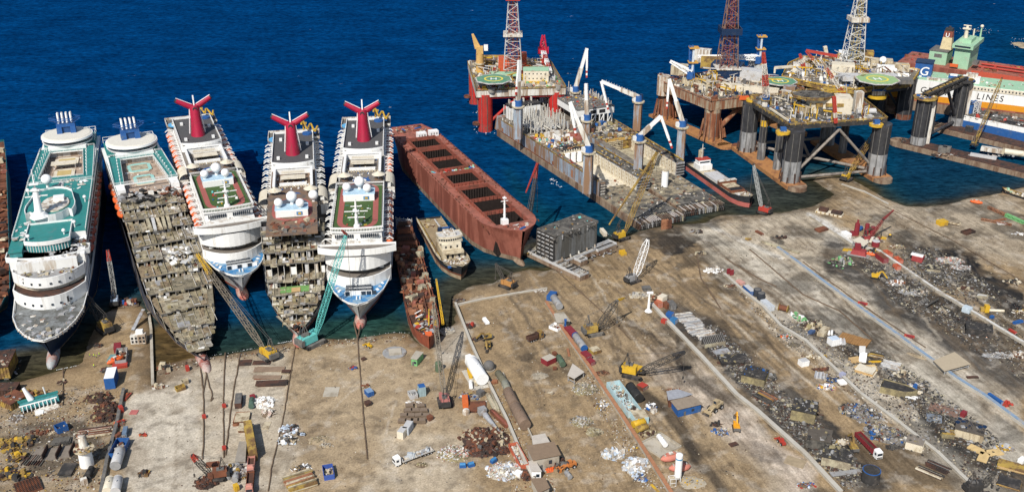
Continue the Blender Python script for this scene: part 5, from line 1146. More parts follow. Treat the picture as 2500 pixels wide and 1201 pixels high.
for base,ttop,tip in(((1688,200),(1688,112),(1636,150)),((1853,162),(1856,85),(1703,138))):
 b0=at(rb,*base,31);Yb=b0.y+o.y;t0=at(rb,*ttop,Y=Yb);e=at(rb,*tip,Y=Yb+3);m=MB();m.cyl((b0.x,b0.y,24),(b0.x,b0.y,33),3.6,3.6,M('pale_pedestal',(.5,.52,.52),.6,.1,.4,(.4,.3,.2),.4),14)
 m.lattice((b0.x,b0.y,33),(t0.x,t0.y,t0.z),3.4,2.2,BLUEP,2.4,.5);m.bx(b0.x-1,b0.x+.4,b0.y-1.9,b0.y-1.2,33,t0.z-1,M('tower_panel',(.5,.56,.62),.5));
 for f in(0,.5,.93):zz=33+(t0.z-33)*f;m.bx(b0.x-3.4,b0.x+3.4,b0.y-3.2,b0.y+3.2,zz,zz+.7,M('orange_platform',(.55,.3,.06),.6))
 cr=m.build('deck_crane',rb);m=MB();m.lattice((b0.x-1,b0.y-2,38),e,3.4,1.2,CLEANW,2.6,.4);m.build('crane_boom',cr);m=MB();m.bx(b0.x-4,b0.x,b0.y-4,b0.y,33.7,39,BLUEP);m.build('crane_cab',cr)
q=at(rb,1905,198,36);helideck(rb,(q.x,q.y,36),12,HELI,.1);m=MB();m.box((q.x+2,q.y+2,29),(16,10,6),GREYD);m.box((q.x+3,q.y-6,23),(9,4,8),BLUEG,0,0,0,1);m.build('helideck_house',rb)
q=at(rb,1835,238,29);m=MB();q=at(rb,1814,236,30);m.box((q.x,q.y-2,28.5),(7,3,2.4),ORANGE);m.build('lifeboat',rb)
# black legged rig in front
rc=rig_root('oil_rig','burnt decked oil rig with black and grey legs nearest the beach',200,640);o=rc.location
LC=[(1823,366,6.0),(1857,388,2.8),(1896,412,2.8),(1928,440,6.2)]
pts=[P(a,b,2.5)-o for a,b,_ in LC];ax=(pts[3]-pts[0]).normalized();off=Vector((57,13,0))
RC=[(pts[0]+off,5.4),(pts[1]+off*1.0,2.8),(pts[3]+off*1.0,6.2)]
for(q,rad)in[(pts[i],LC[i][2])for i in range(4)]+RC:
 bands=[(16,COLG),(35,COLB)]if rad>4 else[(14,COLG),(25,COLB),(29,YEL),(35,COLB)];column(rc,q.x,q.y,0,35,rad*(.92),bands)
m=MB()
for s0,e0 in((pts[0]-ax*9,pts[3]+ax*9),(RC[0][0]-ax*9,RC[2][0]+ax*8)):m.bar((s0.x,s0.y,.6),(e0.x,e0.y,.6),13,PONT,3.6);m.cyl((e0.x,e0.y,-2),(e0.x,e0.y,2.35),6.4,6.2,SCUM,14);m.cyl((s0.x,s0.y,-2),(s0.x,s0.y,2.35),6.4,6.2,RUST,14)
for q in(pts[0],pts[3],RC[2][0]):
 for a in range(9):t=2*PI*a/9;m.bar((q.x+6.6*math.cos(t),q.y+6.6*math.sin(t),2.4),(q.x+6.1*math.cos(t),q.y+6.1*math.sin(t),U(5,9)),.7,RUSTD)
m.build('pontoons',rc)
m=MB();A,B_=pts[3]+Vector((0,0,4-2.5)),RC[2][0]+Vector((0,0,4-2.5));A2,B2=pts[0]+Vector((0,0,4)),RC[0][0]+Vector((0,0,4));mid_=(A+B_+A2+B2)/4
for p,q in((A,B_),(A2,B2),(A,mid_),(B_,mid_),(A2,mid_),(B2,mid_),(A,B2)):m.cyl(p,q,1.0,1.0,M('brace_grey',(.25,.22,.19),.7,.25,.3,(.12,.1,.09),.4),8)
for p,q in((A,(A+B_)/2+Vector((0,0,29))),(B_,(A+B_)/2+Vector((0,0,29))),(mid_,mid_+Vector((-5,0,9))),(mid_,mid_+Vector((5,0,9)))):m.cyl(p,q,.9,.9,M('brace_grey',(0,0,0)),8)
m.build('braces',rc)
dkp=[at(rc,1926,312,35.5),at(rc,2166,296,35.5),at(rc,2105,246,35.5),at(rc,2010,232,35.5),at(rc,1835,240,35.5),at(rc,1838,258,35.5)];dk=[(p.x,p.y)for p in dkp]
m=MB();m.prism(dk,34,36.5,BURNT,SCORCH);m.rail([(a,b,36.5)for a,b in dk+dk[:1]],1.5,YELW,4,.35);m.build('main_deck',rc)
dki=[(a*.94,b*.94)for a,b in dk];scatter_on(rc,dki,36.5,800,.4,3.6,[SCORCH,BURNT,GREYM,OFFW,YELW,RUST,CREAM,KHAKI,GREYL,BLUEP,OFFW],tall=.9)
m=MB();q=at(rc,2022,272,36.5);m.box((q.x,q.y,36.5),(26,12,10),CREAM,-.1);m.box((q.x-16,q.y-1,36.5),(7,8,4),BUFF);m.box((q.x+19,q.y+3,36.5),(5,5,12),OFFW);m.cyl((q.x+16,q.y-6,38.2),(q.x+28,q.y-5,38.2),1.8,1.8,GREYL,12)
for x in(-8,-2,5):m.box((q.x+x,q.y-6.2,41.5),(4,2,2),YELW)
m.box((q.x-3,q.y-7,36.5),(10,2,3.4),SCORCH);m.build('living_quarters',rc)
q=at(rc,1985,233,46.5);m=MB();oc=[(q.x+14*math.cos(t),q.y+11*math.sin(t))for t in[2*PI*i/8+.3 for i in range(8)]];m.prism(oc,46,46.7,YELW,SCORCH);junk(m,q.x-8,q.x+8,q.y-6,q.y+6,46.7,30,.6,3,[SCORCH,BURNT,RUSTD]);m.rail([(a,b,46.6)for a,b in oc+oc[:1]],1,YELW,4,.3);m.build('helideck',rc,'burnt out octagonal helideck')
for px,py,h in((1838,240,37),(1868,250,37),(1912,318,36),(2140,300,36)):q=at(rc,px,py,h);m=MB();m.cyl((q.x,q.y,h-2),(q.x,q.y,h-.6),4.4,4.4,YEL,10);m.box((q.x,q.y,h-.6),(3.4,3,2.4),random.choice([BLUEP,OFFW,YELW]));junk(m,q.x-3,q.x+3,q.y-3,q.y+3,h-.5,10,.5,1.6,RIGMIX);m.build('leg_platform',rc)
q=at(rc,1868,252,38.5);Yb=q.y+o.y;e=at(rc,1864,128,Y=Yb+2);boomcrane(rc,(q.x,q.y,36),(q.x,q.y,41),e,None,OFFW,3.2,None,[OFFW,REDP,OFFW,REDP])
q=at(rc,2040,300,37);Yb=q.y+o.y;m=MB();e=at(rc,2036,236,Y=Yb);n=5
for k in range(n):m.lattice(q.lerp(e,k/n),q.lerp(e,(k+1)/n),1.5,1.5,[REDP,OFFW,REDP,REDP,REDP][k],1.3,.4)
m.build('crane_boom',rc)
m=MB();q0=at(rc,1880,275,36.5);q1=at(rc,1945,300,36.5);m.bar(q0,q1,1.6,YELW,1.2);m.bar(at(rc,1880,265,38.5),at(rc,1925,295,38.5),1,CREAM,1);m.build('deck_beams',rc)
# rig behind with white derrick
rd=rig_root('oil_rig','yellow edged oil rig with pale derrick and large light green helideck',245,745);o=rd.location
for px,py,h,rad in((2140,262,6,6.6),(2204,282,2,6),(1936,235,12,4.2),(1990,250,6,4.5),(2080,255,4,4)):
 q=at(rd,px,py,h);column(rd,q.x,q.y,-1,30,rad,[(5,RUST),(24,COLB),(26,YEL),(30,COLB)]if rad<5 else[(4,RUST),(30,COLB)])
m=MB()
for a,b,c_,d_ in((1985,212,1975,262),(2095,222,2075,275),(2165,215,2195,270),(2165,215,2130,275),(1960,212,1990,255)):m.cyl(at(rd,a,b,28),at(rd,c_,d_,3),.9,.9,COLB,8)
q,e=at(rd,2190,275,1),at(rd,2090,240,1);m.bar(q,e,9,SCUM,3);m.build('braces',rd)
dkp=[at(rd,1908,190,31),at(rd,1990,208,31),at(rd,2085,222,31),at(rd,2225,205,31),at(rd,2245,175,31),at(rd,2130,150,31),at(rd,1960,142,31),at(rd,1925,158,31)];dk=[(p.x,p.y)for p in dkp]
m=MB();m.prism(dk,28.6,31,YELW,WORKDECK);m.prism([(a*.96,b*.96)for a,b in dk],26,28.6,COLB);m.rail([(a,b,31)for a,b in dk+dk[:1]],1.5,YEL,4,.4);m.build('main_deck',rd)
scatter_on(rd,[(a*.93,b*.93)for a,b in dk],31,900,.5,4,[OFFW,WHITE,CREAM,YELW,BUFF,OFFW,GREYL,GREYM,BLUEP,RUST,WHITE],tall=1.1)
m=MB()
for px,py,sx,sy,h,mt in((2055,185,16,9,9,CREAM),(2065,152,12,10,8,WHITE),(2110,150,12,8,8,YELW),(2150,165,16,10,6,BUFF),(2190,172,16,8,5,BUFF),(1955,175,12,8,6,OFFW),(2160,180,12,6,6,WHITE),(2030,165,26,14,5,GREYM)):q=at(rd,px,py,31);m.box((q.x,q.y,31),(sx,sy,h),mt,-.25)
q=at(rd,2155,152,38);m.dome((q.x,q.y,39.5),2.6,CLEANW);q=at(rd,2185,175,36);m.dome((q.x,q.y,37),1.5,CLEANW);q=at(rd,2205,180,36);m.cyl((q.x-4,q.y,34),(q.x+4,q.y+1,34),2,2,CLEANW,12);m.build('deck_houses',rd)
q=at(rd,2082,140,40);derrick(rd,(q.x,q.y,39),13,4,62,M('white_lattice',(.55,.55,.53),.6,.15),M('yellow_lattice',(.4,.32,.14),.6,.2),[(.45,OFFW,3.2)])
q=at(rd,2142,193,37.5);helideck(rd,(q.x,q.y,37.5),15.5,M('pale_helideck',(.28,.42,.2),.8,.1,.4),.0);m=MB();m.box((q.x-2,q.y+12,34),(40,12,3),GREYL);m.box((q.x+19,q.y+3,34),(12,9,3),GREYD);m.build('helideck_house',rd)
q=at(rd,2142,228,27);m=MB();m.cyl((q.x,q.y,24),(q.x,q.y,26),6.6,6.6,YEL,12);m.box((q.x,q.y,26),(9,5,3),OFFW);m.box((q.x,q.y,29),(10,5,1),BLUEP);m.build('leg_platform',rd)
for base,tip,bands in(((1960,178),(1953,132),[REDP,OFFW,REDP]),((2000,178),(1968,125),[OFFW,REDP]),((2060,250),(2001,142),[REDP,OFFW,REDP,OFFW])):q=at(rd,*base,31);e=at(rd,*tip,Y=q.y+o.y);boomcrane(rd,(q.x,q.y,28),(q.x,q.y,33),e,None,BLUEP,2.6,None,bands)
q=at(rd,1935,163,38);m=MB();e=at(rd,1892,166,38);m.bar(q,e,2,CREAM,1.6);m.bar(e,e-Vector((0,0,4)),1.2,CREAM);q2=at(rd,2025,130,40);m.bar(q2-Vector((0,0,9)),q2+Vector((-4,0,5)),2.6,CREAM);m.bar(at(rd,1968,124,44),at(rd,2045,138,42),1.8,REDP);m.build('boom_rest',rd)
for r_,z_,dkq in((rc,36.5,[(a*.85,b*.85)for a,b in[(p.x,p.y)for p in(at(rc,1926,312,36),at(rc,2166,296,36),at(rc,2010,232,36),at(rc,1838,250,36))]]),(rd,31,[(p.x*.85,p.y*.85)for p in dkp]),(ra,30,[(-18,-30),(26,-24),(22,30),(-26,28)]),(rb,29.5,[(-38,8),(-14,-32),(42,-6),(16,36)])):
 f_=inside(dkq);m=MB()
 for _ in range(260):
  x,y=U(-50,50),U(-45,45)
  if not f_(x,y):continue
  h_=U(2,8);mt=random.choice([YEL,YELW,OFFW,GREYL,BUFF,RUST,CREAM,YEL]);m.bar((x,y,z_),(x,y,z_+h_),U(.3,.7),mt)
  if random.random()<.6:a_=U(0,PI);q_=Vector((math.cos(a_),math.sin(a_),0))*U(2,7);m.bar(Vector((x,y,z_+h_))-q_,Vector((x,y,z_+h_))+q_,U(.3,.9),mt)
 m.build('pipework',r_,stuff=True)
 # stripped rig legs with pontoons on the right
re_=rig_root('rig_hull','stripped rig of two long brown pontoons and black legs joined by a truss',300,670);o=re_.location
m=MB()
for(a,b),(c_,d_)in(((2198,350),(2620,452)),((2288,312),(2620,392))):
 p,q=at(re_,a,b,1),at(re_,c_,d_,1);m.bar((p.x,p.y,.8),(q.x,q.y,.8),14,SCUM,4.4);m.bar((p.x+3,p.y-.6,3.2),(q.x,q.y,3.2),12.6,RUSTD,.5);m.cyl((p.x,p.y,-1.4),(p.x,p.y,3),7,7,SCUM,14)
m.build('pontoons',re_)
L1_,L2_=at(re_,2240,352,3),at(re_,2332,305,3)
for q in(L1_,L2_):column(re_,q.x,q.y,2,36,5.2,[(9,COLG),(35,COLB)]);
m=MB()
for q,mt in((L1_,YELW),(L2_,BURNT)):m.cyl((q.x,q.y,35),(q.x,q.y,36),8,8,mt,10);junk(m,q.x-6,q.x+6,q.y-5,q.y+5,36,40,.6,3,[BLUEP,BLUEP,YELW,GREYM,OFFW,NAVY])
for q in(L1_,L2_):m.bx(q.x+5,q.x+7.4,q.y-1,q.y+1,3,33,OFFW)
m.build('leg_platform',re_)
m=MB();a,b=L1_+Vector((0,0,33)),L2_+Vector((0,0,33));m.lattice(a,b,4,4,BURNT,5,.9);m.bar(a+Vector((0,0,2.2)),b+Vector((0,0,2.2)),4,YELW,.5)
for p,q in((L1_+Vector((0,0,3)),L2_+Vector((0,0,3))),(L1_+Vector((0,0,3)),a.lerp(b,.3)),(L2_+Vector((0,0,3)),a.lerp(b,.8)),(L2_+Vector((0,0,3)),a.lerp(b,.55)),(a.lerp(b,.3),(L1_.lerp(L2_,.35))+Vector((0,0,3)))):m.cyl(p,q,1.1,1.1,COLB,8)
m.build('truss',re_)
m=MB()
for px,py,sx,sy,h,mt in((2310,372,5,4,4,GREYD),(2300,372,5,4,4,GREYD),(2430,372,18,4,2.6,OFFW),(2400,386,16,3,2,GREYL),(2470,378,12,5,3,BUFF),(2365,322,5,4,4,COLB)):q=at(re_,px,py,3);m.box((q.x,q.y,3),(sx,sy,h),mt,-.55)
q=at(re_,2480,375,5);m.cyl((q.x-6,q.y+3,5.4),(q.x+14,q.y-8,5.4),2,2,CREAM,12)
q=at(re_,2215,345,3);junk(m,q.x-4,q.x+8,q.y-4,q.y+4,3,40,.8,4,[RUSTD,BURNT,RUST]);q=at(re_,2400,378,3.5);junk(m,q.x-34,q.x+30,q.y-3,q.y+3,3.2,70,.6,3,[RUSTD,BURNT,OFFW,GREYM],lambda x,y:True)
m.build('deck_scrap',re_,stuff=True)
# car carrier with white and orange side
pA,pB=P(2228,270,0),P(2505,305,0);hd=head(pA,pB)
rg=T('car_carrier','tall white and orange car carrier with pale green top deck and lettered side','ship',(pA.x,pA.y,0),hd);Lg=170;zt=24
m=MB();CARW=M('car_carrier_white',(.78,.78,.76),.5,.03,.2,(.55,.5,.44),.25,.2,True);CARO=M('car_carrier_orange',(.66,.27,.02),.5,.08)
m.bx(-34,Lg,0,28,13,zt,CARW);m.bx(-34,Lg,0,28,8.6,13,CARO);m.bx(-34,Lg,.02,27.9,7.4,8.6,OXIDE);m.bx(-34,Lg,.1,27.8,-2,7.4,SCUM);m.bx(-33.6,Lg,.3,27.7,zt,zt+.2,PALEGREEN)
m.bx(26,Lg,-.3,.8,zt-3.4,zt-.2,CREAM)
for i in range(60):x=28+i*2.3;m.bx(x,x+.9,-.36,-.28,zt-2.4,zt-1.2,GLASSD)
for i in range(4):m.bx(6+i*5,10.6+i*5,1,5,zt+.2,zt+1.6+(i==3)*1,OFFW if i<3 else GREYD)
m.build('hull',rg)
def lettering(parent,txt,size,loc,rot,mat,sp=1.0,shear=0):
 cu=bpy.data.curves.new('lettering','FONT');cu.body=txt;cu.size=size;cu.extrude=.03;cu.space_character=sp;cu.shear=shear;cu.materials.append(mat);cu.offset=.05
 tmp=bpy.data.objects.new('lettering',cu);COL.objects.link(tmp);bpy.context.view_layer.update();me=bpy.data.meshes.new_from_object(tmp.evaluated_get(bpy.context.evaluated_depsgraph_get()));bpy.data.objects.remove(tmp);me.materials.clear();me.materials.append(mat)
 ob=bpy.data.objects.new('lettering',me);COL.objects.link(ob);ob.parent=parent;ob.location=loc;ob.rotation_euler=rot;return ob
def side_at(px,py):
 a=(px-1250.0)/FPX;b=(py-600.5)/FPX;d_=Vector((a,CP-b*SP,-SP-b*CP));n=Vector((math.sin(hd),-math.cos(hd),0));t=(pA-Vector((0,0,CAM_H))).dot(n)/d_.dot(n);w_=Vector((0,0,CAM_H))+d_*t;q=w_-pA;return q.x*math.cos(hd)+q.y*math.sin(hd),w_.z
xa,za=side_at(2247,217);xb,zb_=side_at(2447,250)
tw=lettering(rg,'GRIMALDI  LINES',6.2,(xa,-.08,min(za,zb_)+.2),(PI/2,0,0),BLACK,1.35,.12)
bpy.context.view_layer.update();tw.scale=((xb-xa)/max(.1,tw.dimensions.x),)+(1,1)
xf,zf=side_at(2248,178);m=MB();m.bx(-4,8,8,20,zt,zt+11,BLUEP);m.bx(-4.4,8.4,7.6,20.4,zt+10.4,zt+11.2,NAVY);m.cyl((-12,8,zt+4),(-2,8,zt+4),2.4,2.4,OFFW,12);fg=m.build('funnel',rg)
lettering(fg,'G',9,(-.6,7.9,zt+1.6),(PI/2,0,0),CLEANW,1,.15)
m=MB();m.bx(30,42,6,14,zt+.2,zt+4,WHITE);m.bx(32,40,7,13,zt+4,zt+6.4,OFFW);m.bx(20,27,12,16,zt+.2,zt+2.4,BLUEP);m.bx(21,26,12.4,15.6,zt+2.4,zt+3.4,WHITE);m.build('deck_house',rg)
m=MB();junk(m,-30,110,2,26,zt+.2,130,.6,3.2,[OFFW,PALEGREEN,GREYL,RUST,WHITE,BUFF]);m.build('deck_gear',rg,stuff=True)
# blue and white ferry half
pF=P(2345,318,0);rf=T('ferry_hull','blue and white ferry hull cut open to its dark car deck','ship',(pF.x,pF.y,0),head(P(2345,318),P(2500,352)))
m=MB();m.bx(0,75,0,22,-2,7.5,BLUEP);m.bx(0,75,.02,21.9,7.5,11,WHITE);m.bx(.6,74,.6,21.4,11,11.2,SCORCH);m.bx(24,40,3,9,11.2,11.3,DARK);m.bx(55,75,-.08,0,-1,7,GREYL);m.build('hull',rf)
m=MB();junk(m,2,72,1,21,11.3,170,.6,4,[SCORCH,BURNT,OFFW,GREYM,RUST,WHITE,REDP,GREYD]);junk(m,0,30,-.3,.8,10.6,26,.6,2,[WHITE,OFFW]);m.bx(46,60,6,14,11.3,14.5,GREYD);[m.bar((46+i*3,6,14),(46+i*3,6,19),.4,GREYL)for i in range(5)];m.build('torn_deck',rf,stuff=True)
m=MB();m.bx(-6,3,6,20,-1,17,BLUEP);junk(m,-5,3,6,20,17,20,.8,3,[BLUEP,NAVY,OFFW]);m.lattice((5,10,11),(5,10,20),3,3,GREYL,3,.4);m.build('stern_ramp',rf)
# green tanker behind
pT=P(2300,162,14);rt=T('tanker','red decked tanker with green superstructure and cream funnel behind the car carrier','tanker',(pT.x,pT.y,0),head(P(2300,162,14),P(2500,190,14)))
m=MB();m.bx(-34,150,-6,36,-2,14,OXIDE);m.bx(-33.5,150,-5.5,35.5,14,14.3,OXDECK);m.bx(24,150,-6.2,-5.6,9,15.4,M('fresh_red_side',(.5,.09,.05),.6,.1));m.bx(88,100,0,30,14.3,14.6,BURNT);m.bx(100,150,-3,30,14.35,14.7,GREYD);m.build('hull',rt)
m=MB();junk(m,26,86,-4,34,14.4,110,.8,4,[OXDECK,REDP,RUST,COAM,YELW]);m.cyl((26,10,15.6),(90,10,15.6),.8,.8,REDP,8);m.cyl((26,20,15.6),(90,20,15.6),.8,.8,REDP,8);junk(m,-33,-16,0,34,14.4,26,1,4,[OXDECK,REDP,RUST]);m.build('deck_pipes',rt,stuff=True)
m=MB();m.bx(-12,2,2,22,14,25,PALEGREEN);m.bx(-12.4,2.4,1.6,22.4,25,25.4,GREYD);m.bx(-8,-2,1.9,2.05,20,23,GREYD);m.bx(8,20,-2,30,14,31,PALEGREEN);m.bx(6,22,-5,33,31,34.2,PALEGREEN);m.bx(8,20,-5.1,-4.95,32,33.4,GLASSD);m.bx(5.9,6.05,-3,31,32,33.4,GLASSD);m.bx(9,18,4,22,34.2,37,PALEGREEN)
for z in(17,21,25):
 for y in(4,10,16,22):m.bx(7.9,8.05,y,y+1.4,z,z+1.6,GLASSD)
m.bx(22,26,2,10,18,20.5,GREYD);m.build('superstructure',rt)
m=MB();m.box((-2,14,25.2),(9,7,10),M('funnel_cream',(.6,.5,.3),.5),0,0,0,.78);m.box((-2,14,35.2),(7.1,5.5,5),OXIDE,0,0,0,.88);m.box((-2,14,40.2),(6.2,4.8,2.4),BLACK,0,0,0,.9);m.cyl((-2,14,42.4),(-2,14,44),1.2,1,BLACK,10);ft=m.build('funnel',rt)
lettering(ft,'U',4.6,(-3.8,10.98,35.6),(PI/2-.05,0,0),CLEANW,1)
m=MB();m.cyl((12,10,37),(12,10,47),1.8,1.0,CREAM,10);m.bx(9,15,8,12,44,45,CREAM);m.bar((9,10,47),(15,10,47),.7,CREAM);m.cyl((20,26,34),(20,26,44),.8,.5,PALEGREEN,8);m.dome((20,26,44.4),1.4,CREAM);m.cyl((15,24,34),(15,24,42),.7,.6,CREAM,8);m.build('mast',rt)
m=MB();m.box((10,-5,16),(6,2,2.2),ORANGE);m.build('lifeboat',rt)
# small workboat and rocks at the right
r,L=ship_root('work_boat','small rusty green workboat aground at the right edge','boat',(2446,462),2,(2540,492),2)
m=MB();hull(m,[(0,.2,3.4,-1,.1),(-3,2.2,3,-3,1.6),(-8,3,2.4,-8,2.8),(-L,2.6,2.4,-L,2.4)],[(1,SCUM),(None,BLACK)],BUFF,.6,capm=YELW);m.build('hull',r)
m=MB();junk(m,-L+1,-3,-2,2,2,60,.5,2.4,[PALEGREEN,GREYL,BUFF,RUST,OFFW,YELW],None,.9);m.build('deck_gear',r,stuff=True)
ROCK=M('shore_rock',(.3,.24,.16),.9,.3,.3);FOAM=M('foam',(.8,.84,.86),.8,.1,1.0)
def surf(label,pts,n,w_):
 m=MB()
 for _ in range(n):
  i=random.randrange(len(pts)-1);f=random.random();c=P(pts[i][0]+(pts[i+1][0]-pts[i][0])*f,pts[i][1]+(pts[i+1][1]-pts[i][1])*f,0);m.dome((c.x+U(-.3,.3),c.y+U(-w_,w_)*random.random(),-.03),U(.06,.26),FOAM,7,3,False,.2)
 o_=m.build('foam');o_['kind']='stuff';tag(o_,label,'foam')
surf('thin surf line on the beach under the teal ship bulb',[(136,903),(170,896),(206,887)],110,.4);surf('thin surf line left of the turquoise crane',[(676,838),(712,832),(738,825)],130,.7);surf('broken surf line below the cut teal ship',[(510,868),(560,861),(640,846)],60,.6);surf('broken surf along the brown beach by the small ships',[(870,822),(960,811),(1000,812)],50,.5);surf('scum line under the pipelay vessel tip',[(1480,570),(1520,585),(1560,570)],120,1)
def splash(name,label,spots,rock=None):
 m=MB()
 for px,py,w_,n in spots:
  c=P(px,py,0)
  for _ in range(n):
   a=U(0,2*PI);q=U(0,1)**.6*w_;m.dome((c.x+q*math.cos(a),c.y+q*1.2*math.sin(a),-.1),U(.15,.7),FOAM,7,3,False,U(.12,.25))
 o_=m.build(name);o_['kind']='stuff';return tag(o_,label,'foam')
splash('foam','white surf breaking round the front leg of the red rig',[(1187,318,9,150),(1165,275,4,40),(1205,312,6,60),(1170,308,5,50)])
splash('foam','white splash where water pours from the pipelay vessel side',[(1350,440,2.4,70),(1356,448,2.6,60),(1364,455,2,30)])
splash('foam','surf breaking over the offshore reef',[(2385,76,16,110),(2362,82,10,40),(2410,73,12,40)])
splash('foam','surf around the rocky point at the right edge',[(2498,112,14,110),(2490,100,10,50)])
for px,py,s,lb in((2390,76,3,'low dark reef awash far out'),(2507,112,9,'brown rocky point ringed by surf at the right edge')):
 m=MB();c=P(px,py,0)
 for _ in range(14):m.dome((U(-s,s),U(-s,s),-.5),U(.3,.55)*s,ROCK,7,4,False,.4)
 r=m.build('rocks');r.location=(c.x,c.y,0);tag(r,lb,'rocks')
 # -- yard builders (pixels are where a thing stands in the photograph)
def g(px,py):return P(px,py,YARD-.12)
def hd2(a,b):return head(g(*a),g(*b))
def ln(a,b):return(g(*a)-g(*b)).length
def place(name,label,cat,a,b=None,group=None,rz=None):
 """root midway between two pixels, x axis from a to b"""
 if b is None:return T(name,label,cat,g(*a),rz or 0,group),0
 p,q=g(*a),g(*b);return T(name,label,cat,(p+q)/2,head(p,q),group),(q-p).length
CABLE=M('steel_cable',(.12,.11,.1),.6,.2)
def crane(label,base,tip,h,boom=DLATT,cab=YELW,w=1.7,dark=BURNT,jib=None,tipcol=None,size=1.0,z=None,cabh=2.6,hook=True,name='crawler_crane',group='crawler cranes at work in the yard'):
 p=g(*base)if z is None else P(*base,z);q=P(*tip,h);a=head(p,q);r=T(name,label,'crane',p,a,group)
 d=math.hypot(q.x-p.x,q.y-p.y);e=Vector((d,0,h-p.z));k=size
 m=MB()
 for s in(1,-1):
  m.box((0,s*2.1*k,0),(6.4*k,1.1*k,1.3*k),dark);m.cyl((3.0*k,s*1.55*k,.65*k),(3.0*k,s*2.65*k,.65*k),.68*k,.68*k,TIRE,10);m.cyl((-3.0*k,s*1.55*k,.65*k),(-3.0*k,s*2.65*k,.65*k),.68*k,.68*k,TIRE,10)
 m.box((0,0,.6*k),(2.6*k,3.4*k,.9*k),BURNT);m.build('tracks',r)
 m=MB();m.box((-1.6*k,0,1.5*k),(5.4*k,3.2*k,cabh*k),cab,0,0,0,.94);m.box((-4.4*k,0,1.5*k),(1.1*k,3.6*k,1.9*k),dark);m.box((-1.8*k,.4,(1.5+cabh)*k),(2.6*k,1.6*k,.5*k),GREYD);b=m.build('machinery_house',r)
 m=MB();m.box((1.7*k,1.3*k,1.5*k),(1.7*k,1.2*k,2.2*k),cab);m.bx(2.5*k,2.58*k,.8*k,1.8*k,2.3*k,3.4*k,GLASSD);m.build('cab',b)
 m=MB();f=Vector((1.4*k,0,1.9*k));gt=Vector((-2.6*k,0,8.5*k));n=(e-f).length
 m.lattice(f,e,.6,.7,boom,w*1.15,.15,w)
 if tipcol:m.lattice(f.lerp(e,.8),e+(e-f).normalized()*.4,w*.95,.9,tipcol,w,.2)
 m.cyl((e.x,-.5,e.z),(e.x,.5,e.z),.55,.55,dark,10);bm_=m.build('boom',r)
 if jib:j=P(*jib[0],jib[1]);jj=j-p;ca,sa=math.cos(-a),math.sin(-a);jl=Vector((jj.x*ca-jj.y*sa,jj.x*sa+jj.y*ca,jj.z));m=MB();m.lattice(e,jl,.9,.4,jib[2],.9,.14);m.build('jib',bm_)
 m=MB();
 for s in(.9,-.9):m.bar((-1.2*k,s*k,3*k),gt+Vector((0,s*.6,0)),.28,dark);m.bar((-4.4*k,s*k,3*k),gt+Vector((0,s*.6,0)),.16,dark);m.bar(gt+Vector((0,s*.5,0)),f.lerp(e,.97)+Vector((0,s*.4,0)),.1,CABLE)
 m.bar(gt+Vector((0,-.8,0)),gt+Vector((0,.8,0)),.3,dark);m.build('gantry',r)
 if hook:
  m=MB();hz=max(1.5,(h-p.z)*.3);m.bar((e.x+.4,.15,e.z),(e.x+.4,.15,hz),.07,CABLE);m.bar((e.x+.4,-.15,e.z),(e.x+.4,-.15,hz),.07,CABLE);m.box((e.x+.4,0,hz-1.2),(.6,.5,1.2),dark);m.build('hook_block',r)
 return r
def wheel(m,x,y,rad=.52,w=.35):m.cyl((x,y-w/2,rad),(x,y+w/2,rad),rad,rad,TIRE,12);m.cyl((x,y-w/2-.02,rad),(x,y+w/2+.02,rad),rad*.5,rad*.5,GREYL,8)
def truck(label,rear,nose,cabm,bedm,kind='flat',load=None,name='truck'):
 r,L=place(name,label,'truck',rear,nose);x1=L/2;x0=-L/2;B=1.25
 m=MB();m.box((x1-1.15,0,.75),(2.3,2.5,2.9),cabm,0,0,0,.96);m.bx(x1-.02,x1+.03,-1.05,1.05,2.1,3.1,GLASSD);m.bx(x1-.02,x1+.06,-1.1,1.1,.9,1.5,GREYD)
 for s in(1,-1):m.bx(x1-1.5,x1-.5,s*1.22,s*1.27,2.1,3.0,GLASSD)
 m.box((x1-1.6,0,3.6),(1.4,2.2,.5),cabm,0,0,0,.8);m.build('cab',r)
 m=MB();m.bx(x0,x1-.3,-.5,.5,.7,1.15,GREYD);m.build('chassis',r)
 n=0
 for x in(x1-1.2,x1-4.2,x0+1.2,x0+2.5,x0+3.8):
  for s in(1,-1):m=MB();wheel(m,x,s*1.05);m.build('wheel',r)
 m=MB()
 if kind=='flat':
  m.bx(x0,x1-3,-B,B,1.15,1.35,bedm);m.bx(x0,x1-3,B-.06,B,1.35,1.75,GREYL);m.bx(x0,x1-3,-B,-B+.06,1.35,1.75,GREYL);m.bx(x1-3.1,x1-3,-B,B,1.35,2.6,GREYL)
 elif kind=='tip':
  m.box(((x0+x1-3)/2,0,1.2),(L-3.2,2.2,.2),bedm)
  for s in(1,-1):m.bar((x0,s*1.15,2.0),(x1-3,s*1.15,2.1),.12,bedm,1.8);[m.bx(x,x+.15,s*1.2,s*1.32,1.2,3,bedm)for x in np.arange(x0,x1-3,1.3)]
  m.bx(x1-3.1,x1-2.9,-1.2,1.2,1.2,3.5,bedm);m.bx(x0,x0+.1,-1.2,1.2,1.2,2.8,bedm);m.bx(x1-3,x1-1.8,-1,1,3.3,3.5,bedm);m.bx(x0+.1,x1-3.1,-1.1,1.1,1.4,2.0,RUSTD)
 m.build('bed',r)
 if load:
  m=MB();junk(m,x0+.6,x1-4,-.9,.9,1.4,load[0],load[1],load[2],load[3],None,1.0);lo=m.build('load',None);lo.location=r.location;lo.rotation_euler=r.rotation_euler;tag(lo,load[4],'cargo')
 return r
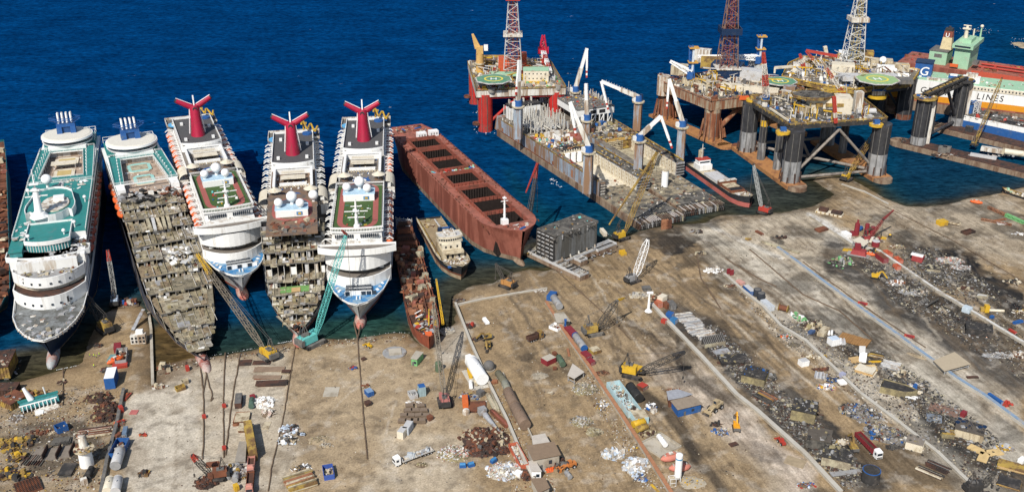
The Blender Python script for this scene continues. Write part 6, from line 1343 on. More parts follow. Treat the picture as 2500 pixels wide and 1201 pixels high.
def excavator(label,px,aim,col=YEL,reach=6.5,name='excavator',up=.6):
 r=T(name,label,'excavator',g(*px),hd2(px,aim),'excavators in the yard');m=MB()
 for s in(1,-1):m.box((0,s*1.15,0),(4.2,.6,.85),TIRE);m.cyl((2,s*.85,.43),(2,s*1.45,.43),.45,.45,BURNT,10);m.cyl((-2,s*.85,.43),(-2,s*1.45,.43),.45,.45,BURNT,10)
 m.box((0,0,.4),(1.6,1.8,.7),BURNT);m.build('tracks',r)
 m=MB();m.box((-.7,0,1.05),(3.4,2.5,1.25),col,0,0,0,.93);m.box((-2.3,0,1.0),(.7,2.6,1.1),GREYD);b=m.build('body',r)
 m=MB();m.box((.7,.75,1.2),(1.6,1.0,1.9),col,0,0,0,.9);m.bx(1.45,1.52,.4,1.1,1.9,2.9,GLASSD);m.bx(0,1.3,1.2,1.26,1.9,2.9,GLASSD);m.build('cab',b)
 m=MB();a=Vector((.8,-.3,1.6));k=Vector((reach*.5,-.3,2+reach*up));e=Vector((reach,-.3,1.6));m.bar(a,a.lerp(k,.6)+Vector((-.4,0,.5)),.6,col,.9);m.bar(a.lerp(k,.6)+Vector((-.4,0,.5)),k,.5,col,.7);m.bar(k,e,.42,col,.6);m.bar(a+Vector((.6,0,-.3)),a.lerp(k,.5),.25,GREYL);bo=m.build('boom',r)
 m=MB();m.box((reach,-.3,.25),(1.3,1.2,1.3),BURNT,0,0,.3,.7);m.build('bucket',bo)
 return r
def loader(label,px,aim,col=YELW,k=1.0):
 r=T('wheel_loader',label,'loader',g(*px),hd2(px,aim));m=MB();m.box((-1.6*k,0,1.0*k),(3.2*k,2*k,1.3*k),col);m.box((1.2*k,0,.9*k),(2.2*k,1.6*k,.9*k),col);m.build('body',r)
 m=MB();m.box((-.5*k,0,2.1*k),(1.5*k,1.5*k,1.5*k),col);m.bx(.25*k,.3*k,-.6*k,.6*k,2.4*k,3.4*k,GLASSD);m.build('cab',r)
 for x in(1.4,-1.9):
  for s in(1,-1):m=MB();wheel(m,x*k,s*1.25*k,.85*k,.6*k);m.build('wheel',r)
 m=MB();m.bar((1.6*k,.7*k,1.8*k),(4*k,.7*k,.8*k),.3*k,col);m.bar((1.6*k,-.7*k,1.8*k),(4*k,-.7*k,.8*k),.3*k,col);m.build('lift_arms',r)
 m=MB();m.box((4.5*k,0,.1),(1.4*k,3*k,.15*k),BURNT);m.box((3.9*k,0,.1),(.15*k,3*k,1.3*k),col);[m.bx(3.9*k,5.1*k,s*1.5*k-.06,s*1.5*k+.06,.1,1.0*k,col)for s in(1,-1)];m.build('bucket',r)
 return r
def container(label,a,b,mat,w=2.5,h=2.6,top=None,open_=None,name='container',cat='container',group=None,stack=1):
 r,L=place(name,label,cat,a,b,group);m=MB()
 if open_:
  m.bx(-L/2,L/2,-w/2,w/2,0,.15,mat)
  for s in(1,-1):m.bx(-L/2,L/2,s*w/2-.06,s*w/2+.06,0,h,mat);m.bx(s*L/2-.06,s*L/2+.06,-w/2+.06,w/2-.06,0,h-.01,mat)
 else:
  for k in range(stack):
   m.bx(-L/2,L/2,-w/2,w/2,k*h+.02,(k+1)*h-.02,mat)
  if top:m.bx(-L/2+.05,L/2-.05,-w/2+.05,w/2-.05,stack*h-.02,stack*h+.04,top)
 n=int(L/.8)
 for i in range(1,n):
  x=-L/2+L*i/n
  for s in(1,-1):m.bx(x-.12,x+.12,s*w/2-.04+.04*s,s*w/2+.04+.04*s,.15,stack*h-.15,mat)
 m.build('box_shell',r)
 m=MB()
 for s in(-1,1):m.bx(L/2,L/2+.07,min(s*.05,s*(w/2-.1)),max(s*.05,s*(w/2-.1)),.15,h-.15,mat);[m.bx(L/2+.06,L/2+.13,s*q-.03,s*q+.03,.2,h-.2,GREYL)for q in(w*.12,w*.35)]
 m.build('door',r)
 if open_ and open_ is not True:
  m=MB();junk(m,-L/2+.4,L/2-.4,-w/2+.3,w/2-.3,.5,int(L*4),.4,1.8,open_,None,1.2);m.build('scrap_load',r,stuff=True)
 return r
def tank(label,a,b,rad,mat,legs=True,group=None,name='storage_tank',band=None,capm=None):
 r,L=place(name,label,'tank',a,b,group);m=MB();z=rad+(.5 if legs else 0)
 secs=[]
 for f,q in((-1,.15),(-.985,.6),(-.94,.9),(-.88,1),(.88,1),(.94,.9),(.985,.6),(1,.15)):secs.append([(f*L/2,math.cos(t)*rad*q,z+math.sin(t)*rad*q)for t in[2*PI*i/16 for i in range(16)]])
 m.loft(secs,mat)
 for f in(-.5,0,.5):m.cyl((f*L-.06,0,z),(f*L+.06,0,z),rad+.03,rad+.03,band or mat,16)
 m.cyl((0,0,z+rad-.1),(0,0,z+rad+.4),.35,.35,mat,10);m.build('vessel',r)
 m=MB()
 for f in(-.32,.32):m.bx(f*L-.25,f*L+.25,-rad*.7,rad*.7,0,z-rad*.6,GREYM)
 m.build('saddle',r)
 return r
def shed(label,pts,h,roof=ROOFT,wallm=CONC,name='shed',cat='shed',open_=False,slope=.5,group=None):
 """pts: photo pixels of the roof corners, at height h"""
 W_=[P(x,y,YARD+h)for x,y in pts];c=sum(W_,Vector())/len(W_);r=T(name,label,cat,(c.x,c.y,YARD-.12),0,group);q=[(p.x-c.x,p.y-c.y)for p in W_]
 m=MB();n=len(q);A=[(x*1.04,y*1.04,h+(slope if i<n//2 else 0))for i,(x,y)in enumerate(q)];B_=[(x,y,z+.22)for x,y,z in A]
 m.add(A+B_,[tuple(range(n-1,-1,-1)),tuple(range(n,2*n))]+[(i,(i+1)%n,n+(i+1)%n,n+i)for i in range(n)],roof);m.build('roof',r)
 m=MB();s=.94
 if open_:
  for x,y in q:m.bx(x*s-.15,x*s+.15,y*s-.15,y*s+.15,0,h,GREYM)
  m.bar((q[0][0]*s,q[0][1]*s,h/2),(q[1][0]*s,q[1][1]*s,h/2),.3,GREYM)
  m.build('posts',r)
 else:
  m.prism([(x*s,y*s)for x,y in q],0,h-.02,wallm);m.build('wall',r)
  i0=min(range(n),key=lambda i:(q[i][1]+q[(i+1)%n][1]));a=Vector((*q[i0],0))*s;b=Vector((*q[(i0+1)%n],0))*s;L=(b-a).length;u=(b-a)/L;nrm=Vector((u.y,-u.x,0));
  if nrm.y>0:nrm=-nrm
  for nm,f,w,z0,z1 in(('door',.3,.9,0,min(2.0,h*.8)),('window',.65,1.2,h*.4,h*.75)):
   k=a+u*L*f+nrm*.04;m=MB();m.bar(k+Vector((0,0,(z0+z1)/2))-u*w/2,k+Vector((0,0,(z0+z1)/2))+u*w/2,.12,GLASSD if nm=='window' else GREYD,z1-z0);m.build(nm,r)
 return r
def wall(label,pts,h,w,mat,cap=None,name='concrete_wall',capw=1.2,group='long quay walls'):
 o=g(*pts[0]);r=T(name,label,'wall',o,0,group);m=MB();c=MB();P_=[g(*q)-o for q in pts]
 L=[]
 for i,p in enumerate(P_):
  d=(P_[min(i+1,len(P_)-1)]-P_[max(i-1,0)]).normalized();L.append(Vector((-d.y,d.x,0)))
 def strip(mb,ww,z0,z1,mt):
  n=len(P_);v=[]
  for p,u in zip(P_,L):v+=[p+u*ww/2+Vector((0,0,z0)),p-u*ww/2+Vector((0,0,z0)),p-u*ww/2+Vector((0,0,z1)),p+u*ww/2+Vector((0,0,z1))]
  f=[]
  for i in range(n-1):
   for j in range(4):f.append((i*4+j,i*4+(j+1)%4,i*4+4+(j+1)%4,i*4+4+j))
  f+=[(3,2,1,0),(n*4-4,n*4-3,n*4-2,n*4-1)];mb.add(v,f,mt)
 strip(m,w,-.4,h,mat);m.build('wall_body',r)
 if cap:strip(c,w*capw,h,h+.2,cap);c.build('coping',r)
 return r
def heap(label,px,rx,ry,h,mats,n,s0=.4,s1=2.2,core=None,rz=0,name='scrap_heap',cat='scrap heap',tall=.8):
 """a mound: lumpy core covered with pieces"""
 r=T(name,label,cat,g(*px),rz);m=MB();N_=22;rings=6;vs=[];fs=[]
 ph=U(0,9)
 def hh(x,y):
  q=math.hypot(x/rx,y/ry);return max(0,h*(1-q*q)*(.75+.35*math.sin(x*1.1+ph)*math.sin(y*.9+ph)))
 for j in range(rings+1):
  f=j/rings
  for i in range(N_):t=2*PI*i/N_;k=f*(1+.16*math.sin(3*t+ph)+.1*math.sin(7*t+ph*2));x,y=rx*k*math.cos(t),ry*k*math.sin(t);vs.append((x,y,hh(x,y)if j<rings else-.2))
 for j in range(rings):
  for i in range(N_):fs.append((j*N_+i,j*N_+(i+1)%N_,(j+1)*N_+(i+1)%N_,(j+1)*N_+i))
 m.add(vs,fs,core or M('heap_earth',(.17,.125,.085),.95,.3,.8,(.1,.07,.05),.4));m.build('mound',r)
 m=MB();junk(m,-rx,rx,-ry,ry,hh,n,s0,s1,mats,lambda x,y:math.hypot(x/rx,y/ry)<U(.6,1.05),tall)
 for _ in range(n//3):
  t=U(0,2*PI);k=U(0,.95);x,y=rx*k*math.cos(t),ry*k*math.sin(t);z=hh(x,y);d=Vector((U(-1,1),U(-1,1),U(-.3,.5)))*U(.4,1.6);c=Vector((x,y,z+.2));mid_=c+Vector((U(-.3,.3),U(-.3,.3),U(0,.5)));mt=random.choice(mats+[RUSTD,GREYD]);m.bar(c-d,mid_,.09,mt);m.bar(mid_,c+d,.09,mt)
 m.build('scrap_pieces',r,stuff=True)
 return r
def slabpile(label,px,L,W,rz,mats,n=1,name='steel_plates',cat='steel plates',t=.3,jit=.4,group=None):
 r=T(name,label,cat,g(*px),rz,group);m=MB()
 for i in range(n):m.box((U(-jit,jit),U(-jit,jit),.1+i*t),(L*U(.85,1),W*U(.85,1),t*.8),random.choice(mats),U(-.08,.08),0,0)
 m.build('plates',r);return r
def bars(label,px,L,W,rz,mats,n,t=.35,name='bar_stack',cat='steel bars',lay=2):
 r=T(name,label,cat,g(*px),rz);m=MB()
 for k in range(lay):
  for i in range(n):y=-W/2+W*i/n+U(-.1,.1);m.bar((-L/2+U(-.5,.5),y,.2+k*t),(L/2+U(-.5,.5),y+U(-.3,.3),.2+k*t+U(0,.1)),t,random.choice(mats))
 m.build('bars',r,stuff=n*lay>30);return r
def block(label,px,L,W,h,rz,side=OLIVE,top=BURNT,junkm=None,name='cut_deck_block',n=24,holes=True):
 """a burnt block of ship structure: box of frames with a deck on top"""
 r=T(name,label,'ship section',g(*px),rz);m=MB();m.box((0,0,.2),(L,W,h-.4),side,0,0,0,.97);m.box((0,0,h-.25),(L*1.03,W*1.05,.3),top)
 for i in range(int(L/1.2)):
  x=-L/2+.5+i*1.2
  for s in(1,-1):m.bx(x,x+.18,s*W/2-.1,s*W/2+.1,.1,h-.3,side)
 for i in range(int(W/1.2)):
  y=-W/2+.5+i*1.2
  for s in(1,-1):m.bx(s*L/2-.1,s*L/2+.1,y,y+.18,.1,h-.3,side)
 m.build('framing',r)
 m=MB();junk(m,-L/2,L/2,-W/2,W/2,h,n,.4,2.2,junkm or[BURNT,SCORCH,GREYM,OLIVE],None,.6);junk(m,-L/2-1.5,L/2+1.5,-W/2-1.5,W/2+1.5,.1,n,.4,2,[BURNT,SCORCH,RUSTD,GREYM],lambda x,y:abs(x)>L/2 or abs(y)>W/2);m.build('loose_scrap',r,stuff=True)
 return r
def chain(label,pts,rad=.32,mat=None,group='mooring chains across the slipway'):
 o=g(*pts[0][:2]);r=T('mooring_chain',label,'chain',o,0,group);m=MB();q=[(P(x[0],x[1],x[2])if len(x)>2 else g(x[0],x[1])+Vector((0,0,.25)))-o for x in pts];fine=[]
 for a,b in zip(q[:-1],q[1:]):
  n=max(1,int((b-a).length/3))
  for i in range(n):fine.append(a.lerp(b,i/n)+Vector((U(-.15,.15),U(-.15,.15),0)))
 fine.append(q[-1]);m.path(fine,rad,mat or M('chain_iron',(.13,.09,.06),.85,.3),6);m.build('links',r);return r
def person_meshes():
 import bmesh
 bm=bmesh.new();sk=bm.verts.layers.skin.verify()
 J={'pel':(0,0,.95,.15),'waist':(0,0,1.12,.14),'chest':(0,0,1.36,.17),'neck':(0,0,1.52,.065),'head':(0,.01,1.62,.095),'top':(0,.01,1.72,.08)}
 for s,n in((1,'l'),(-1,'r')):
  J['hip'+n]=(s*.1,0,.88,.1);J['kn'+n]=(s*.13,.04,.48,.07);J['an'+n]=(s*.14,-.02+.06*s,.08,.05);J['ft'+n]=(s*.15,.14+.06*s,.04,.045)
  J['sh'+n]=(s*.19,0,1.42,.07);J['el'+n]=(s*.27,.02,1.14,.05);J['wr'+n]=(s*.26,.12,.92,.036);J['ha'+n]=(s*.26,.16,.84,.04)
 V={}
 for k,(x,y,z,r)in J.items():v=bm.verts.new((x,y,z));v[sk].radius=(r,r);V[k]=v
 V['pel'][sk].use_root=True
 for a,b in[('pel','waist'),('waist','chest'),('chest','neck'),('neck','head'),('head','top')]+[(x+n,y+n)for n in 'lr' for x,y in(('hip','kn'),('kn','an'),('an','ft'),('sh','el'),('el','wr'),('wr','ha'))]+[('pel','hip'+n)for n in 'lr']+[('chest','sh'+n)for n in 'lr']:bm.edges.new((V[a],V[b]))
 me=bpy.data.meshes.new('person');bm.to_mesh(me);bm.free();o=bpy.data.objects.new('person',me);COL.objects.link(o);o.modifiers.new('skin','SKIN');sub=o.modifiers.new('sub','SUBSURF');sub.levels=sub.render_levels=1
 dg=bpy.context.evaluated_depsgraph_get();dg.update();m2=bpy.data.meshes.new_from_object(o.evaluated_get(dg));bpy.data.objects.remove(o)
 m2.materials.clear();m2.materials.append(M('work_trousers',(.05,.07,.13),.8));m2.materials.append(M('skin',(.45,.27,.19),.6));m2.materials.append(M('work_shirt',(.15,.17,.2),.8))
 for p in m2.polygons:p.material_index=1 if(p.center.z>1.5 or p.center.z<.92 and abs(p.center.x)>.22)else(0 if p.center.z<1.0 else 2)
 v=MB();secs=[[(math.cos(t)*a,math.sin(t)*b,z)for t in[2*PI*i/12 for i in range(12)]]for z,a,b in((.86,.2,.17),(1.1,.19,.165),(1.34,.23,.19),(1.46,.2,.15))];v.loft(secs,M('hi_vis_vest',(.62,.85,.03),.6,.05))
 h=MB();h.dome((0,.01,1.7),.135,YEL,10,5,False);h.cyl((0,.02,1.69),(0,.02,1.71),.17,.17,YEL,10)
 return m2,hidden(v,'vest').data,hidden(h,'helmet').data
PM=person_meshes()
def person(label,px,rz,group='workers in yellow vests on the pier'):
 o=bpy.data.objects.new('person',PM[0]);COL.objects.link(o);o.location=g(*px)+Vector((0,0,.15));o.rotation_euler=(0,0,rz);tag(o,label,'person',group)
 for nm,d in(('vest',PM[1]),('helmet',PM[2])):c=bpy.data.objects.new(nm,d);COL.objects.link(c);c.parent=o
 return o
MAR2=M('dull_crimson',(.24,.045,.045),.6,.2,.5,(.14,.04,.035),.4)
# -- cranes
GREYLAT=M('grey_lattice',(.36,.37,.36),.6,.2)
crane('crane with red tipped grey lattice boom on the pier end',(283,742),(263,612),27,GREYLAT,M('crane_blue_white',(.45,.55,.68),.5),1.7,BURNT,None,REDP)
crane('dark crawler crane on the pier beside the teal ship bow',(258,808),(213,722),13,DLATT,YELW,2.4,BURNT,None,None,1.15,None,3.4)
crane('yellow crane with very long grey boom leaning over the cut open teal ship',(655,872),(482,622),30,LATT,YEL,2.1,GREYD,None,YEL,1.2)
crane('turquoise crawler crane with boom raised in front of white cruise ship',(762,840),(845,572),46,TURQ,TURQ,2.0,GREYD,((835,562),49,REDP),None,1.5,None,2.2)
crane('maroon crane with grey boom standing alone on the beige yard',(1086,985),(1058,742),29,LATT,M('maroon_white',(.42,.16,.14),.6),1.7,BURNT,None,None,1.05)
crane('orange brown crawler crane on the beach by the bulk carrier bow',(1238,700),(1211,645),11,DLATT,M('orange_brown',(.42,.21,.07),.6,.2),1.2,BURNT)
crane('yellow crane with long yellow boom before the cut pipelay vessels',(1518,583),(1604,372),46,YELW,YEL,1.9,BURNT,((1487,549),12,YELW),None,1.1)
crane('crane with white lattice boom on the brown slipway',(1545,688),(1582,583),22,CLEANW,GREYM,2.6,BURNT)
crane('yellow crane with dark boom and short yellow jib, north of the blue office',(1450,815),(1507,733),16,DLATT,YELW,2.3,GREYD,((1525,727),15,YEL),None,1.15)
crane('yellow crane with black boom stretched low towards the quay wall',(1547,918),(1670,860),17,DLATT,YEL,2.2,BURNT,None,BLACK,1.2)
crane('yellow crane on the stone spit under the burnt rig',(2066,440),(2158,290),27,YELW,YEL,2.4,BURNT,None,None,1.15)
crane('red crane with thin grey boom at the water edge near the coaster',(1864,520),(1840,402),28,GREYLAT,REDP,1.5,BURNT)
crane('crane behind the bulk carrier with red and white boom tip',(1284,585),(1312,400),40,DLATT,RUST,1.4,BURNT,((1284,470),37,REDP),REDP)
crane('dark lattice crane with red tip at the lower edge of the yard',(528,1168),(470,1112),12,DLATT,RUST,1.8,BURNT,None,REDP)
crane('small yellow lattice crane standing on the brown pontoon',(2378,356),(2446,192),42,YELW,YELW,1.8,BURNT,None,None,.8,3.2)
crane('red crane with bent red jib among red machinery',(2118,588),(2156,536),13,MAR2,M('maroon_crane',(.3,.05,.05),.6),1.1,BURNT,((2182,513),17,MAR2),None,.7)
crane('dark burnt crane boom rising from the lower right corner',(2385,1200),(2428,1155),8,DLATT,BURNT,1.6,BURNT)
# -- quay walls
PIPEB=M('blue_grey_duct',(.22,.3,.4),.5,.15,.5,(.35,.33,.3),.4)
wall('dark edged concrete wall left of the pale slipway',[(303,955),(286,1040),(262,1130),(246,1215)],1.6,1.0,CONC,GREYD)
wall('white topped wall running past the long white tank',[(1112,745),(1148,838),(1196,945),(1238,1030),(1280,1130),(1322,1215)],1.5,.9,CONC,CONCL)
wall('white kerb wall with brown cap across the beach head',[(1116,746),(1180,732),(1260,718),(1336,706)],.7,.8,CONC,CONCL)
wall('thin fence wall behind the brown tanks',[(1228,915),(1262,990),(1306,1088)],1.2,.4,CONC,CONC)
wall('brick capped wall along the light blue shed',[(1333,742),(1376,812),(1438,900),(1496,985),(1570,1100),(1642,1215)],1.5,1.2,CONC,BRICK)
wall('grey wall beside the stacks of steel bars',[(1590,745),(1626,784),(1710,871),(1797,966),(1850,1008),(1967,1113),(2052,1205)],1.2,1.5,CONC,CONCL)
wall('pale wall past the black drums and burning yard',[(1768,672),(1813,712),(1863,752),(1906,799),(1965,834),(2030,896),(2098,962),(2198,1038),(2288,1108),(2390,1205)],1.1,1.2,CONC,CONCL)
wall('blue grey topped wall between two slipways',[(1898,608),(1950,646),(2014,694),(2145,788),(2282,888),(2330,924),(2405,971),(2500,1041),(2580,1100)],1.3,1.9,CONCL,PIPEB,capw=.8)
wall('white topped wall past the red machinery',[(1976,530),(2089,604),(2145,616),(2287,713),(2400,781),(2500,842),(2600,905)],1.3,1.5,CONC,M('dull_white_coping',(.6,.59,.56),.7,.12,.4,(.33,.29,.24),.45),capw=.9)
wall('pier edge wall beside the dark slot',[(363,764),(369,805),(373,938)],.5,1.2,CONC,None)
wall('stone spit edge along the blue basin',[(2055,452),(2110,470),(2168,500)],.6,1.0,CONC,CONCL)
# -- chains from the bows
IR='mooring chains across the slipway'
chain('single heavy chain hauling the white cruise ship bow up the beige slipway',[(873,826),(877,885),(885,985),(890,1046),(897,1122)],.32)
chain('left leg of the chain fork at the white ship bulb',[(864,786,2),(873,826)],.35);chain('right leg of the chain fork at the white ship bulb',[(882,784,2),(873,826)],.35)
chain('chain on the cut ship with red winged funnel, leading down past the bag heap',[(722,836),(708,925),(690,1032),(665,1132),(655,1200)],.27)
chain('leftmost long chain of the cut teal ship over the pale slipway',[(487,872),(497,960),(498,1060),(495,1122)],.32);chain('short crossing chain under the cut teal ship bulb',[(508,888),(497,960)],.28);chain('chain ending in a coil below the cut teal ship bulb',[(493,874),(518,965),(514,980),(522,972)],.28)
chain('middle chain on the pale slipway with red boxes',[(550,862),(546,992),(547,1118)],.32);chain('slanting chain on the pale slipway',[(587,862),(566,985),(551,1112)],.32)
chain('double chain near the grey bulb of the teal ship',[(155,900),(153,990)],.28);chain('anchor chain curving over the right brown slipway',[(1700,625),(1712,680),(1760,755)],.35);chain('anchor chain in the pale slipway by the blue wall',[(1770,632),(1850,680),(1895,700)],.35);chain('long chain down the pale slipway to the roofed slab',[(1830,610),(1960,720),(2050,760),(2130,830)],.35)
chain('chain laid over the brown slipway towards the dark crane',[(1345,650),(1480,770),(1540,830)],.25);chain('red topped chain pair beside the blue grey wall',[(1960,640),(2100,742),(2260,850)],.3);chain('thin chain on the far right slipway',[(2150,500),(2330,590),(2500,690)],.25)
# -- pier and lower left
PX_='containers and skips around the yard'
for i,(x,y,lb)in enumerate([(230,872,'worker in yellow vest, leftmost of the three by the pier edge'),(236,874,'worker in yellow vest, middle of the three by the pier edge'),(243,869,'worker in yellow vest, rightmost of the three by the pier edge'),(230,897,'worker in yellow vest standing alone below the group of three'),(220,872,'worker in yellow vest at the very edge of the pier')]):person(lb,(x,y),U(0,6))
MAR=M('crimson_box',(.22,.028,.036),.5,.15,.5,(.2,.05,.05),.3)
container('red lorry bed parked on the pier',(288,862),(289,848),MAR,3);container('grey scrap skip with red tail on the pier',(296,893),(300,862),GREYM,4.5,2.8,None,[GREYM,KHAKI,RUST,OFFW]);container('red flatbed with dark load on the pier',(275,898),(312,893),REDP,3.4,1.4)
m_=MB();r=T('lifeboat','orange lifeboat lying on the pier between skips','lifeboat',g(283,885)+Vector((0,0,1.4)),.9);o_=bpy.data.objects.new('boat_hull',BOAT_ORANGE.data);COL.objects.link(o_);o_.parent=r;o_.scale=(.8,.75,.8)
container('teal grey lorry bed standing on the pier',(268,888),(278,872),M('teal_grey',(.15,.28,.28),.6),2.4,1.6);container('blue container with white top at the foot of the pier',(270,950),(278,922),BLUEP,4,5.2,CLEANW)
r=T('ship_cabin','white cabin block with square windows set down on the pier','cabin',g(340,836),.15);m=MB();m.box((0,0,0),(6.4,3,4.2),OFFW);[m.bx(x,x+.9,-1.56,-1.44,z,z+1.1,DARK)for x in(-2.8,-1.2,.5,2)for z in(.8,2.5)];m.box((.6,1,4.2),(3,2,1.6),WHITE);m.build('cabin_shell',r)
r=T('gangway','grey gangway plank sloping onto the pier edge','gangway',g(338,792)+Vector((0,0,.2)),hd2((326,800),(368,752)));m=MB();m.bar((-6,0,.3),(7,0,4),1.6,STEEL,.3);m.build('plank',r)
heap('rust red machinery scrap at the pier tip',(312,742),5,3.5,1.6,[RUST,REDP,RUSTD,RUST,BLUEP,OFFW],70,.5,3)
heap('small dark scrap pile on the pier by the dark crane',(240,845),2.4,1.6,.6,[RUSTD,RUST,BURNT],24);heap('burnt machine scrap at the foot of the pier',(262,905),3,2,1.2,[BURNT,RUSTD,REDP,GREYD],40)
crate=[('rusty yellow open box',438,947,YELW),]
for lb,a,b,mt,w,h in(('larger rust yellow open skip on the pale slipway',(430,955),(452,948),YELW,2.6,1.8),('brown open skip behind the rust yellow one',(444,938),(460,934),BUFF,2.2,1.8)):container(lb,a,b,mt,w,h,None,True,'skip','skip')
container('small red cabin at the slot end of the slipway',(454,905),(462,903),REDP,2,2.2,None,None,'hut','hut');heap('ragged plates standing near the slot',(402,903),3,2.6,2,[BUFF,RUST,OFFW,BURNT],26,.8,3);heap('low pale debris by the slot',(392,945),3.4,1.6,.5,[OFFW,BUFF,RUST],30)
block('cut rusty ship piece with yellow edge at the left border',(8,905),9,14,6,.2,YELW,RUSTD,[RUST,BUFF,OFFW,BURNT],'cut_ship_piece',40);block('upright brown ship block beside yellow frames',(34,985),8,8,3.2,-.5,YELW,RUST,None,'cut_ship_piece',10);block('dark brown plate block at the left border',(18,958),9,6,3,.1,RUSTD,RUSTD,None,'cut_ship_piece',10)
heap('yellow frame scrap beside the brown ship block',(74,965),6,3.4,1.6,[YELW,YEL,RUST,YELW],50,.8,3)
r=T('bridge_wreck','tilted teal and white ship bridge lying on the sand','wreck',g(98,990),.55);m=MB();m.box((0,0,.2),(14,5,3),TEALW,0,-.35);m.box((0,1.6,3),(15,1.6,.5),TEAL,0,-.2);m.box((-.5,-1.6,2.6),(14,.7,.5),WHITE,0,-.35);[m.bx(-6.6+i*1.5,-6.3+i*1.5,-3.4,-1.2,.6,2.6,WHITE)for i in range(9)];m.build('bridge_front',r);m=MB();m.cyl((-2.6,1,3),(-4.4,2.4,8.4),1.3,.6,CLEANW,10);m.bar((3,2,3),(2.6,2.6,6.5),.4,WHITE);m.build('mast',r);m=MB();m.box((2,-4.6,.2),(9,4,.4),OFFW,.2,.1);m.box((-1,-5.6,.1),(3,2.6,.6),WHITE,-.3);m.build('white_plate',r)
container('blue ended open skip full of brown scrap',(138,1056),(164,1046),BLUEP,3.6,2.6,None,[RUST,RUSTD,BUFF])
for k,(x,y,rx,ry,h)in enumerate([(243,975,6,4,2.2),(262,1000,6,5,2.6),(256,1022,5,3.4,1.6)]):heap(['tangled brown scrap heap by the wall foot, farthest of three','tall tangled brown scrap heap, middle of three by the wall','low brown scrap heap, nearest of three by the wall'][k],(x,y),rx,ry,h,[RUSTD,RUST,RUSTD,OLIVE,RUSTD],130,.4,2.0,RUSTD)
bars('loose bundle of brown pipes below the scrap heaps',(232,1056),12,6,.25,[RUST,RUSTD,BUFF,OFFW,RUSTL],15,.4);heap('pipe ends and wheels beside the pipe bundle',(205,1060),4,2,.8,[RUST,OFFW,RUSTD,BUFF],40)
for k,(x,y)in enumerate([(97,1112),(130,1110),(163,1104)]):
 r=T('deck_plate',['leftmost of three big brown grey deck plates','middle of three big brown grey deck plates','rightmost of three big brown grey deck plates'][k],'steel plate',g(x,y),.12,'deck plates on the left yard');m=MB();m.box((0,0,.1),(4.6,7.4,.5),M('brown_grey_plate',(.21,.18,.15),.85,.15));m.box((2.1,0,.5),(.3,7.2,2.2),RUSTD);m.build('plate',r)
r=T('cut_funnel','cut white round tower with open ringed top on the left yard','tower',g(213,1135),0);m=MB();m.cyl((0,0,0),(0,0,7),2.5,2.3,CLEANW,18);m.cyl((0,0,7),(0,0,7.5),3.6,3.6,BUFF,18);m.build('tower_body',r);m=MB();m.cyl((-.2,.4,7.5),(-.6,1.4,12),1.5,1.3,OFFW,12);junk(m,-3,3,-3,3,7.6,30,.5,1.8,[BUFF,OFFW,GREYD,RUST,YELW]);junk(m,-2,1,.5,3,11.5,16,.5,1.6,[GREYD,BURNT,RUST,OFFW]);m.build('torn_top',r,stuff=True)
for k,(x,y,rx,ry,lb)in enumerate([(14,1086,4,3,'yellow cut frames heap at the left border'),(30,1098,3,3,'yellow door shaped plates beside the left border heap'),(66,1080,5,4,'tall yellow frames heap with upright ribs'),(42,1120,4,3,'scattered yellow ribs in the middle of the yellow heaps'),(14,1155,5,5,'large yellow heap at the lower left'),(52,1165,4,3,'striped yellow ribs heap near the rusty grating')]):heap(lb,(x,y),rx,ry,1.2,[YELW,YEL,YELW,BURNT,YELW,RUSTD],46,.7,2.8,SCORCH)
r=T('grating','rusty honeycomb grating lying at the lower left','grating',g(70,1190),.6);m=MB();[m.bar((-4,-4+i,.5),(4,-4+i,.5),.3,RUST,.9)for i in range(9)];[m.bar((-4+i,-4,.5),(-4+i,4,.5),.3,RUSTD,.9)for i in range(9)];m.build('grid',r)
slabpile('scorched black plates beside the deck plates',(150,1080),7,4,.2,[BURNT,SCORCH],4);slabpile('black slatted plate below the deck plates',(165,1150),5,7,.1,[BURNT,SCORCH,BURNT],4);bars('dark ribs on the scorched ground',(82,1125),6,8,1.5,[BURNT,SCORCH,RUSTD],9)
container('white box with rusty spot near the lower left wall',(198,1183),(214,1178),OFFW,2.2,2.2,None,None,'container','container',PX_);tank('dark tank lying behind the white box',(214,1172),(226,1152),1.2,BURNT)
container('blue framed trailer piled with scrap by the wall',(283,1120),(303,1082),BLUEP,4.6,2.6,None,[KHAKI,GREYM,RUST,OFFW]);tank('white ended grey tank on a red trailer',(284,1150),(296,1112),1.9,GREYL,True,None,'storage_tank',GREYM,CLEANW);tank('cream tank at the lower edge, left of a pair',(264,1212),(272,1182),1.7,CREAM);tank('grey tank at the lower edge, right of a pair',(284,1212),(291,1180),1.7,GREYL)
container('blue grey narrow box on the wall side',(305,1070),(309,1052),M('slate_blue',(.13,.19,.27),.6),1.6,2.4,None,None,'container','container',PX_);heap('grey hose and frame scrap above the blue trailer',(292,1066),3,3,1.2,[GREYD,GREYM,KHAKI,RUST],50)
container('small red shed astride the wall top',(292,1006),(301,1003),REDP,2.2,2.6,None,None,'hut','hut');heap('red machine parts pile under the red shed',(294,1035),2.4,2.4,1.4,[REDP,ORANGE,GREYD,REDP],36,.5,1.5);bars('red steel frames leaning by the wall',(308,970),5,2.4,1.4,[REDP,ORANGE,RUST],6,.35);slabpile('flat red plate on the pale slipway',(326,1006),3.4,3.0,0,[M('flat_red',(.42,.13,.12),.8)],1);heap('small orange scrap on the pale slipway',(350,1063),1.8,1.2,.8,[ORANGE,REDP,RUSTD],18);heap('rusty winch wreck on the pale slipway',(353,1158),2.4,2,.8,[RUSTD,YELW,BURNT,RUST],30)
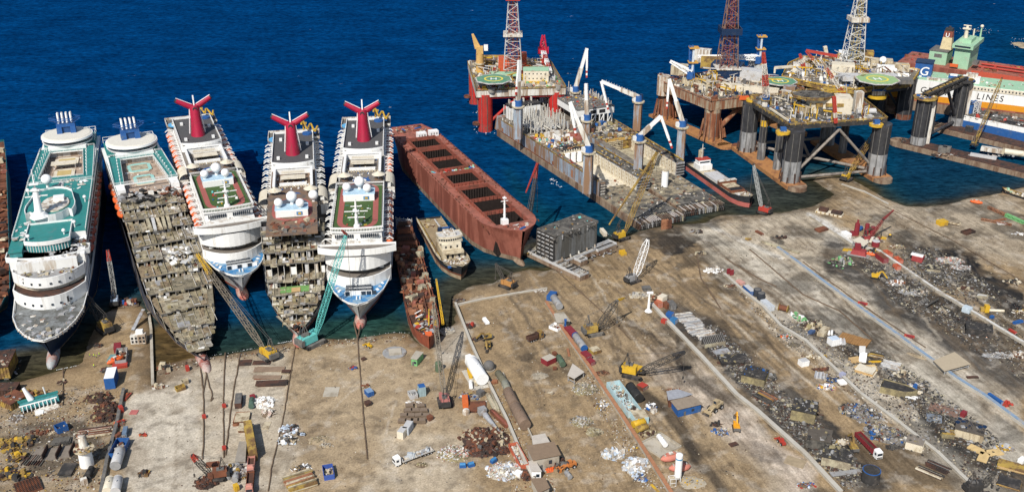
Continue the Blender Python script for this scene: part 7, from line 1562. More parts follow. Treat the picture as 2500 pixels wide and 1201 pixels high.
heap('scattered brown debris on the sand left of the pier',(148,935),2,2,.5,[RUSTD,BUFF],20);heap('grey white rubble by the tilted bridge',(40,1022),4,3,.4,[GREYL,OFFW,GREYM],46,.3,1);heap('rust debris strip by the blue skip',(105,1058),7,2,.5,[RUST,RUSTD,RUST,BUFF],50)
# -- pale slipway and lower middle
for x,y,lb in((547,993,'red anchor box on the middle chain'),(547,1096,'red winch box at the end of the slanting chain'),(498,1019,'red anchor box on the leftmost long chain')):container(lb,(x-4,y+2),(x+5,y),REDP,1.6,1.4,None,None,'anchor_box','box','red anchor boxes on chains')
container('dark brown container above the long yellow one',(582,998),(585,972),RUSTD,2.6,2.6,GREYD,None,'container','container',PX_);slabpile('rusty plate stack left of the white bag heap',(593,1022),6,7,.05,[RUST,BUFF,RUSTL],4);slabpile('lower rust brown plate stack near the yellow container',(597,1048),5,5,.1,[RUST,OLIVE,BUFF],4);slabpile('narrow rust plate leaning by the stacks',(579,1032),2.2,4.4,.1,[RUSTL],2)
heap('bright white bag heap on the pale slipway',(644,985),5,4.6,1.8,[CLEANW,CLEANW,WHITE,OFFW],120,.7,1.6,OFFW,0,'bag_heap','bag heap');heap('pinkish box pile below the white bag heap',(655,1012),3.2,2.6,1.8,[M('pinkish_box',(.58,.46,.4),.7),OFFW],26,1,2);tank('dark green tank by the white bag heap',(614,1000),(616,982),1.1,M('dark_green_tank',(.08,.13,.1),.5));container('red box above the dark green tank',(611,974),(623,971),MAR,1.8,1.6,None,None,'crate','crate');slabpile('flat brown panel beside the yellow container',(653,1040),3,5,.05,[BUFF],1)
container('long yellow double stacked container',(620,1126),(607,1052),YELW,3.0,2.5,YELW,None,'container','container',PX_,2);shed('flat grey roofed shed left of the yellow container',[(574,1128),(599,1128),(602,1078),(584,1078)],2.2,M('grey_roof',(.29,.26,.22),.85),CONC)
truck('pink red truck parked below the yellow container',(616,1128),(613,1165),PINK,PINK,'tip');truck('long pink red trailer truck at the lower edge',(614,1165),(610,1212),PINK,RUST,'tip')
heap('grey machine parts heap left of the pink trucks',(582,1152),6,5,1.8,[GREYM,OFFW,STEEL,GREYD,YELW,GREYL],110,.6,2.2);tank('grey drum among the machine parts',(574,1180),(580,1166),1.2,GREYM);container('small yellow cabin at the lower edge',(572,1198),(583,1194),YEL,2,2.4,None,None,'hut','hut');heap('brown wire tangle under the dark lattice crane',(505,1180),5,4,1.6,[RUSTD,RUST,RUSTD],90,.4,1.6,RUSTD);slabpile('rust plate beside the dark lattice crane',(520,1135),5,3,.2,[RUST,RUSTL],2)
for k,(x,y,L_,W_,n,lb)in enumerate([(658,903,13,4,2,'wide flat brown plates by the waterline'),(652,922,12,3,2,'long narrow brown plates in the plate row'),(662,938,13,4,3,'dark grey brown plates under the plate row'),(697,910,4,2.6,3,'three short rust ribs right of the plate row'),(640,885,9,4,1,'pale rusty sheet at the beach edge'),(600,885,6,5,1,'torn sheet at the beach edge below the long boom')]):slabpile(lb,(x,y),L_,W_,.04,[RUST,BUFF,RUSTD,M('plate_brown',(.24,.17,.12),.85)],n)
BLUEW=M('pale_blue_white',(.5,.58,.68),.5)
heap('dark and white appliance heap, upper of two near the chain',(705,1050),4.4,3.2,1.2,[BURNT,GREYD,BLUEW,CLEANW,RUST,BLUEW],70,.6,2);heap('pale blue appliance heap, lower of two near the chain',(702,1076),4.4,3,1.2,[BLUEW,CLEANW,BURNT,GREYD,BUFF],70,.6,2.2);heap('few white scraps right of the appliance heaps',(737,1062),2,1.6,.3,[BLUEW,OFFW,BURNT],14)
bars('pile of long brown timbers at the lower edge',(733,1178),10,9,.5,[BUFF,OLIVE,RUSTL,BUFF,YELW],14,.6,'timber_pile','timber',3);heap('white and black junk above the timbers',(735,1145),4,2,1,[CLEANW,BURNT,GREYD,YELW],36);container('blue skip full of pale rubble',(805,1172),(800,1146),M('royal_blue',(.05,.1,.35),.5),3.6,2.4,None,[OFFW,BUFF,GREYL,KHAKI],'skip','skip')
container('grey blue topped skip right of the chain',(894,966),(909,961),BLUEP,3.4,2.2,M('blue_tarp',(.2,.3,.45),.6),None,'skip','skip');container('rust brown box below the blue topped skip',(892,990),(905,986),RUSTD,2.4,1.6,None,None,'crate','crate');container('flat rust crate beside the chain fork',(884,880),(893,876),RUSTD,2,.8,None,None,'crate','crate');heap('red winch scrap by the chain',(862,900),2,1.4,.8,[RUSTD,REDP,BLUEP],20);heap('timber scraps on the blue skip side',(893,945),2,1,.5,[BUFF,RUST],12)
loader('small yellow loader near the waterline',(900,847),(890,842),YEL,.6)
r=T('round_slab','round grey slab with square lid on the sand','slab',g(963,862));m=MB();m.cyl((0,0,0),(0,0,.5),5.2,5.2,GREYM,26);m.box((.3,.2,.5),(5.4,5.2,.4),CONC,.2);m.build('slab_body',r)
r=T('ground_plate','square grey plate let into the sandy slipway','plate',g(809,957),.02);m=MB();m.box((0,0,.02),(6,7.2,.22),CONC);m.build('plate',r)
heap('low soil bank with drag marks',(778,1075),4.6,3.4,.8,[BUFF,OLIVE],40,.3,1,M('soil',(.33,.26,.17),.95));heap('pale earth crumbs beside the soil bank',(798,1088),3,1.6,.4,[CONC,CONCL],30,.3,.9,M('soil',(0,0,0)))
shed('small green walled shed on the beige yard',[(1003,877),(1018,880),(1034,860),(1016,856)],3,CONC,GREENP)
container('open white bin full of white scrap',(999,970),(1017,966),GREYL,4,2,None,[OFFW,CLEANW,GREYM],'skip','skip');container('blue and white cabin stack beside the white bin',(1022,965),(1038,962),M('cabin_mix',(.3,.4,.42),.6),3,4.4,BLUEP,None,'hut','hut');heap('white sacks at the head of the panel stacks',(1010,984),3,1.4,.8,[CLEANW,OFFW],18,.6,1.4)
BR=M('brown_panel',(.15,.11,.075),.85,.25)
n_=0
for row,(y,xs_)in enumerate([(994,(1000,1028)),(1006,(996,1014,1034)),(1018,(988,1004,1022,1040)),(1031,(982,998,1014,1030))]):
 for x in xs_:
  r=T('panel_stack','stack of weathered brown panels among the rows behind the grey cabinets','panel stack',g(x,y),U(-.12,.2),'brown panel stacks');m=MB()
  for k in range(5):m.box((U(-.2,.2),U(-.2,.2),k*.3),(3.1,2.1,.26),BR if k%2 else M('brown_panel_light',(.2,.15,.11),.85),U(-.06,.06))
  m.build('panels',r)
container('rusty box beside the panel stacks',(1045,1026),(1055,1022),RUST,2,1.8,None,None,'crate','crate')
for a,b,mt,lb in(((977,1072),(988,1058),CREAM,'cream fronted cabinet left of the grey cabinets'),((990,1062),(1002,1043),M('zinc',(.42,.46,.5),.5),'tall zinc grey cabinet at the panel stacks')):container(lb,a,b,mt,2.6,3.2,GREYL,None,'cabinet','cabinet','cabinets at the panel stacks')
truck('white flatbed truck loaded with grey cabinets',(1056,1102),(962,1138),CLEANW,OFFW,'flat',(26,1.4,2.6,[M('zinc',(0,0,0)),OFFW,GREYM,GREYL,CREAM],'grey cabinets loaded on the white flatbed truck'));heap('small brown heap below the white flatbed truck',(1028,1136),2.6,1.6,.7,[OLIVE,BUFF],30,.3,.8)
# -- between the white topped wall and the brick capped wall
tank('large white gas tank lying beside the white topped wall',(1178,942),(1150,896),2.7,CLEANW,True);r=T('tank_bund','pale concrete bund under the large white tank','bund',g(1163,925),hd2((1182,948),(1150,896)));m=MB();m.box((0,0,.02),(16,8,.25),CONCL);m.build('slab',r)
container('yellow cabinet left of the large white tank',(1150,925),(1144,905),YEL,1.4,1.6,None,None,'cabinet','cabinet');r=T('ball_tank','dark grey round tank right of the white topped wall','tank',g(1194,902));m=MB();m.dome((0,0,1.9),2.4,GREYD,18,10);m.cyl((0,0,0),(0,0,.6),2.6,2.6,CONC,16);m.build('vessel',r)
tank('olive green tanker body, upper one by the thin fence',(1233,944),(1216,920),1.5,M('olive_tank',(.14,.13,.09),.6));tank('grey green tanker body with blue end by the thin fence',(1242,968),(1232,942),1.5,M('greygreen_tank',(.25,.25,.2),.6));tank('upper brown cylindrical tank along the thin fence',(1258,1008),(1240,968),2.1,M('brown_tank',(.2,.14,.1),.7,.15));tank('lower brown cylindrical tank along the thin fence',(1282,1052),(1256,1004),2.3,M('brown_tank',(0,0,0)))
slabpile('small brick pile beside the olive tanker',(1206,934),2.4,2,0,[RUSTL],3);container('white kiosk with red roof lamp near the wall',(1140,884),(1152,880),CLEANW,3,2.8,None,None,'hut','hut');tank('small white gas bottle by the bund',(1150,952),(1149,938),.8,CLEANW);tank('small tan gas bottle by the bund',(1163,944),(1160,934),.8,BUFF)
container('orange red engine cabin among scrap machines',(1137,996),(1135,975),M('engine_orange',(.6,.14,.04),.5),2.2,2.4,None,None,'machine','machine');r=T('drum','white domed drum below the orange machine','drum',g(1138,1010));m=MB();m.cyl((0,0,0),(0,0,1.6),1.4,1.4,OFFW,14);m.dome((0,0,1.6),1.4,OFFW,14,5,False,.6);m.build('drum_body',r);heap('machine oddments around the orange cabin',(1136,968),2.6,2.4,1.2,[YELW,BLUEP,GREYM,OFFW,RUST],36);container('dark grey box at the wall',(1168,968),(1178,962),GREYD,2.6,2.4,None,None,'container','container',PX_);heap('blue scrap beside the dark grey box',(1160,972),1.6,1.2,.8,[BLUEP,GREYM],14)
slabpile('field of rusty bar mats',(1165,995),7,7,.1,[RUST,RUSTD],3);bars('brown bars standing in the mat field',(1165,995),7,6,1.5,[RUST,RUSTL,RUSTD],14,.25);bars('long tan girders beside the wall',(1200,985),12,2.4,1.85,[BUFF,KHAKI,BUFF],4,.7)
r=T('crane_mast','long grey conical mast lying by the rust red girder','mast',g(1205,1042),hd2((1180,1012),(1228,1068)));m=MB();m.cyl((-10.5,0,1.3),(10,0,.6),1.3,.3,STEEL,14);m.bx(-11.5,-9,-1.5,1.5,.1,2.8,GREYM);m.build('mast_body',r);bars('rust red box girder beside the conical mast',(1218,1025),12,2,2.1,[OXIDE,RUST],4,.8)
heap('large tangled rust heap beside white rubble',(1185,1070),10,7,3,[RUST,RUSTD,RUSTD,RUST,BUFF],260,.4,2.2,RUSTD);heap('dark rust coil heap at the foot of the rust heap',(1175,1102),8,4.4,2,[RUSTD,RUSTD,RUST,GREYD],160,.4,2,RUSTD);heap('round rusty wire coil heap',(1228,1102),3.2,3,1.2,[RUSTD,RUST],60,.4,1.2,RUSTD)
heap('speckled white and pink rubble heap left of the rust heap',(1110,1108),7.4,5.6,1.4,[OFFW,CLEANW,PINK,GREYL,OLIVE,CREAM],260,.3,1.1,OLIVE);heap('bright white appliance heap at the lower wall',(1235,1152),7.4,5.6,1.6,[CLEANW,OFFW,GREYL,BLUEW,PINK,CREAM,GREYL,KHAKI],320,.3,1.6,CONC)
for k,(x,y,lb)in enumerate([(1130,1140,'left blue pump machine on the bare yard'),(1150,1138,'right blue pump machine on the bare yard'),(1205,1128,'blue pump machine behind the white appliance heap')]):r=T('pump',lb,'machine',g(x,y),.4*k);m=MB();m.box((0,0,0),(2.4,1.5,1.2),BLUEP);m.cyl((-1,0,1.3),(1,0,1.4),.7,.6,M('pump_blue',(.05,.2,.42),.5),12);m.build('pump_body',r)
container('orange red skip with white scrap along the wall',(1282,1145),(1252,1092),M('orange_skip',(.5,.13,.07),.6),3.4,2.2,None,[OFFW,CREAM,GREYL],'skip','skip');heap('brown scrap between the skip and the wall',(1285,1160),2.4,4,1.4,[RUSTD,RUST],50,.4,1.5,RUSTD);container('white fridge box at the white heap',(1262,1165),(1270,1158),CLEANW,2.4,2,None,None,'cabinet','cabinet')
ROOFW=M('pale_roof',(.52,.47,.41),.8,.1)
shed('pale flat roofed hut behind the brown roofed hall',[(1303,1092),(1342,1082),(1330,1058),(1298,1064)],4,ROOFW,CONC);shed('large brown roofed hall by the wall',[(1302,1125),(1368,1112),(1352,1078),(1286,1088)],4.5,M('brown_roof',(.24,.17,.115),.85,.1),CONC);shed('white walled block with pale roof at the wall',[(1298,1152),(1322,1152),(1306,1122),(1290,1126)],3.5,ROOFW,CLEANW);shed('brown roofed shed at the lower edge',[(1315,1205),(1342,1192),(1330,1166),(1296,1168)],3.6,M('brown_roof',(0,0,0)),CONC);slabpile('grey slab yard behind the white block',(1328,1140),5,6,.4,[GREYM],1)
heap('orange tarpaulin heap by the brown hall',(1343,1148),1.8,2.2,.6,[ORANGE],12,.6,1.4,ORANGE);loader('orange wheel loader at the brown hall',(1388,1142),(1375,1146),M('loader_orange',(.5,.18,.05),.6),.9);tank('grey gas bottle right of the brown hall',(1382,1160),(1392,1172),.9,GREYM);heap('oily engine parts in front of the brown hall',(1362,1135),4,2.6,.7,[RUSTD,RUST,GREYD,BURNT],46)
r=T('pickup_truck','white pickup truck alone on the sandy slope','pickup',g(1185,787),hd2((1190,792),(1180,779)));m=MB();m.box((-.6,0,.5),(4.8,1.9,.7),CLEANW);[m.bx(-2.9,.2,s*.95-.05,s*.95+.05,1.2,1.5,CLEANW)for s in(1,-1)];m.build('body',r);m=MB();m.box((.9,0,1.2),(1.9,1.7,.75),CLEANW,0,0,0,.85);m.bx(1.75,1.84,-.7,.7,1.3,1.8,GLASSD);m.build('cab',r);[(lambda q:(wheel(q,x,s*.85,.42,.28),q.build('wheel',r)))(MB())for x in(1.2,-2)for s in(1,-1)]
excavator('yellow excavator with dark scoop near the pickup',(1188,828),(1172,832),YELW,5,up=.3);excavator('yellow excavator facing down the yard below the first',(1191,848),(1190,862),YELW,4.5,up=.4);truck('brown tipper truck on the sandy yard',(1288,836),(1324,824),YELW,RUSTD,'tip');container('dark plate box behind the brown tipper truck',(1310,818),(1322,813),RUSTD,3,1,None,None,'crate','crate')
heap('dark twisted scrap on the thin wall',(1145,798),3.4,2,1,[BURNT,RUSTD,REDP],34);heap('oil dark scrap behind the excavators',(1168,828),3,2,.6,[BURNT,RUSTD],26);heap('white debris at the end of the kerb wall',(1322,712),5,1.6,.5,[CLEANW,OFFW,GREYM],40,.3,1);heap('dark driftwood at the beach corner',(1120,735),3,2,.6,[RUSTD,GREYD,BUFF],30)
heap('rubble beside the kerb wall corner',(1090,808),4,3,.5,[CONCL,CONC,GREYM],50,.4,1.2,CONC)
container('red walled cabin near the green tanker',(1328,890),(1350,880),MAR,4,2.6,CONC,None,'hut','hut');tank('dark green tanker beside the red walled cabin',(1374,898),(1364,880),1.3,M('forest_tank',(.08,.12,.08),.6));container('red drum box above the red walled cabin',(1350,868),(1358,866),RUST,1.8,1.6,None,None,'crate','crate');bars('short rust girder lying on the sand',(1387,862),5,.8,1.6,[RUSTL],2,.5);shed('pale roofed shelter by the brick capped wall',[(1386,918),(1402,926),(1426,908),(1398,888)],2.6,ROOFW,CONC,'shelter','shelter',True);slabpile('dark round drum base beside the red cabin',(1354,902),1.6,1.6,0,[RUST],4)
heap('grey sand cone near the red walled cabin',(1318,918),4,3,1.2,[CONC],20,.3,.8,M('grey_sand',(.3,.26,.2),.95));heap('tan boulders near the dark track',(1347,960),1.6,1,.5,[BUFF,CREAM],8,.6,1.2)
heap('speckled rubble heap by the brick capped wall, upper',(1428,950),6,5.4,1,[OFFW,GREYL,OLIVE,GREYM,BUFF],220,.25,.9,OLIVE);heap('white and blue plastic heap along the brick capped wall',(1470,990),3,4,.7,[CLEANW,BLUEW,GREYL,YEL],60,.3,1.2);heap('round speckled grey heap on bare sand',(1420,1030),5,4,1.2,[OFFW,GREYM,GREYL,OLIVE],200,.25,.9,OLIVE);heap('straw coloured heap below the speckled grey heap',(1450,1056),3.6,3,.8,[KHAKI,OLIVE],60,.4,1.4,OLIVE)
heap('white plastic sheet heap, upper left of two',(1496,1110),5,4,1,[CLEANW,OFFW,OFFW,BLUEW,GREYL],130,.4,1.7,CONC);heap('larger white plastic sheet heap beside the brick wall',(1552,1138),5,5.6,1.5,[CLEANW,OFFW,OFFW,BLUEW,GREYL],240,.4,2.0,CONC);heap('blue white plastic scraps under the white sheet heap',(1562,1168),3,2.6,.6,[BLUEW,BLUEP,OFFW,GREYD],50,.5,1.8);heap('yellow canisters by the white sheet heaps',(1546,1096),2,1,.4,[YEL,OFFW],14,.4,1);slabpile('yellow beam leaning at the lower brick wall',(1596,1192),1,5,.4,[YEL],1)
# -- along the brick capped wall and the grey wall
container('bright blue box at the head of the brick wall',(1342,735),(1352,722),BLUEP,3.4,2.6,None,None,'container','container',PX_);tank('grey tank behind the bright blue box',(1366,758),(1352,736),1.7,GREYM);shed('flat concrete roof beside the white skip',[(1360,790),(1392,786),(1376,762),(1352,766)],2.2,CONC,CONC);container('white skip of sacks left of the brick wall',(1347,798),(1368,806),CLEANW,4.4,1.6,None,[CLEANW,OFFW,BLUEW,RUST],'skip','skip');r=T('post','upright blue post on the red boxes','post',g(1380,806));m=MB();m.cyl((0,0,0),(0,0,5),.45,.45,BLUEP,10);m.box((0,0,5),(1.2,1.2,.6),BLUEP);m.build('post_body',r)
container('red container on the brick wall, upper',(1385,808),(1402,826),MAR,3.4,2.6,None,None,'container','container',PX_);tank('long grey tank lying along the brick wall',(1426,860),(1404,828),1.6,GREYM,True,None,'storage_tank',BLUEP);container('red cabin after the long grey tank',(1424,868),(1438,880),MAR,3,2.4,None,None,'container','container',PX_);container('dark red machine box at the end of the red row',(1436,884),(1448,892),MAR,2.6,2,None,None,'container','container',PX_)
container('yellow crane counterweight block near the red row',(1442,862),(1462,856),YELW,4,1.6,BUFF,None,'counterweight','counterweight')
LB=M('light_blue_wall',(.42,.58,.62),.6,.1,.4,(.5,.47,.4),.35)
container('long light blue scrap bunker beside the brick wall',(1496,945),(1550,1018),LB,5.6,3.0,None,[OFFW,GREYD,GREYM,BUFF,RUSTD,GREYL]);container('light blue hut with timber roof under the bunker',(1554,1016),(1567,1036),LB,5.6,3.0,BUFF,None,'hut','hut');heap('white oddments on the light blue hut side',(1588,998),2.6,2.6,2.2,[CLEANW,BLUEP,GREYD,OFFW],40)
tank('black tank lying beside the light blue bunker',(1560,985),(1537,955),2.0,M('black_tank',(.028,.027,.026),.5,.2));container('red bulldozer like machine above the black tank',(1560,944),(1576,952),RUST,3.4,1.8,REDP,None,'machine','machine');tank('upper yellow tank at the brick wall',(1545,1046),(1572,1038),1.4,YEL);tank('lower rusty yellow tank at the brick wall',(1554,1058),(1578,1050),1.3,YELW);heap('brown brush pile below the yellow tanks',(1588,1062),4.4,2.4,.8,[RUSTD,OLIVE,BUFF],60)
heap('rust brown earth heap right of the pale roof shelter',(1470,912),4,2.4,.7,[RUSTD,RUST],40,.3,1,M('rusty_earth',(.2,.12,.07),.95));heap('rusty grit heap behind the blue office',(1648,955),4,2,.9,[RUSTL,BUFF],60,.3,.8,M('rusty_earth',(0,0,0)))
r=T('tank_pen','low walled concrete pen around the small white tank','pen',g(1612,1088),hd2((1578,1078),(1618,1058)));m=MB();a_=[(-5.6,-5.5),(5.6,-5.5),(5.6,5.5),(-5.6,5.5)];m.ring(a_,[(x*.94,y*.94)for x,y in a_],0,.9,CONC);m.box((0,0,.02),(10.6,10.4,.2),CONC);m.build('pen_wall',r);tank('small white gas tank in the walled pen',(1608,1072),(1624,1094),1.0,CLEANW)
r=T('silo','tall white upright tank with blue band and conical foot','tank',g(1654,1172));m=MB();m.cyl((0,0,2),(0,0,11),1.28,1.28,CLEANW,20);m.dome((0,0,11),1.28,CLEANW,20,6,False,.5);m.cyl((0,0,.8),(0,0,2),.7,1.28,CLEANW,16);m.cyl((0,0,9.3),(0,0,9.9),1.3,1.3,M('band_blue',(.08,.25,.42),.5),20);[m.bar((x,y,0),(x,y,2.4),.22,CLEANW)for x in(-.8,.8)for y in(-.8,.8)];m.build('silo_body',r)
r=T('cage','white framed equipment cage beside the upright tank','cage',g(1640,1184),.2);m=MB();[m.bar((x,y,0),(x,y,3.4),.12,CLEANW)for x in(-1.1,1.1)for y in(-1.1,1.1)];[m.bar((-1.1,y,z),(1.1,y,z),.12,CLEANW)for y in(-1.1,1.1)for z in(.1,1.7,3.4)];[m.bar((x,-1.1,z),(x,1.1,z),.12,CLEANW)for x in(-1.1,1.1)for z in(.1,3.4)];m.box((0,0,.1),(1.9,1.9,3),BUFF);m.build('cage_frame',r)
PKB=hidden(lifeboat_mesh(M('faded_lifeboat',(.52,.19,.14),.7,.08)),'boat_hull').data
for a,b,lb in(((1612,1128),(1662,1116),'faded red lifeboat behind the upright white tank'),((1630,1150),(1688,1144),'faded red lifeboat in front, pierced by tank shadow')):r,L=place('lifeboat',lb,'lifeboat',a,b);r.location.z+=1.2;o_=bpy.data.objects.new('boat_hull',PKB);COL.objects.link(o_);o_.parent=r;o_.scale=(.82,.95,1)
heap('pale gravel mound right of the lifeboats',(1690,1178),5.5,4.4,.7,[CONC,BUFF,YEL],40,.3,.7,M('pale_gravel',(.38,.33,.25),.95));heap('mixed blue and white litter near the excavator',(1762,1055),4,3,.5,[BLUEW,OFFW,RUST,BLUEP,GREYD,BUFF],80,.3,1.4);slabpile('rusty square plate below the litter',(1792,1086),3.4,2.6,.4,[RUSTD],1);heap('black tyre and wire litter',(1748,1038),2.4,1.4,.5,[BURNT,RUSTD],24)
shed('grey roofed rear half of the yard office',[(1632,978),(1665,972),(1690,962),(1655,950),(1628,955)],3.2,M('slate_roof',(.33,.34,.37),.7),RUST);shed('brown roofed yard office with bright blue front',[(1655,1002),(1714,988),(1690,966),(1638,978)],3.2,ROOFT,BLUEP)
loader('sand coloured wheel loader beside the yard office',(1745,1000),(1722,1015),M('sand_loader',(.42,.33,.2),.7),1.2);excavator('orange yellow excavator near the black soot patch',(1797,1048),(1788,1000),M('excavator_orange',(.72,.33,.02),.5),7.5,up=.45)
r=T('light_mast','white light mast on a spreading foot by the grey wall','mast',g(1583,760));m=MB();m.cyl((0,0,1.4),(0,0,9.5),.75,.35,CLEANW,10);m.cyl((0,0,0),(0,0,1.4),2,.8,CLEANW,8);m.box((.2,0,9.4),(3,1,.8),CLEANW);m.build('mast_body',r)
for a,b,mt,lb,w_,h_ in(((1610,745),(1622,738),CREAM,'cream topped yellow framed tank box',3,4.4),((1622,752),(1640,746),RUST,'rust red container under the cream box',3.4,2.6),((1602,742),(1612,752),M('brick_red',(.42,.13,.07),.6),'brick red container at the wall head',2.6,2.8),((1628,772),(1642,776),BLUEP,'blue container, upper of two by the bar stacks',3,2.4),((1638,786),(1651,790),M('mid_blue',(.04,.16,.34),.5),'blue machine container, lower of two by the bar stacks',3,2.4),((1616,786),(1626,790),REDP,'small red box on the grey wall',2,2),((1634,745),(1644,757),GREYD,'dark grey container behind the rust red one',3,2.8)):container(lb,a,b,mt,w_,h_,None,None,'container','container',PX_)
slabpile('dark grey hut roof plate at the wall head',(1578,708),4,3.4,.2,[GREYD],6);heap('concrete rubble at the wall head',(1560,722),5,4,.8,[CONC,CONCL,GREYM,BUFF],70,.5,1.8,CONC);heap('rust and wood scraps behind the cream box',(1605,728),4,3,.8,[RUST,BUFF,RUSTD],50)
for x,y,lb,n in((1672,775,'grey white bar stack, farthest of four',16),(1690,790,'grey white bar stack, second of four from the containers',16),(1702,808,'white bar stack, third of four from the containers',16),(1722,818,'cream bar stack, nearest the black rack',14)):bars(lb,(x,y),8.5,7.5,.28,[GREYL,OFFW,GREYM,STEEL],n,.35)
r=T('rib_rack','rack of upright grey ribs before the burnt slab','rack',g(1742,842),.3);m=MB();m.bx(-5,5,-1.6,-1.2,0,1.8,KHAKI);[m.bar((-5+i*.9,-1.4,1.8),(-5+i*.9,2,4),.35,GREYD)for i in range(12)];m.bx(-5,5,1.6,2,0,3.6,BURNT);m.build('ribs',r);slabpile('blue grey plates in front of the rib rack',(1760,860),7,4,.3,[STEEL,GREYM],3)
block('flat black burnt slab below the rib rack',(1790,882),12,7,1.6,.1,BURNT,BURNT,None,'burnt_slab',30);block('burnt square block with olive sides and blue scrap on top',(1842,928),9.4,8.4,4,-.45,OLIVE,BURNT,[BURNT,SCORCH,SCORCH,BLUEP],'cut_deck_block',24);heap('sooty rubble beside the burnt square block',(1880,925),3,2.4,.8,[BURNT,GREYM,SCORCH],40)
bars('burnt orange ribs on soot covered ground',(1868,972),8,6,-.9,[RUSTL,YELW,BURNT,SCORCH],8,.5);block('burnt block with olive side and broken ribs',(1962,1016),9,9,5,-.4,OLIVE,BURNT,None,'cut_deck_block',40);block('burnt roofed block with open sides',(1998,1084),8.5,8,4.6,-.35,SCORCH,M('sooty_roof',(.1,.085,.07),.9),None,'cut_deck_block',16);block('half cut burnt block with torn beams in front',(2042,1128),10,8,4,-.4,KHAKI,BURNT,None,'cut_deck_block',50);slabpile('long grey beams before the half cut block',(2062,1158),12,2.2,.15,[GREYM,KHAKI],3)
r=T('burnt_drum','big burnt black drum with blue rim','drum',g(2124,1172));m=MB();m.cyl((0,0,0),(0,0,4.4),3.3,3.1,BURNT,18);m.cyl((0,0,4.4),(0,0,4.6),3.2,3.2,BLUEP,18);m.cyl((0,0,4.6),(0,0,4.7),2.9,2.9,BURNT,18);m.build('drum_body',r)
loader('small red loader by the grey wall',(1907,1082),(1898,1072),REDP,.7);slabpile('sandy square pit cover',(1940,1128),8,6,-.5,[M('soil',(0,0,0))],1);heap('blue and red litter at the lower right wall',(1968,1185),4,2,.4,[BLUEP,REDP,BLUEW],26,.3,1.2);excavator('yellow excavator with long dark arm at the scrap heaps',(2082,1098),(2056,1058),YELW,6.5,up=.5);truck('red dump truck with white cab between heap and yard',(2092,1068),(2146,1124),CLEANW,MAR,'tip')
SH=[GREYM,GREYD,OFFW,STEEL,RUST,GREYD,GREYM,KHAKI,BURNT,BURNT,BLUEP,OLIVE]
heap('large shredded scrap heap, upper one by the pale wall',(2100,1010),9,6.4,2.4,SH,420,.3,1.6,GREYD,-.7);heap('large shredded scrap heap behind the red dump truck',(2160,1062),8.4,6.4,2.6,SH,420,.3,1.6,GREYD,-.7);heap('black soot heap between shredded scrap and grey box',(2180,1092),3.4,2,.8,[BURNT,SCORCH],40,.4,1.2,BURNT);heap('cream panel heap beside the excavator',(2058,1080),3,2,.8,[CREAM,OFFW,YELW],26,.6,2)
block('grey cut cabin block with cream face by the pale wall',(2232,1092),6,5.4,3.6,-.5,CREAM,M('brown_grey_plate',(0,0,0)),None,'cut_deck_block',12);slabpile('thin grey plate leaning at the cut cabin',(2218,1080),.4,5,.6,[OFFW],6);bars('timber offcuts below the cut cabin',(2270,1155),9,3,-.75,[BUFF,CREAM,RUSTD,BURNT],8,.4);bars('dark frame lying by the timber offcuts',(2290,1140),8,5,-.75,[BURNT,GREYM,RUSTD],6,.3)
# -- along the pale wall
for x,y,lb in((1778,670,'left of two upright red boards'),(1786,673,'right of two upright red boards')):r=T('signboard',lb,'board',g(x,y),.3,'red boards at the wall head');m=MB();m.box((0,0,.3),(2,.3,3),MAR);m.build('panel',r)
heap('bright white scrap sheets on brown sand',(1742,662),5.4,4,.6,[CLEANW,CLEANW,OFFW],80,.4,1.8);heap('brown branches at the pale wall',(1790,700),6,2.4,.5,[RUSTD,RUST,BUFF],70,.4,1.6);container('red and white machine at the wall head',(1800,690),(1815,698),M('red_white',(.55,.3,.25),.6),2.4,1.8,None,None,'machine','machine')
container('blue container with grey roof before the black drums',(1820,706),(1838,722),BLUEP,2.8,2.4,GREYL,None,'container','container',PX_)
for x,y,lb in((1848,722,'left of two black upright drums'),(1857,731,'right of two black upright drums')):r=T('drum',lb,'drum',g(x,y),0,'black drums');m=MB();m.cyl((0,0,0),(0,0,3.6),1.9,1.9,M('drum_black',(.04,.045,.055),.5),16);m.cyl((0,0,3.6),(0,0,3.75),1.5,1.3,GREYD,14);m.build('drum_body',r)
container('pale grey container after the black drums',(1862,742),(1884,760),M('pale_grey_box',(.5,.53,.56),.6),3,2.6,None,None,'container','container',PX_);r=T('cable_reel','yellow flanged red cable reel','reel',g(1912,760),2.6);m=MB();m.cyl((-2,0,1.8),(2,0,1.8),1.3,1.3,RUST,16);[m.cyl((x,0,1.8),(x+.25,0,1.8),1.9,1.9,YELW,16)for x in(-2.2,2)];m.build('reel_body',r)
container('flat tray of green and white sacks',(1935,766),(1962,788),OFFW,5,.7,None,[GREENP,GREENP,CLEANW,GREYD,M('sack_green',(.05,.36,.17),.6)],'tray','tray');heap('plywood cabin scrap with dark middle',(1988,800),5,4,1.6,[BUFF,OLIVE,BURNT,BUFF,RUSTD],60,.8,3);container('tan plywood box beside the cabin scrap',(2002,822),(2018,806),BUFF,3.2,2,None,None,'crate','crate');container('blue tarpaulin box at the cabin scrap',(1976,816),(1986,810),M('tarp_navy',(.06,.1,.2),.6),2,1.4,None,None,'crate','crate')
container('white cabin with blue roof in the plywood row',(2024,842),(2044,838),CLEANW,3.6,3.2,BLUEW,None,'hut','hut');tank('upright pair of white tubes, left',(2023,818),(2024,810),.5,CLEANW,False,None,'pipe');tank('upright pair of white tubes, right',(2030,818),(2031,810),.5,CLEANW,False,None,'pipe');bars('white tubes beside the white cabin',(2054,836),4,3,1.3,[CLEANW,GREYL],5,.6)
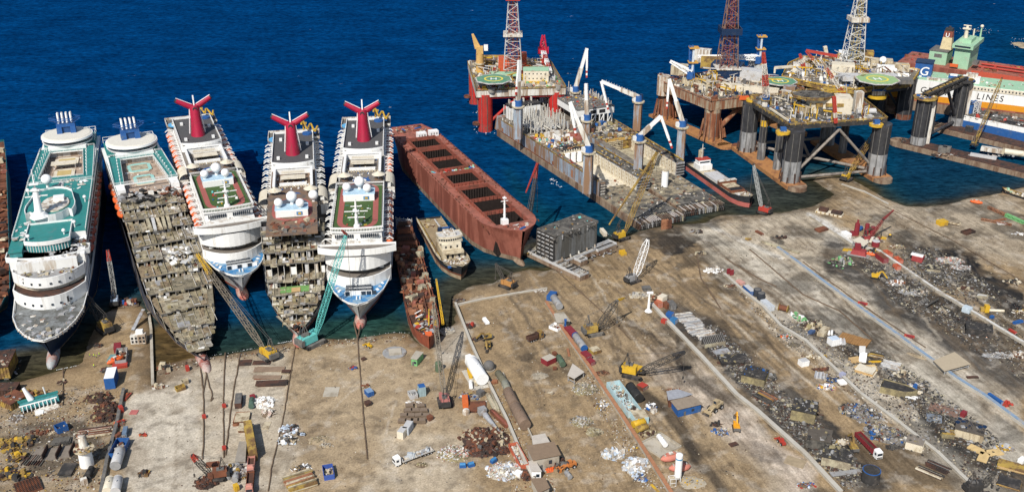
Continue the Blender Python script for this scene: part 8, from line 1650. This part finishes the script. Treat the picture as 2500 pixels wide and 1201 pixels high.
r=T('plank_deck','large orange brown plank deck lying on soot','deck panel',g(2085,832),-.62);m=MB();[m.box((-6+i*1.0,0,.3+.02*(i%3)),(.92,7.4+U(-.5,.5),.5),M('orange_plank',(.3,.16,.06),.8,.2))for i in range(13)];m.build('planks',r)
slabpile('orange plywood sheet behind the white upright panel',(2088,880),5,4,.3,[PLY],2);r=T('wall_panel','white ribbed panel standing upright and bent','panel',g(2105,884),1.3);m=MB();m.box((0,0,0),(.5,3,4.4),CLEANW,0,0,.25);m.box((1,.6,4),(.5,2.6,3),GREYL,.2,0,.35);m.build('panel_body',r);slabpile('stack of light yellow timber frames',(2112,908),8,6,-.55,[PLY,M('fresh_timber',(.58,.42,.2),.8),CREAM],5);bars('timber rails on top of the yellow frames',(2112,900),9,4,.1,[CREAM,M('fresh_timber',(0,0,0))],5,.5)
bars('row of steel ladder bars on soot',(2175,893),7,7,-.5,[GREYL,GREYM,OFFW],12,.4);bars('timber rafters between panel and ladder bars',(2140,868),6,4,-.5,[YELW,BUFF,BURNT],6,.35);bars('yellow orange beam on soot',(2135,884),4.6,.6,.05,[YEL],2,.4);heap('timber and cable scraps below the ladder bars',(2205,915),4.4,2.6,.6,[CREAM,BUFF,BURNT],60,.5,2.2)
container('small white hut on brown sand',(1952,893),(1970,889),CLEANW,3,2.6,GREYL,None,'hut','hut');heap('green and orange litter by the pale wall',(1918,822),4,2,.5,[GREENP,ORANGE,BLUEW,OFFW,BURNT],50,.3,1.2);heap('dark earth mound by the pale wall',(1938,843),3.4,2.8,1,[OLIVE],10,.3,.6,M('dark_earth',(.12,.1,.075),.95));heap('yellow machine parts on the pale wall',(2010,872),2,1.4,.6,[YEL,YEL,YELW],14,.5,1.6);heap('cream pipes heap at the pale wall',(1985,873),4,1.6,.5,[CREAM,OFFW,YELW],36,.4,1.8)
bars('zinc roof sheets among the litter',(2002,918),5.4,5,1.2,[STEEL,GREYL],7,.7,'roof_sheets','roof sheets',1);heap('rust brown plates behind the zinc sheets',(2003,904),3.6,1.2,.5,[RUST,RUSTD],26);heap('bright white and yellow garbage heap',(2018,946),4.4,2.6,1,[CLEANW,CLEANW,YEL,ORANGE,BLUEP,OFFW],130,.3,1.3,OFFW);heap('black and blue garbage behind the white heap',(2032,928),4.4,2.4,.7,[BURNT,BURNT,BLUEP,BUFF,GREYD],80,.3,1.2,BURNT);container('white sheet box on the pale wall',(2050,930),(2060,940),CLEANW,3,1.0,None,None,'crate','crate');container('lilac grey hut on the pale wall',(2052,922),(2060,918),M('lilac_grey',(.35,.36,.48),.6),2,2,None,None,'hut','hut')
r=T('bow_section','burnt boat shaped bow section on soot','ship section',g(2188,958),-.5);m=MB();st_=[(8,.3,3.4,7.6,.2),(6,1.8,3.2,6,1.6),(3,3.2,3,3,3),(-6,3.6,3,-6,3.4)];hull(m,st_,[(None,OLIVE)],BURNT,.4,1.2,0);m.build('hull_shell',r);bars('white ribbed plate beside the bow section',(2222,970),5,2.6,-.5,[CLEANW,BURNT,CLEANW],6,.5);bars('bent cream beam beside the bow section',(2225,955),8,.8,-.5,[CREAM],2,.5);heap('soot and blue scrap behind the bow section',(2232,945),5,2.6,.6,[BURNT,BLUEP,RUSTD,OFFW],60)
slabpile('wide rusty brown sheet on soot',(2305,1000),11,7,-.5,[M('rust_sheet',(.2,.12,.09),.85,.2)],1,'steel_plates','steel plates',.35);slabpile('blue grey sheet frame on soot',(2280,1022),6,6,-.3,[M('blue_grey_sheet',(.17,.2,.24),.6)],1);container('red machine at the rusty sheet',(2348,1018),(2355,1012),MAR,1.8,2,None,None,'machine','machine');block('burnt cabin block with tan face and dark roof',(2365,1062),10,7.4,3.8,-.5,BUFF,M('sooty_roof',(0,0,0)),[BURNT,NAVY,GREYM],'cut_deck_block',30);block('small olive cabin block left of the burnt cabin',(2312,1066),4.4,3,2.4,-.2,OLIVE,YELW,None,'cut_deck_block',8)
r=T('timber_star','star of light timber frames on soot','timber frames',g(2406,1108),-.3);m=MB();[m.box((math.cos(a)*3.4,math.sin(a)*3,.1),(6,3.4,.6),M('fresh_timber',(0,0,0)),a)for a in(.5,2.6,4.4)];m.build('frames',r);heap('grey and yellow pipes behind the timber star',(2450,1095),5,2.4,.5,[GREYL,STEEL,YEL,CREAM],50,.4,2);slabpile('long yellow timber panel stack',(2478,1145),12,5,-.5,[PLY,YELW,M('fresh_timber',(0,0,0))],4);container('white box behind the yellow panel stack',(2488,1124),(2500,1130),CLEANW,3,1.6,None,None,'crate','crate');slabpile('slatted yellow timber rack at the lower right',(2462,1182),8,6,-.5,[PLY,BURNT,YELW],4);container('crimson box beside the wall at the lower edge',(2356,1190),(2364,1198),MAR,1.8,1.6,None,None,'crate','crate')
# -- between the blue grey wall and the far right
shed('wide tan flat roof on short posts beside the blue grey wall',[(2306,905),(2368,888),(2330,860),(2280,880)],2.2,M('tan_slab_roof',(.42,.35,.25),.85,.06),CONC,'canopy_roof','roof',True,0);heap('sand strip beside the blue grey wall',(2245,872),7,2.2,.5,[BUFF],10,.3,.6,M('soil',(0,0,0)),-.7);slabpile('rust plate with frame on bare ground',(2375,922),5,1.6,.1,[RUSTD],2);container('blue barrier frame on the blue grey wall',(2412,968),(2445,990),BLUEP,1.2,2,None,None,'barrier','barrier');heap('red steel parts by the blue barrier',(2456,988),2.4,1.6,.8,[REDP,REDP],20,.5,1.8)
for x,y,lb in((2106,742,'red tensioner on the chain pair, upper'),(2220,822,'red tensioner on the chain pair, lower')):r=T('chain_tensioner',lb,'tensioner',g(x,y),-.7);m=MB();m.box((0,0,0),(4.4,1,.9),REDP,.2);m.box((.4,-.8,0),(3,.7,1),MAR,-.2);m.build('tensioner_body',r)
heap('big burnt wreck heap below the red machinery',(2055,645),6.4,5.4,4,[BURNT,SCORCH,GREYM,OLIVE,GREENP,OFFW],160,.6,2.6,BURNT);excavator('yellow excavator working on the soot field',(2138,680),(2158,684),YEL,5.5,up=.5);heap('white and rust wreck beside the excavator',(2188,692),5,3,1.2,[OFFW,RUST,CLEANW,GREYM,RUSTL],90,.5,2);heap('grey ash rubble on the soot field',(2230,715),8,3.4,.8,[GREYL,GREYM,OFFW,KHAKI,BURNT],150,.4,1.8,GREYM);heap('soot rubble beneath the excavator',(2128,662),5,3,.8,[BURNT,SCORCH,KHAKI],60,.4,1.6,BURNT)
r=T('bent_hull_shell','curled dark hull shell standing on soot','ship section',g(2262,742),.7);m=MB();n=10;secs=[[(x,3.4*math.cos(t),3.0+3.0*math.sin(t))for t in[PI*.95+PI*.85*j/10 for j in range(11)]]for x in np.linspace(-4.4,4.4,7)];m.loft(secs,GREYD,False,False);[m.loft([[(x+d_,3.2*math.cos(t),3.0+2.8*math.sin(t))for t in[PI*.95+PI*.85*j/10 for j in range(11)]]for d_ in(0,.25)],BURNT,False,False)for x in(-3,-1,1,3)];m.build('shell',r)
heap('tank ends heap on the soot field',(2300,762),3.4,2.2,1.2,[KHAKI,OFFW,BURNT,GREYM],40,.6,1.6);heap('rusty frame wreck above the black burning block',(2350,785),4,3,2,[BURNT,RUSTD,GREYD],60,.6,2.4,BURNT);block('black burning block with pale rim',(2388,812),11,7,3.2,-.35,BURNT,BURNT,[BURNT,SCORCH],'cut_deck_block',20)
r=T('fire','small orange flame at the corner of the black block','flame',g(2409,823));m=MB();mt_=bpy.data.materials.new('flame');mt_.use_nodes=True;b_=mt_.node_tree.nodes['Principled BSDF'];b_.inputs['Emission Color'].default_value=(1,.3,.03,1);b_.inputs['Emission Strength'].default_value=2.5;MATS['flame']=mt_;m.cyl((0,0,0),(.1,0,1.3),.5,.05,mt_,8);m.cyl((.4,.1,0),(.5,.1,.8),.3,.04,mt_,8);m.build('flame_tongue',r)
heap('pale ash patch rubble on the right',(2440,868),9,3,.4,[GREYL,OFFW,GREYM],120,.3,1,GREYM);heap('white and rust boulder scrap at the right edge',(2492,870),4,3,1.6,[OFFW,RUST,GREYM,RUSTD],60,.6,2);container('pale blue hut against the white topped wall',(2356,764),(2364,758),M('pale_blue_hut',(.5,.58,.64),.5),3.6,2.6,None,None,'hut','hut');
# red machinery cluster
r=T('mud_pump','upright crimson machine, left of the red cluster','machine',g(2090,574));m=MB();m.cyl((0,0,0),(0,0,7),1.5,1.3,MAR,12);m.cyl((0,0,7),(0,0,9),.6,.5,MAR,8);m.box((-1.4,0,0),(3.6,3,2),MAR);m.build('machine_body',r)
r=T('mud_pump','crimson twin machine right of the blue drum','machine',g(2118,572));m=MB();[m.cyl((x,0,0),(x,0,7-abs(x)),1.3,1.2,MAR,12)for x in(-.8,2.4)];m.box((.8,0,3),(4,2.4,1),RUSTD);m.build('machine_body',r)
tank('blue drum between the crimson machines',(2094,567),(2102,563),1.2,BLUEP);heap('red pipework tangle under the red crane',(2132,590),6,3,1.6,[MAR2,RUST,OFFW,RUSTD,CREAM,GREYM],120,.5,2.4);shed('cream canopy in the red cluster',[(2082,588),(2108,604),(2120,592),(2100,578)],4,CREAM,CONC,'shelter','shelter',True);container('white plant cabin on the white topped wall',(2058,574),(2072,582),CLEANW,3.4,2.6,None,None,'hut','hut')
r=T('winch_machine','maroon winch machine on a grey skid in front of the wall','machine',g(2096,622),-.5);m=MB();m.box((0,0,.6),(8,4.6,2.4),M('maroon_crane',(0,0,0)),0,0,0,.8);m.box((0,-.4,.1),(11,5,.5),GREYM);m.box((-1,0,3),(3,3,3),MAR,.3);m.build('machine_body',r);bars('yellow striped fence frames by the maroon machine',(2070,612),5,2,-.3,[YEL,BURNT,YEL],6,.5)
r=T('drum','large red drum behind the wall','drum',g(2137,601));m=MB();m.cyl((0,0,0),(0,0,3),2.1,2.1,MAR,16);m.cyl((0,0,3),(0,0,3.15),2.1,2.0,GREYL,16);m.build('drum_body',r);heap('black and yellow engines at the wall',(2130,617),3.4,2.4,1.8,[BURNT,YEL,BURNT,BLACK],34,.8,2.2);r=T('lifeboat','orange lifeboat beside the maroon machine','lifeboat',g(2124,624)+Vector((0,0,.9)),-.6);o_=bpy.data.objects.new('boat_hull',BOAT_ORANGE.data);COL.objects.link(o_);o_.parent=r;o_.scale=(.55,.55,.6)
container('red container in front of the white topped wall',(2142,628),(2162,643),MAR,3.2,2.8,RUST,None,'container','container',PX_)
for a,b,lb in(((2160,618),(2174,628),'upper orange skip behind the white topped wall'),((2186,634),(2199,644),'middle orange skip behind the white topped wall'),((2184,652),(2194,659),'lower orange skip before the white topped wall')):container(lb,a,b,M('orange_skip',(0,0,0)),2.6,2,None,True,'skip','skip',PX_)
container('yellow pontoon float by the red tangle',(2150,582),(2164,585),YEL,1.6,1,None,None,'float','float');r=T('hook_block','black and yellow crane block on the sand','hook',g(2172,580));m=MB();m.cyl((0,0,0),(0,0,1.6),1.1,.9,BURNT,10);m.cyl((0,0,1.6),(0,0,2.2),.8,.4,YEL,10);m.build('block_body',r)
heap('spotted pipe fittings heap on pale ground',(2188,604),5,2.2,.8,[BUFF,OFFW,RUST,OLIVE,CREAM],90,.4,1.4);r=T('boiler','maroon boiler with white plate on top','machine',g(2240,637),-.6);m=MB();m.box((0,0,0),(5.4,4,3),M('maroon_crane',(0,0,0)));m.box((-.6,0,3),(6,2.6,.6),CLEANW);m.box((.4,1.6,3),(4,1,1),GREYD);m.build('boiler_body',r);block('burnt frame with hollow dark middle',(2278,660),6.4,5,2,-.3,KHAKI,BURNT,[BURNT,KHAKI],'cut_deck_block',24)
heap('white grey shredded heap behind the burnt frame',(2318,638),8,4,1.4,[OFFW,GREYL,GREYM,PINK,KHAKI],220,.4,1.6,GREYM);heap('grey shredded strip on the far soot',(2345,655),6,3,1,[OFFW,GREYL,GREYM,RUSTL],140,.4,1.4,GREYM);heap('tan wreck with dark box past the wall',(2355,708),4.4,2.8,1.6,[KHAKI,BUFF,GREYD,RUSTD],70,.6,2.4);bars('grey ribbed sheets below the tan wreck',(2398,726),4,4,-.4,[GREYL,KHAKI],6,.6)
r=T('valve_skid','yellow valve skid with cream pipe','machine',g(2418,762),-.1);m=MB();m.box((-2,0,0),(2,2.4,3.6),YEL);m.box((-3.6,.6,0),(2,2,2),YELW);m.cyl((-1,0,1),(6,0,1),.7,.7,CREAM,10);m.build('skid_body',r);heap('yellow and cream pipe scraps at the right edge',(2488,762),4,1.6,.6,[YELW,CREAM,OFFW],34,.4,1.8);bars('bright blue beams at the right edge',(2484,788),5,1.2,.4,[BLUEP],3,.6);container('small blue tank box by the white topped wall',(2418,778),(2424,776),BLUEP,1.4,1.4,None,None,'crate','crate');container('red barrier block on the white topped wall',(2464,806),(2480,816),REDP,1.2,1,None,None,'barrier','barrier')
r=T('jacket_frame','cream frame barge with brown load on pale ground','frame',g(2025,522),-.55);m=MB();m.box((0,0,0),(15,5,1),CREAM);[m.bx(-7+i*2.4,-6.4+i*2.4,-2.55,-2.4,0,1.2,YELW)for i in range(6)];m.box((-3.6,.4,1),(5,4,1.6),RUSTD);m.box((4,.4,1),(6,4,1.2),RUSTD);m.build('frame_body',r)
container('bright yellow block beside the striped bar frame',(2290,550),(2308,547),YEL,4,2.6,None,None,'container','container',PX_);bars('striped brown bar frame on the far slipway',(2315,545),12,3,-.6,[BUFF,RUSTD,BUFF],5,.8);container('rust brown box on the far slipway',(2352,572),(2374,566),RUSTD,4,1.4,None,True,'skip','skip');container('rust box left of the white topped wall',(1994,566),(2016,560),RUST,4,1.4,None,None,'crate','crate')
r,L=place('lattice_jib','long orange red lattice jib lying on the far slipway','jib',(2395,538),(2470,552));m=MB();m.lattice((-L/2,0,.7),(L/2,0,.7),1.1,.9,RUSTL,1.6,.12);m.build('jib_body',r);bars('second orange red jib crossing behind the long one',(2440,538),8,1.4,.3,[RUSTL,RUST],3,.25);r,L=place('green_jib','pale green and red boom lying at the far right','jib',(2412,510),(2500,548));m=MB();m.lattice((-L/2,0,1),(0,0,1),1.3,1.3,RUSTL,1.6,.14);m.lattice((0,0,1),(L/2,0,1),1.5,1.2,GREENP,1.5,.3);m.build('boom_body',r)
r=T('small_boat','orange boat stranded on the far beach','boat',g(2383,497)+Vector((0,0,.9)),-.5);o_=bpy.data.objects.new('boat_hull',BOAT_ORANGE.data);COL.objects.link(o_);o_.parent=r;o_.scale=(.7,.7,.7);heap('white stones at the far right',(2486,572),4,2,.5,[OFFW,CLEANW,GREYL],40,.4,1.2);heap('cream bars and dark scrap at the right edge',(2475,690),5,2.6,.8,[CREAM,BURNT,KHAKI,RUSTD],60,.5,2.4);slabpile('white smeared sheet beside the orange jib',(2445,546),6,4,0,[M('white_smear',(.6,.58,.54),.9)],1)
heap('black plates on the pale slipway',(1905,582),4,1.8,.5,[BURNT,RUSTD],24,.6,2);bars('line of small blocks across the slipway',(1905,605),22,1.6,-.75,[KHAKI,BURNT],3,.6);container('rust red float on the pale slipway',(1846,566),(1862,575),RUST,1.8,1,None,None,'float','float');heap('brown winch wreck on the brown slipway',(1712,620),3.4,2,.9,[KHAKI,BURNT,RUSTD,BUFF],50,.5,1.8);heap('machine wreck near the pipelay vessel tip',(1700,568),4,2,1.2,[RUSTD,BURNT,KHAKI,GREYM],60,.5,2);heap('yellow bits under the wreck',(1826,585),2,1,.3,[YELW],10);r=T('yellow_frame','small yellow lifting frame on the brown slipway','frame',g(1521,622),.3);m=MB();[m.bx(-1.6,1.6,-1.4+i*.9,-1.1+i*.9,0,1.6,YEL)for i in range(4)];m.bx(-1.7,1.7,1.5,1.8,0,2.2,YEL);m.build('frame_body',r)
container('curved cream tank section by the yellow crane',(1468,566),(1478,578),CREAM,2,2.4,None,None,'tank_section','tank');r=T('ladder_panel','rust orange ribbed frame at the pipelay vessel tip','frame',g(1622,560),.2);m=MB();m.bx(-2,2,-.3,.3,0,6,RUSTL);[m.bx(1,4,-.5,.5,.4+i*.9,.8+i*.9,RUST)for i in range(6)];m.build('frame_body',r)
r=T('green_tank','dark green upright tank standing on the beige yard','tank',g(1071,906));m=MB();m.cyl((0,0,0),(0,0,4.2),1.45,1.45,M('green_tank',(.09,.13,.08),.6,.15,.5,(.14,.12,.08),.4),16);m.dome((0,0,4.2),1.45,M('green_tank',(0,0,0)),16,5,False,.35);m.build('vessel',r)
# -- uncountable litter and weeds
def litter(name,label,pts,n,s0,s1,mats):
 W_=[P(x,y,YARD)for x,y in pts];f=inside([(p.x,p.y)for p in W_]);m=MB();junk(m,min(p.x for p in W_),max(p.x for p in W_),min(p.y for p in W_),max(p.y for p in W_),YARD+.02,n,s0,s1,mats,f,.6);o=m.build(name);o['kind']='stuff';return tag(o,label,'litter')
litter('litter','small rusty scraps strewn over the left yard',[(0,960),(240,940),(300,960),(250,1200),(0,1200)],3000,.15,.8,[RUSTD,RUST,BUFF,GREYD,YELW,OFFW,BURNT])
litter('litter','small scraps strewn along the middle walls',[(1130,900),(1220,920),(1340,1120),(1360,1200),(1240,1200)],900,.15,.8,[RUST,OFFW,GREYM,BUFF,RUSTD]);litter('litter','scraps strewn along the brick capped wall',[(1400,900),(1440,900),(1640,1190),(1560,1200)],900,.15,.7,[OFFW,GREYL,BUFF,OLIVE,RUSTD])
litter('litter','sooty scraps along the grey wall',[(1660,780),(1760,800),(2150,1180),(2060,1200)],3600,.15,1.0,[BURNT,SCORCH,GREYM,RUSTD,KHAKI,GREYD]);litter('litter','scraps over the soot fields right of the pale wall',[(1900,780),(2000,780),(2480,1150),(2440,1200),(2330,1150)],3200,.15,1.0,[BURNT,GREYM,SCORCH,KHAKI,BUFF,RUSTD,GREYD])
litter('litter','scraps over the far right soot field',[(2080,620),(2250,600),(2500,740),(2500,930),(2380,860),(2180,730)],3600,.15,1.0,[BURNT,GREYM,BURNT,KHAKI,RUSTD,SCORCH,SCORCH,GREYD]);litter('litter','sparse crumbs over the sandy yard',[(400,900),(1110,860),(1180,1190),(330,1190)],1200,.1,.45,[RUSTD,BUFF,GREYD,OFFW]);litter('litter','sparse crumbs over the brown slipways',[(1180,760),(1560,640),(1900,900),(1900,1180),(1420,1190)],1600,.1,.5,[RUSTD,BUFF,GREYD,OFFW,BURNT]);litter('litter','sparse crumbs over the far slipways',[(1660,580),(2000,500),(2500,560),(2500,700),(2200,640),(2100,760)],1200,.1,.6,[RUSTD,BUFF,GREYD,BURNT])
litter('litter','dense burnt rubble between the bar stacks and the burnt blocks',[(1690,800),(1760,820),(1900,950),(2010,1040),(2120,1160),(2060,1190),(1930,1060),(1800,930)],2600,.2,1.5,[BURNT,SCORCH,GREYM,RUSTD,KHAKI,GREYD,SCORCH])
litter('litter','dense soot and shredded metal along the right of the pale wall',[(2130,850),(2220,900),(2350,1000),(2460,1090),(2420,1120),(2290,1040),(2180,960)],2200,.2,1.4,[BURNT,SCORCH,GREYM,KHAKI,GREYD,BURNT,SCORCH])
litter('litter','dense ash and shredded metal on the far soot fields',[(2150,650),(2280,600),(2400,680),(2440,740),(2330,720),(2250,700),(2380,800),(2330,810),(2180,740)],2600,.2,1.5,[BURNT,GREYM,SCORCH,KHAKI,SCORCH,GREYD,BURNT,GREYD])
litter('litter','scrap mixed with earth along the foot of the brown slipway walls',[(1780,690),(1800,685),(2080,930),(2280,1090),(2260,1110),(2050,945),(1900,830)],1500,.15,1.0,[RUSTD,BUFF,OFFW,GREYD,GREYM,BURNT])
litter('litter','debris, planks and stones washed along the tide line',[(385,890),(560,868),(760,834),(1000,818),(1000,830),(760,850),(560,884),(385,910)],700,.15,.9,[RUSTD,BUFF,GREYD,OFFW,RUST])
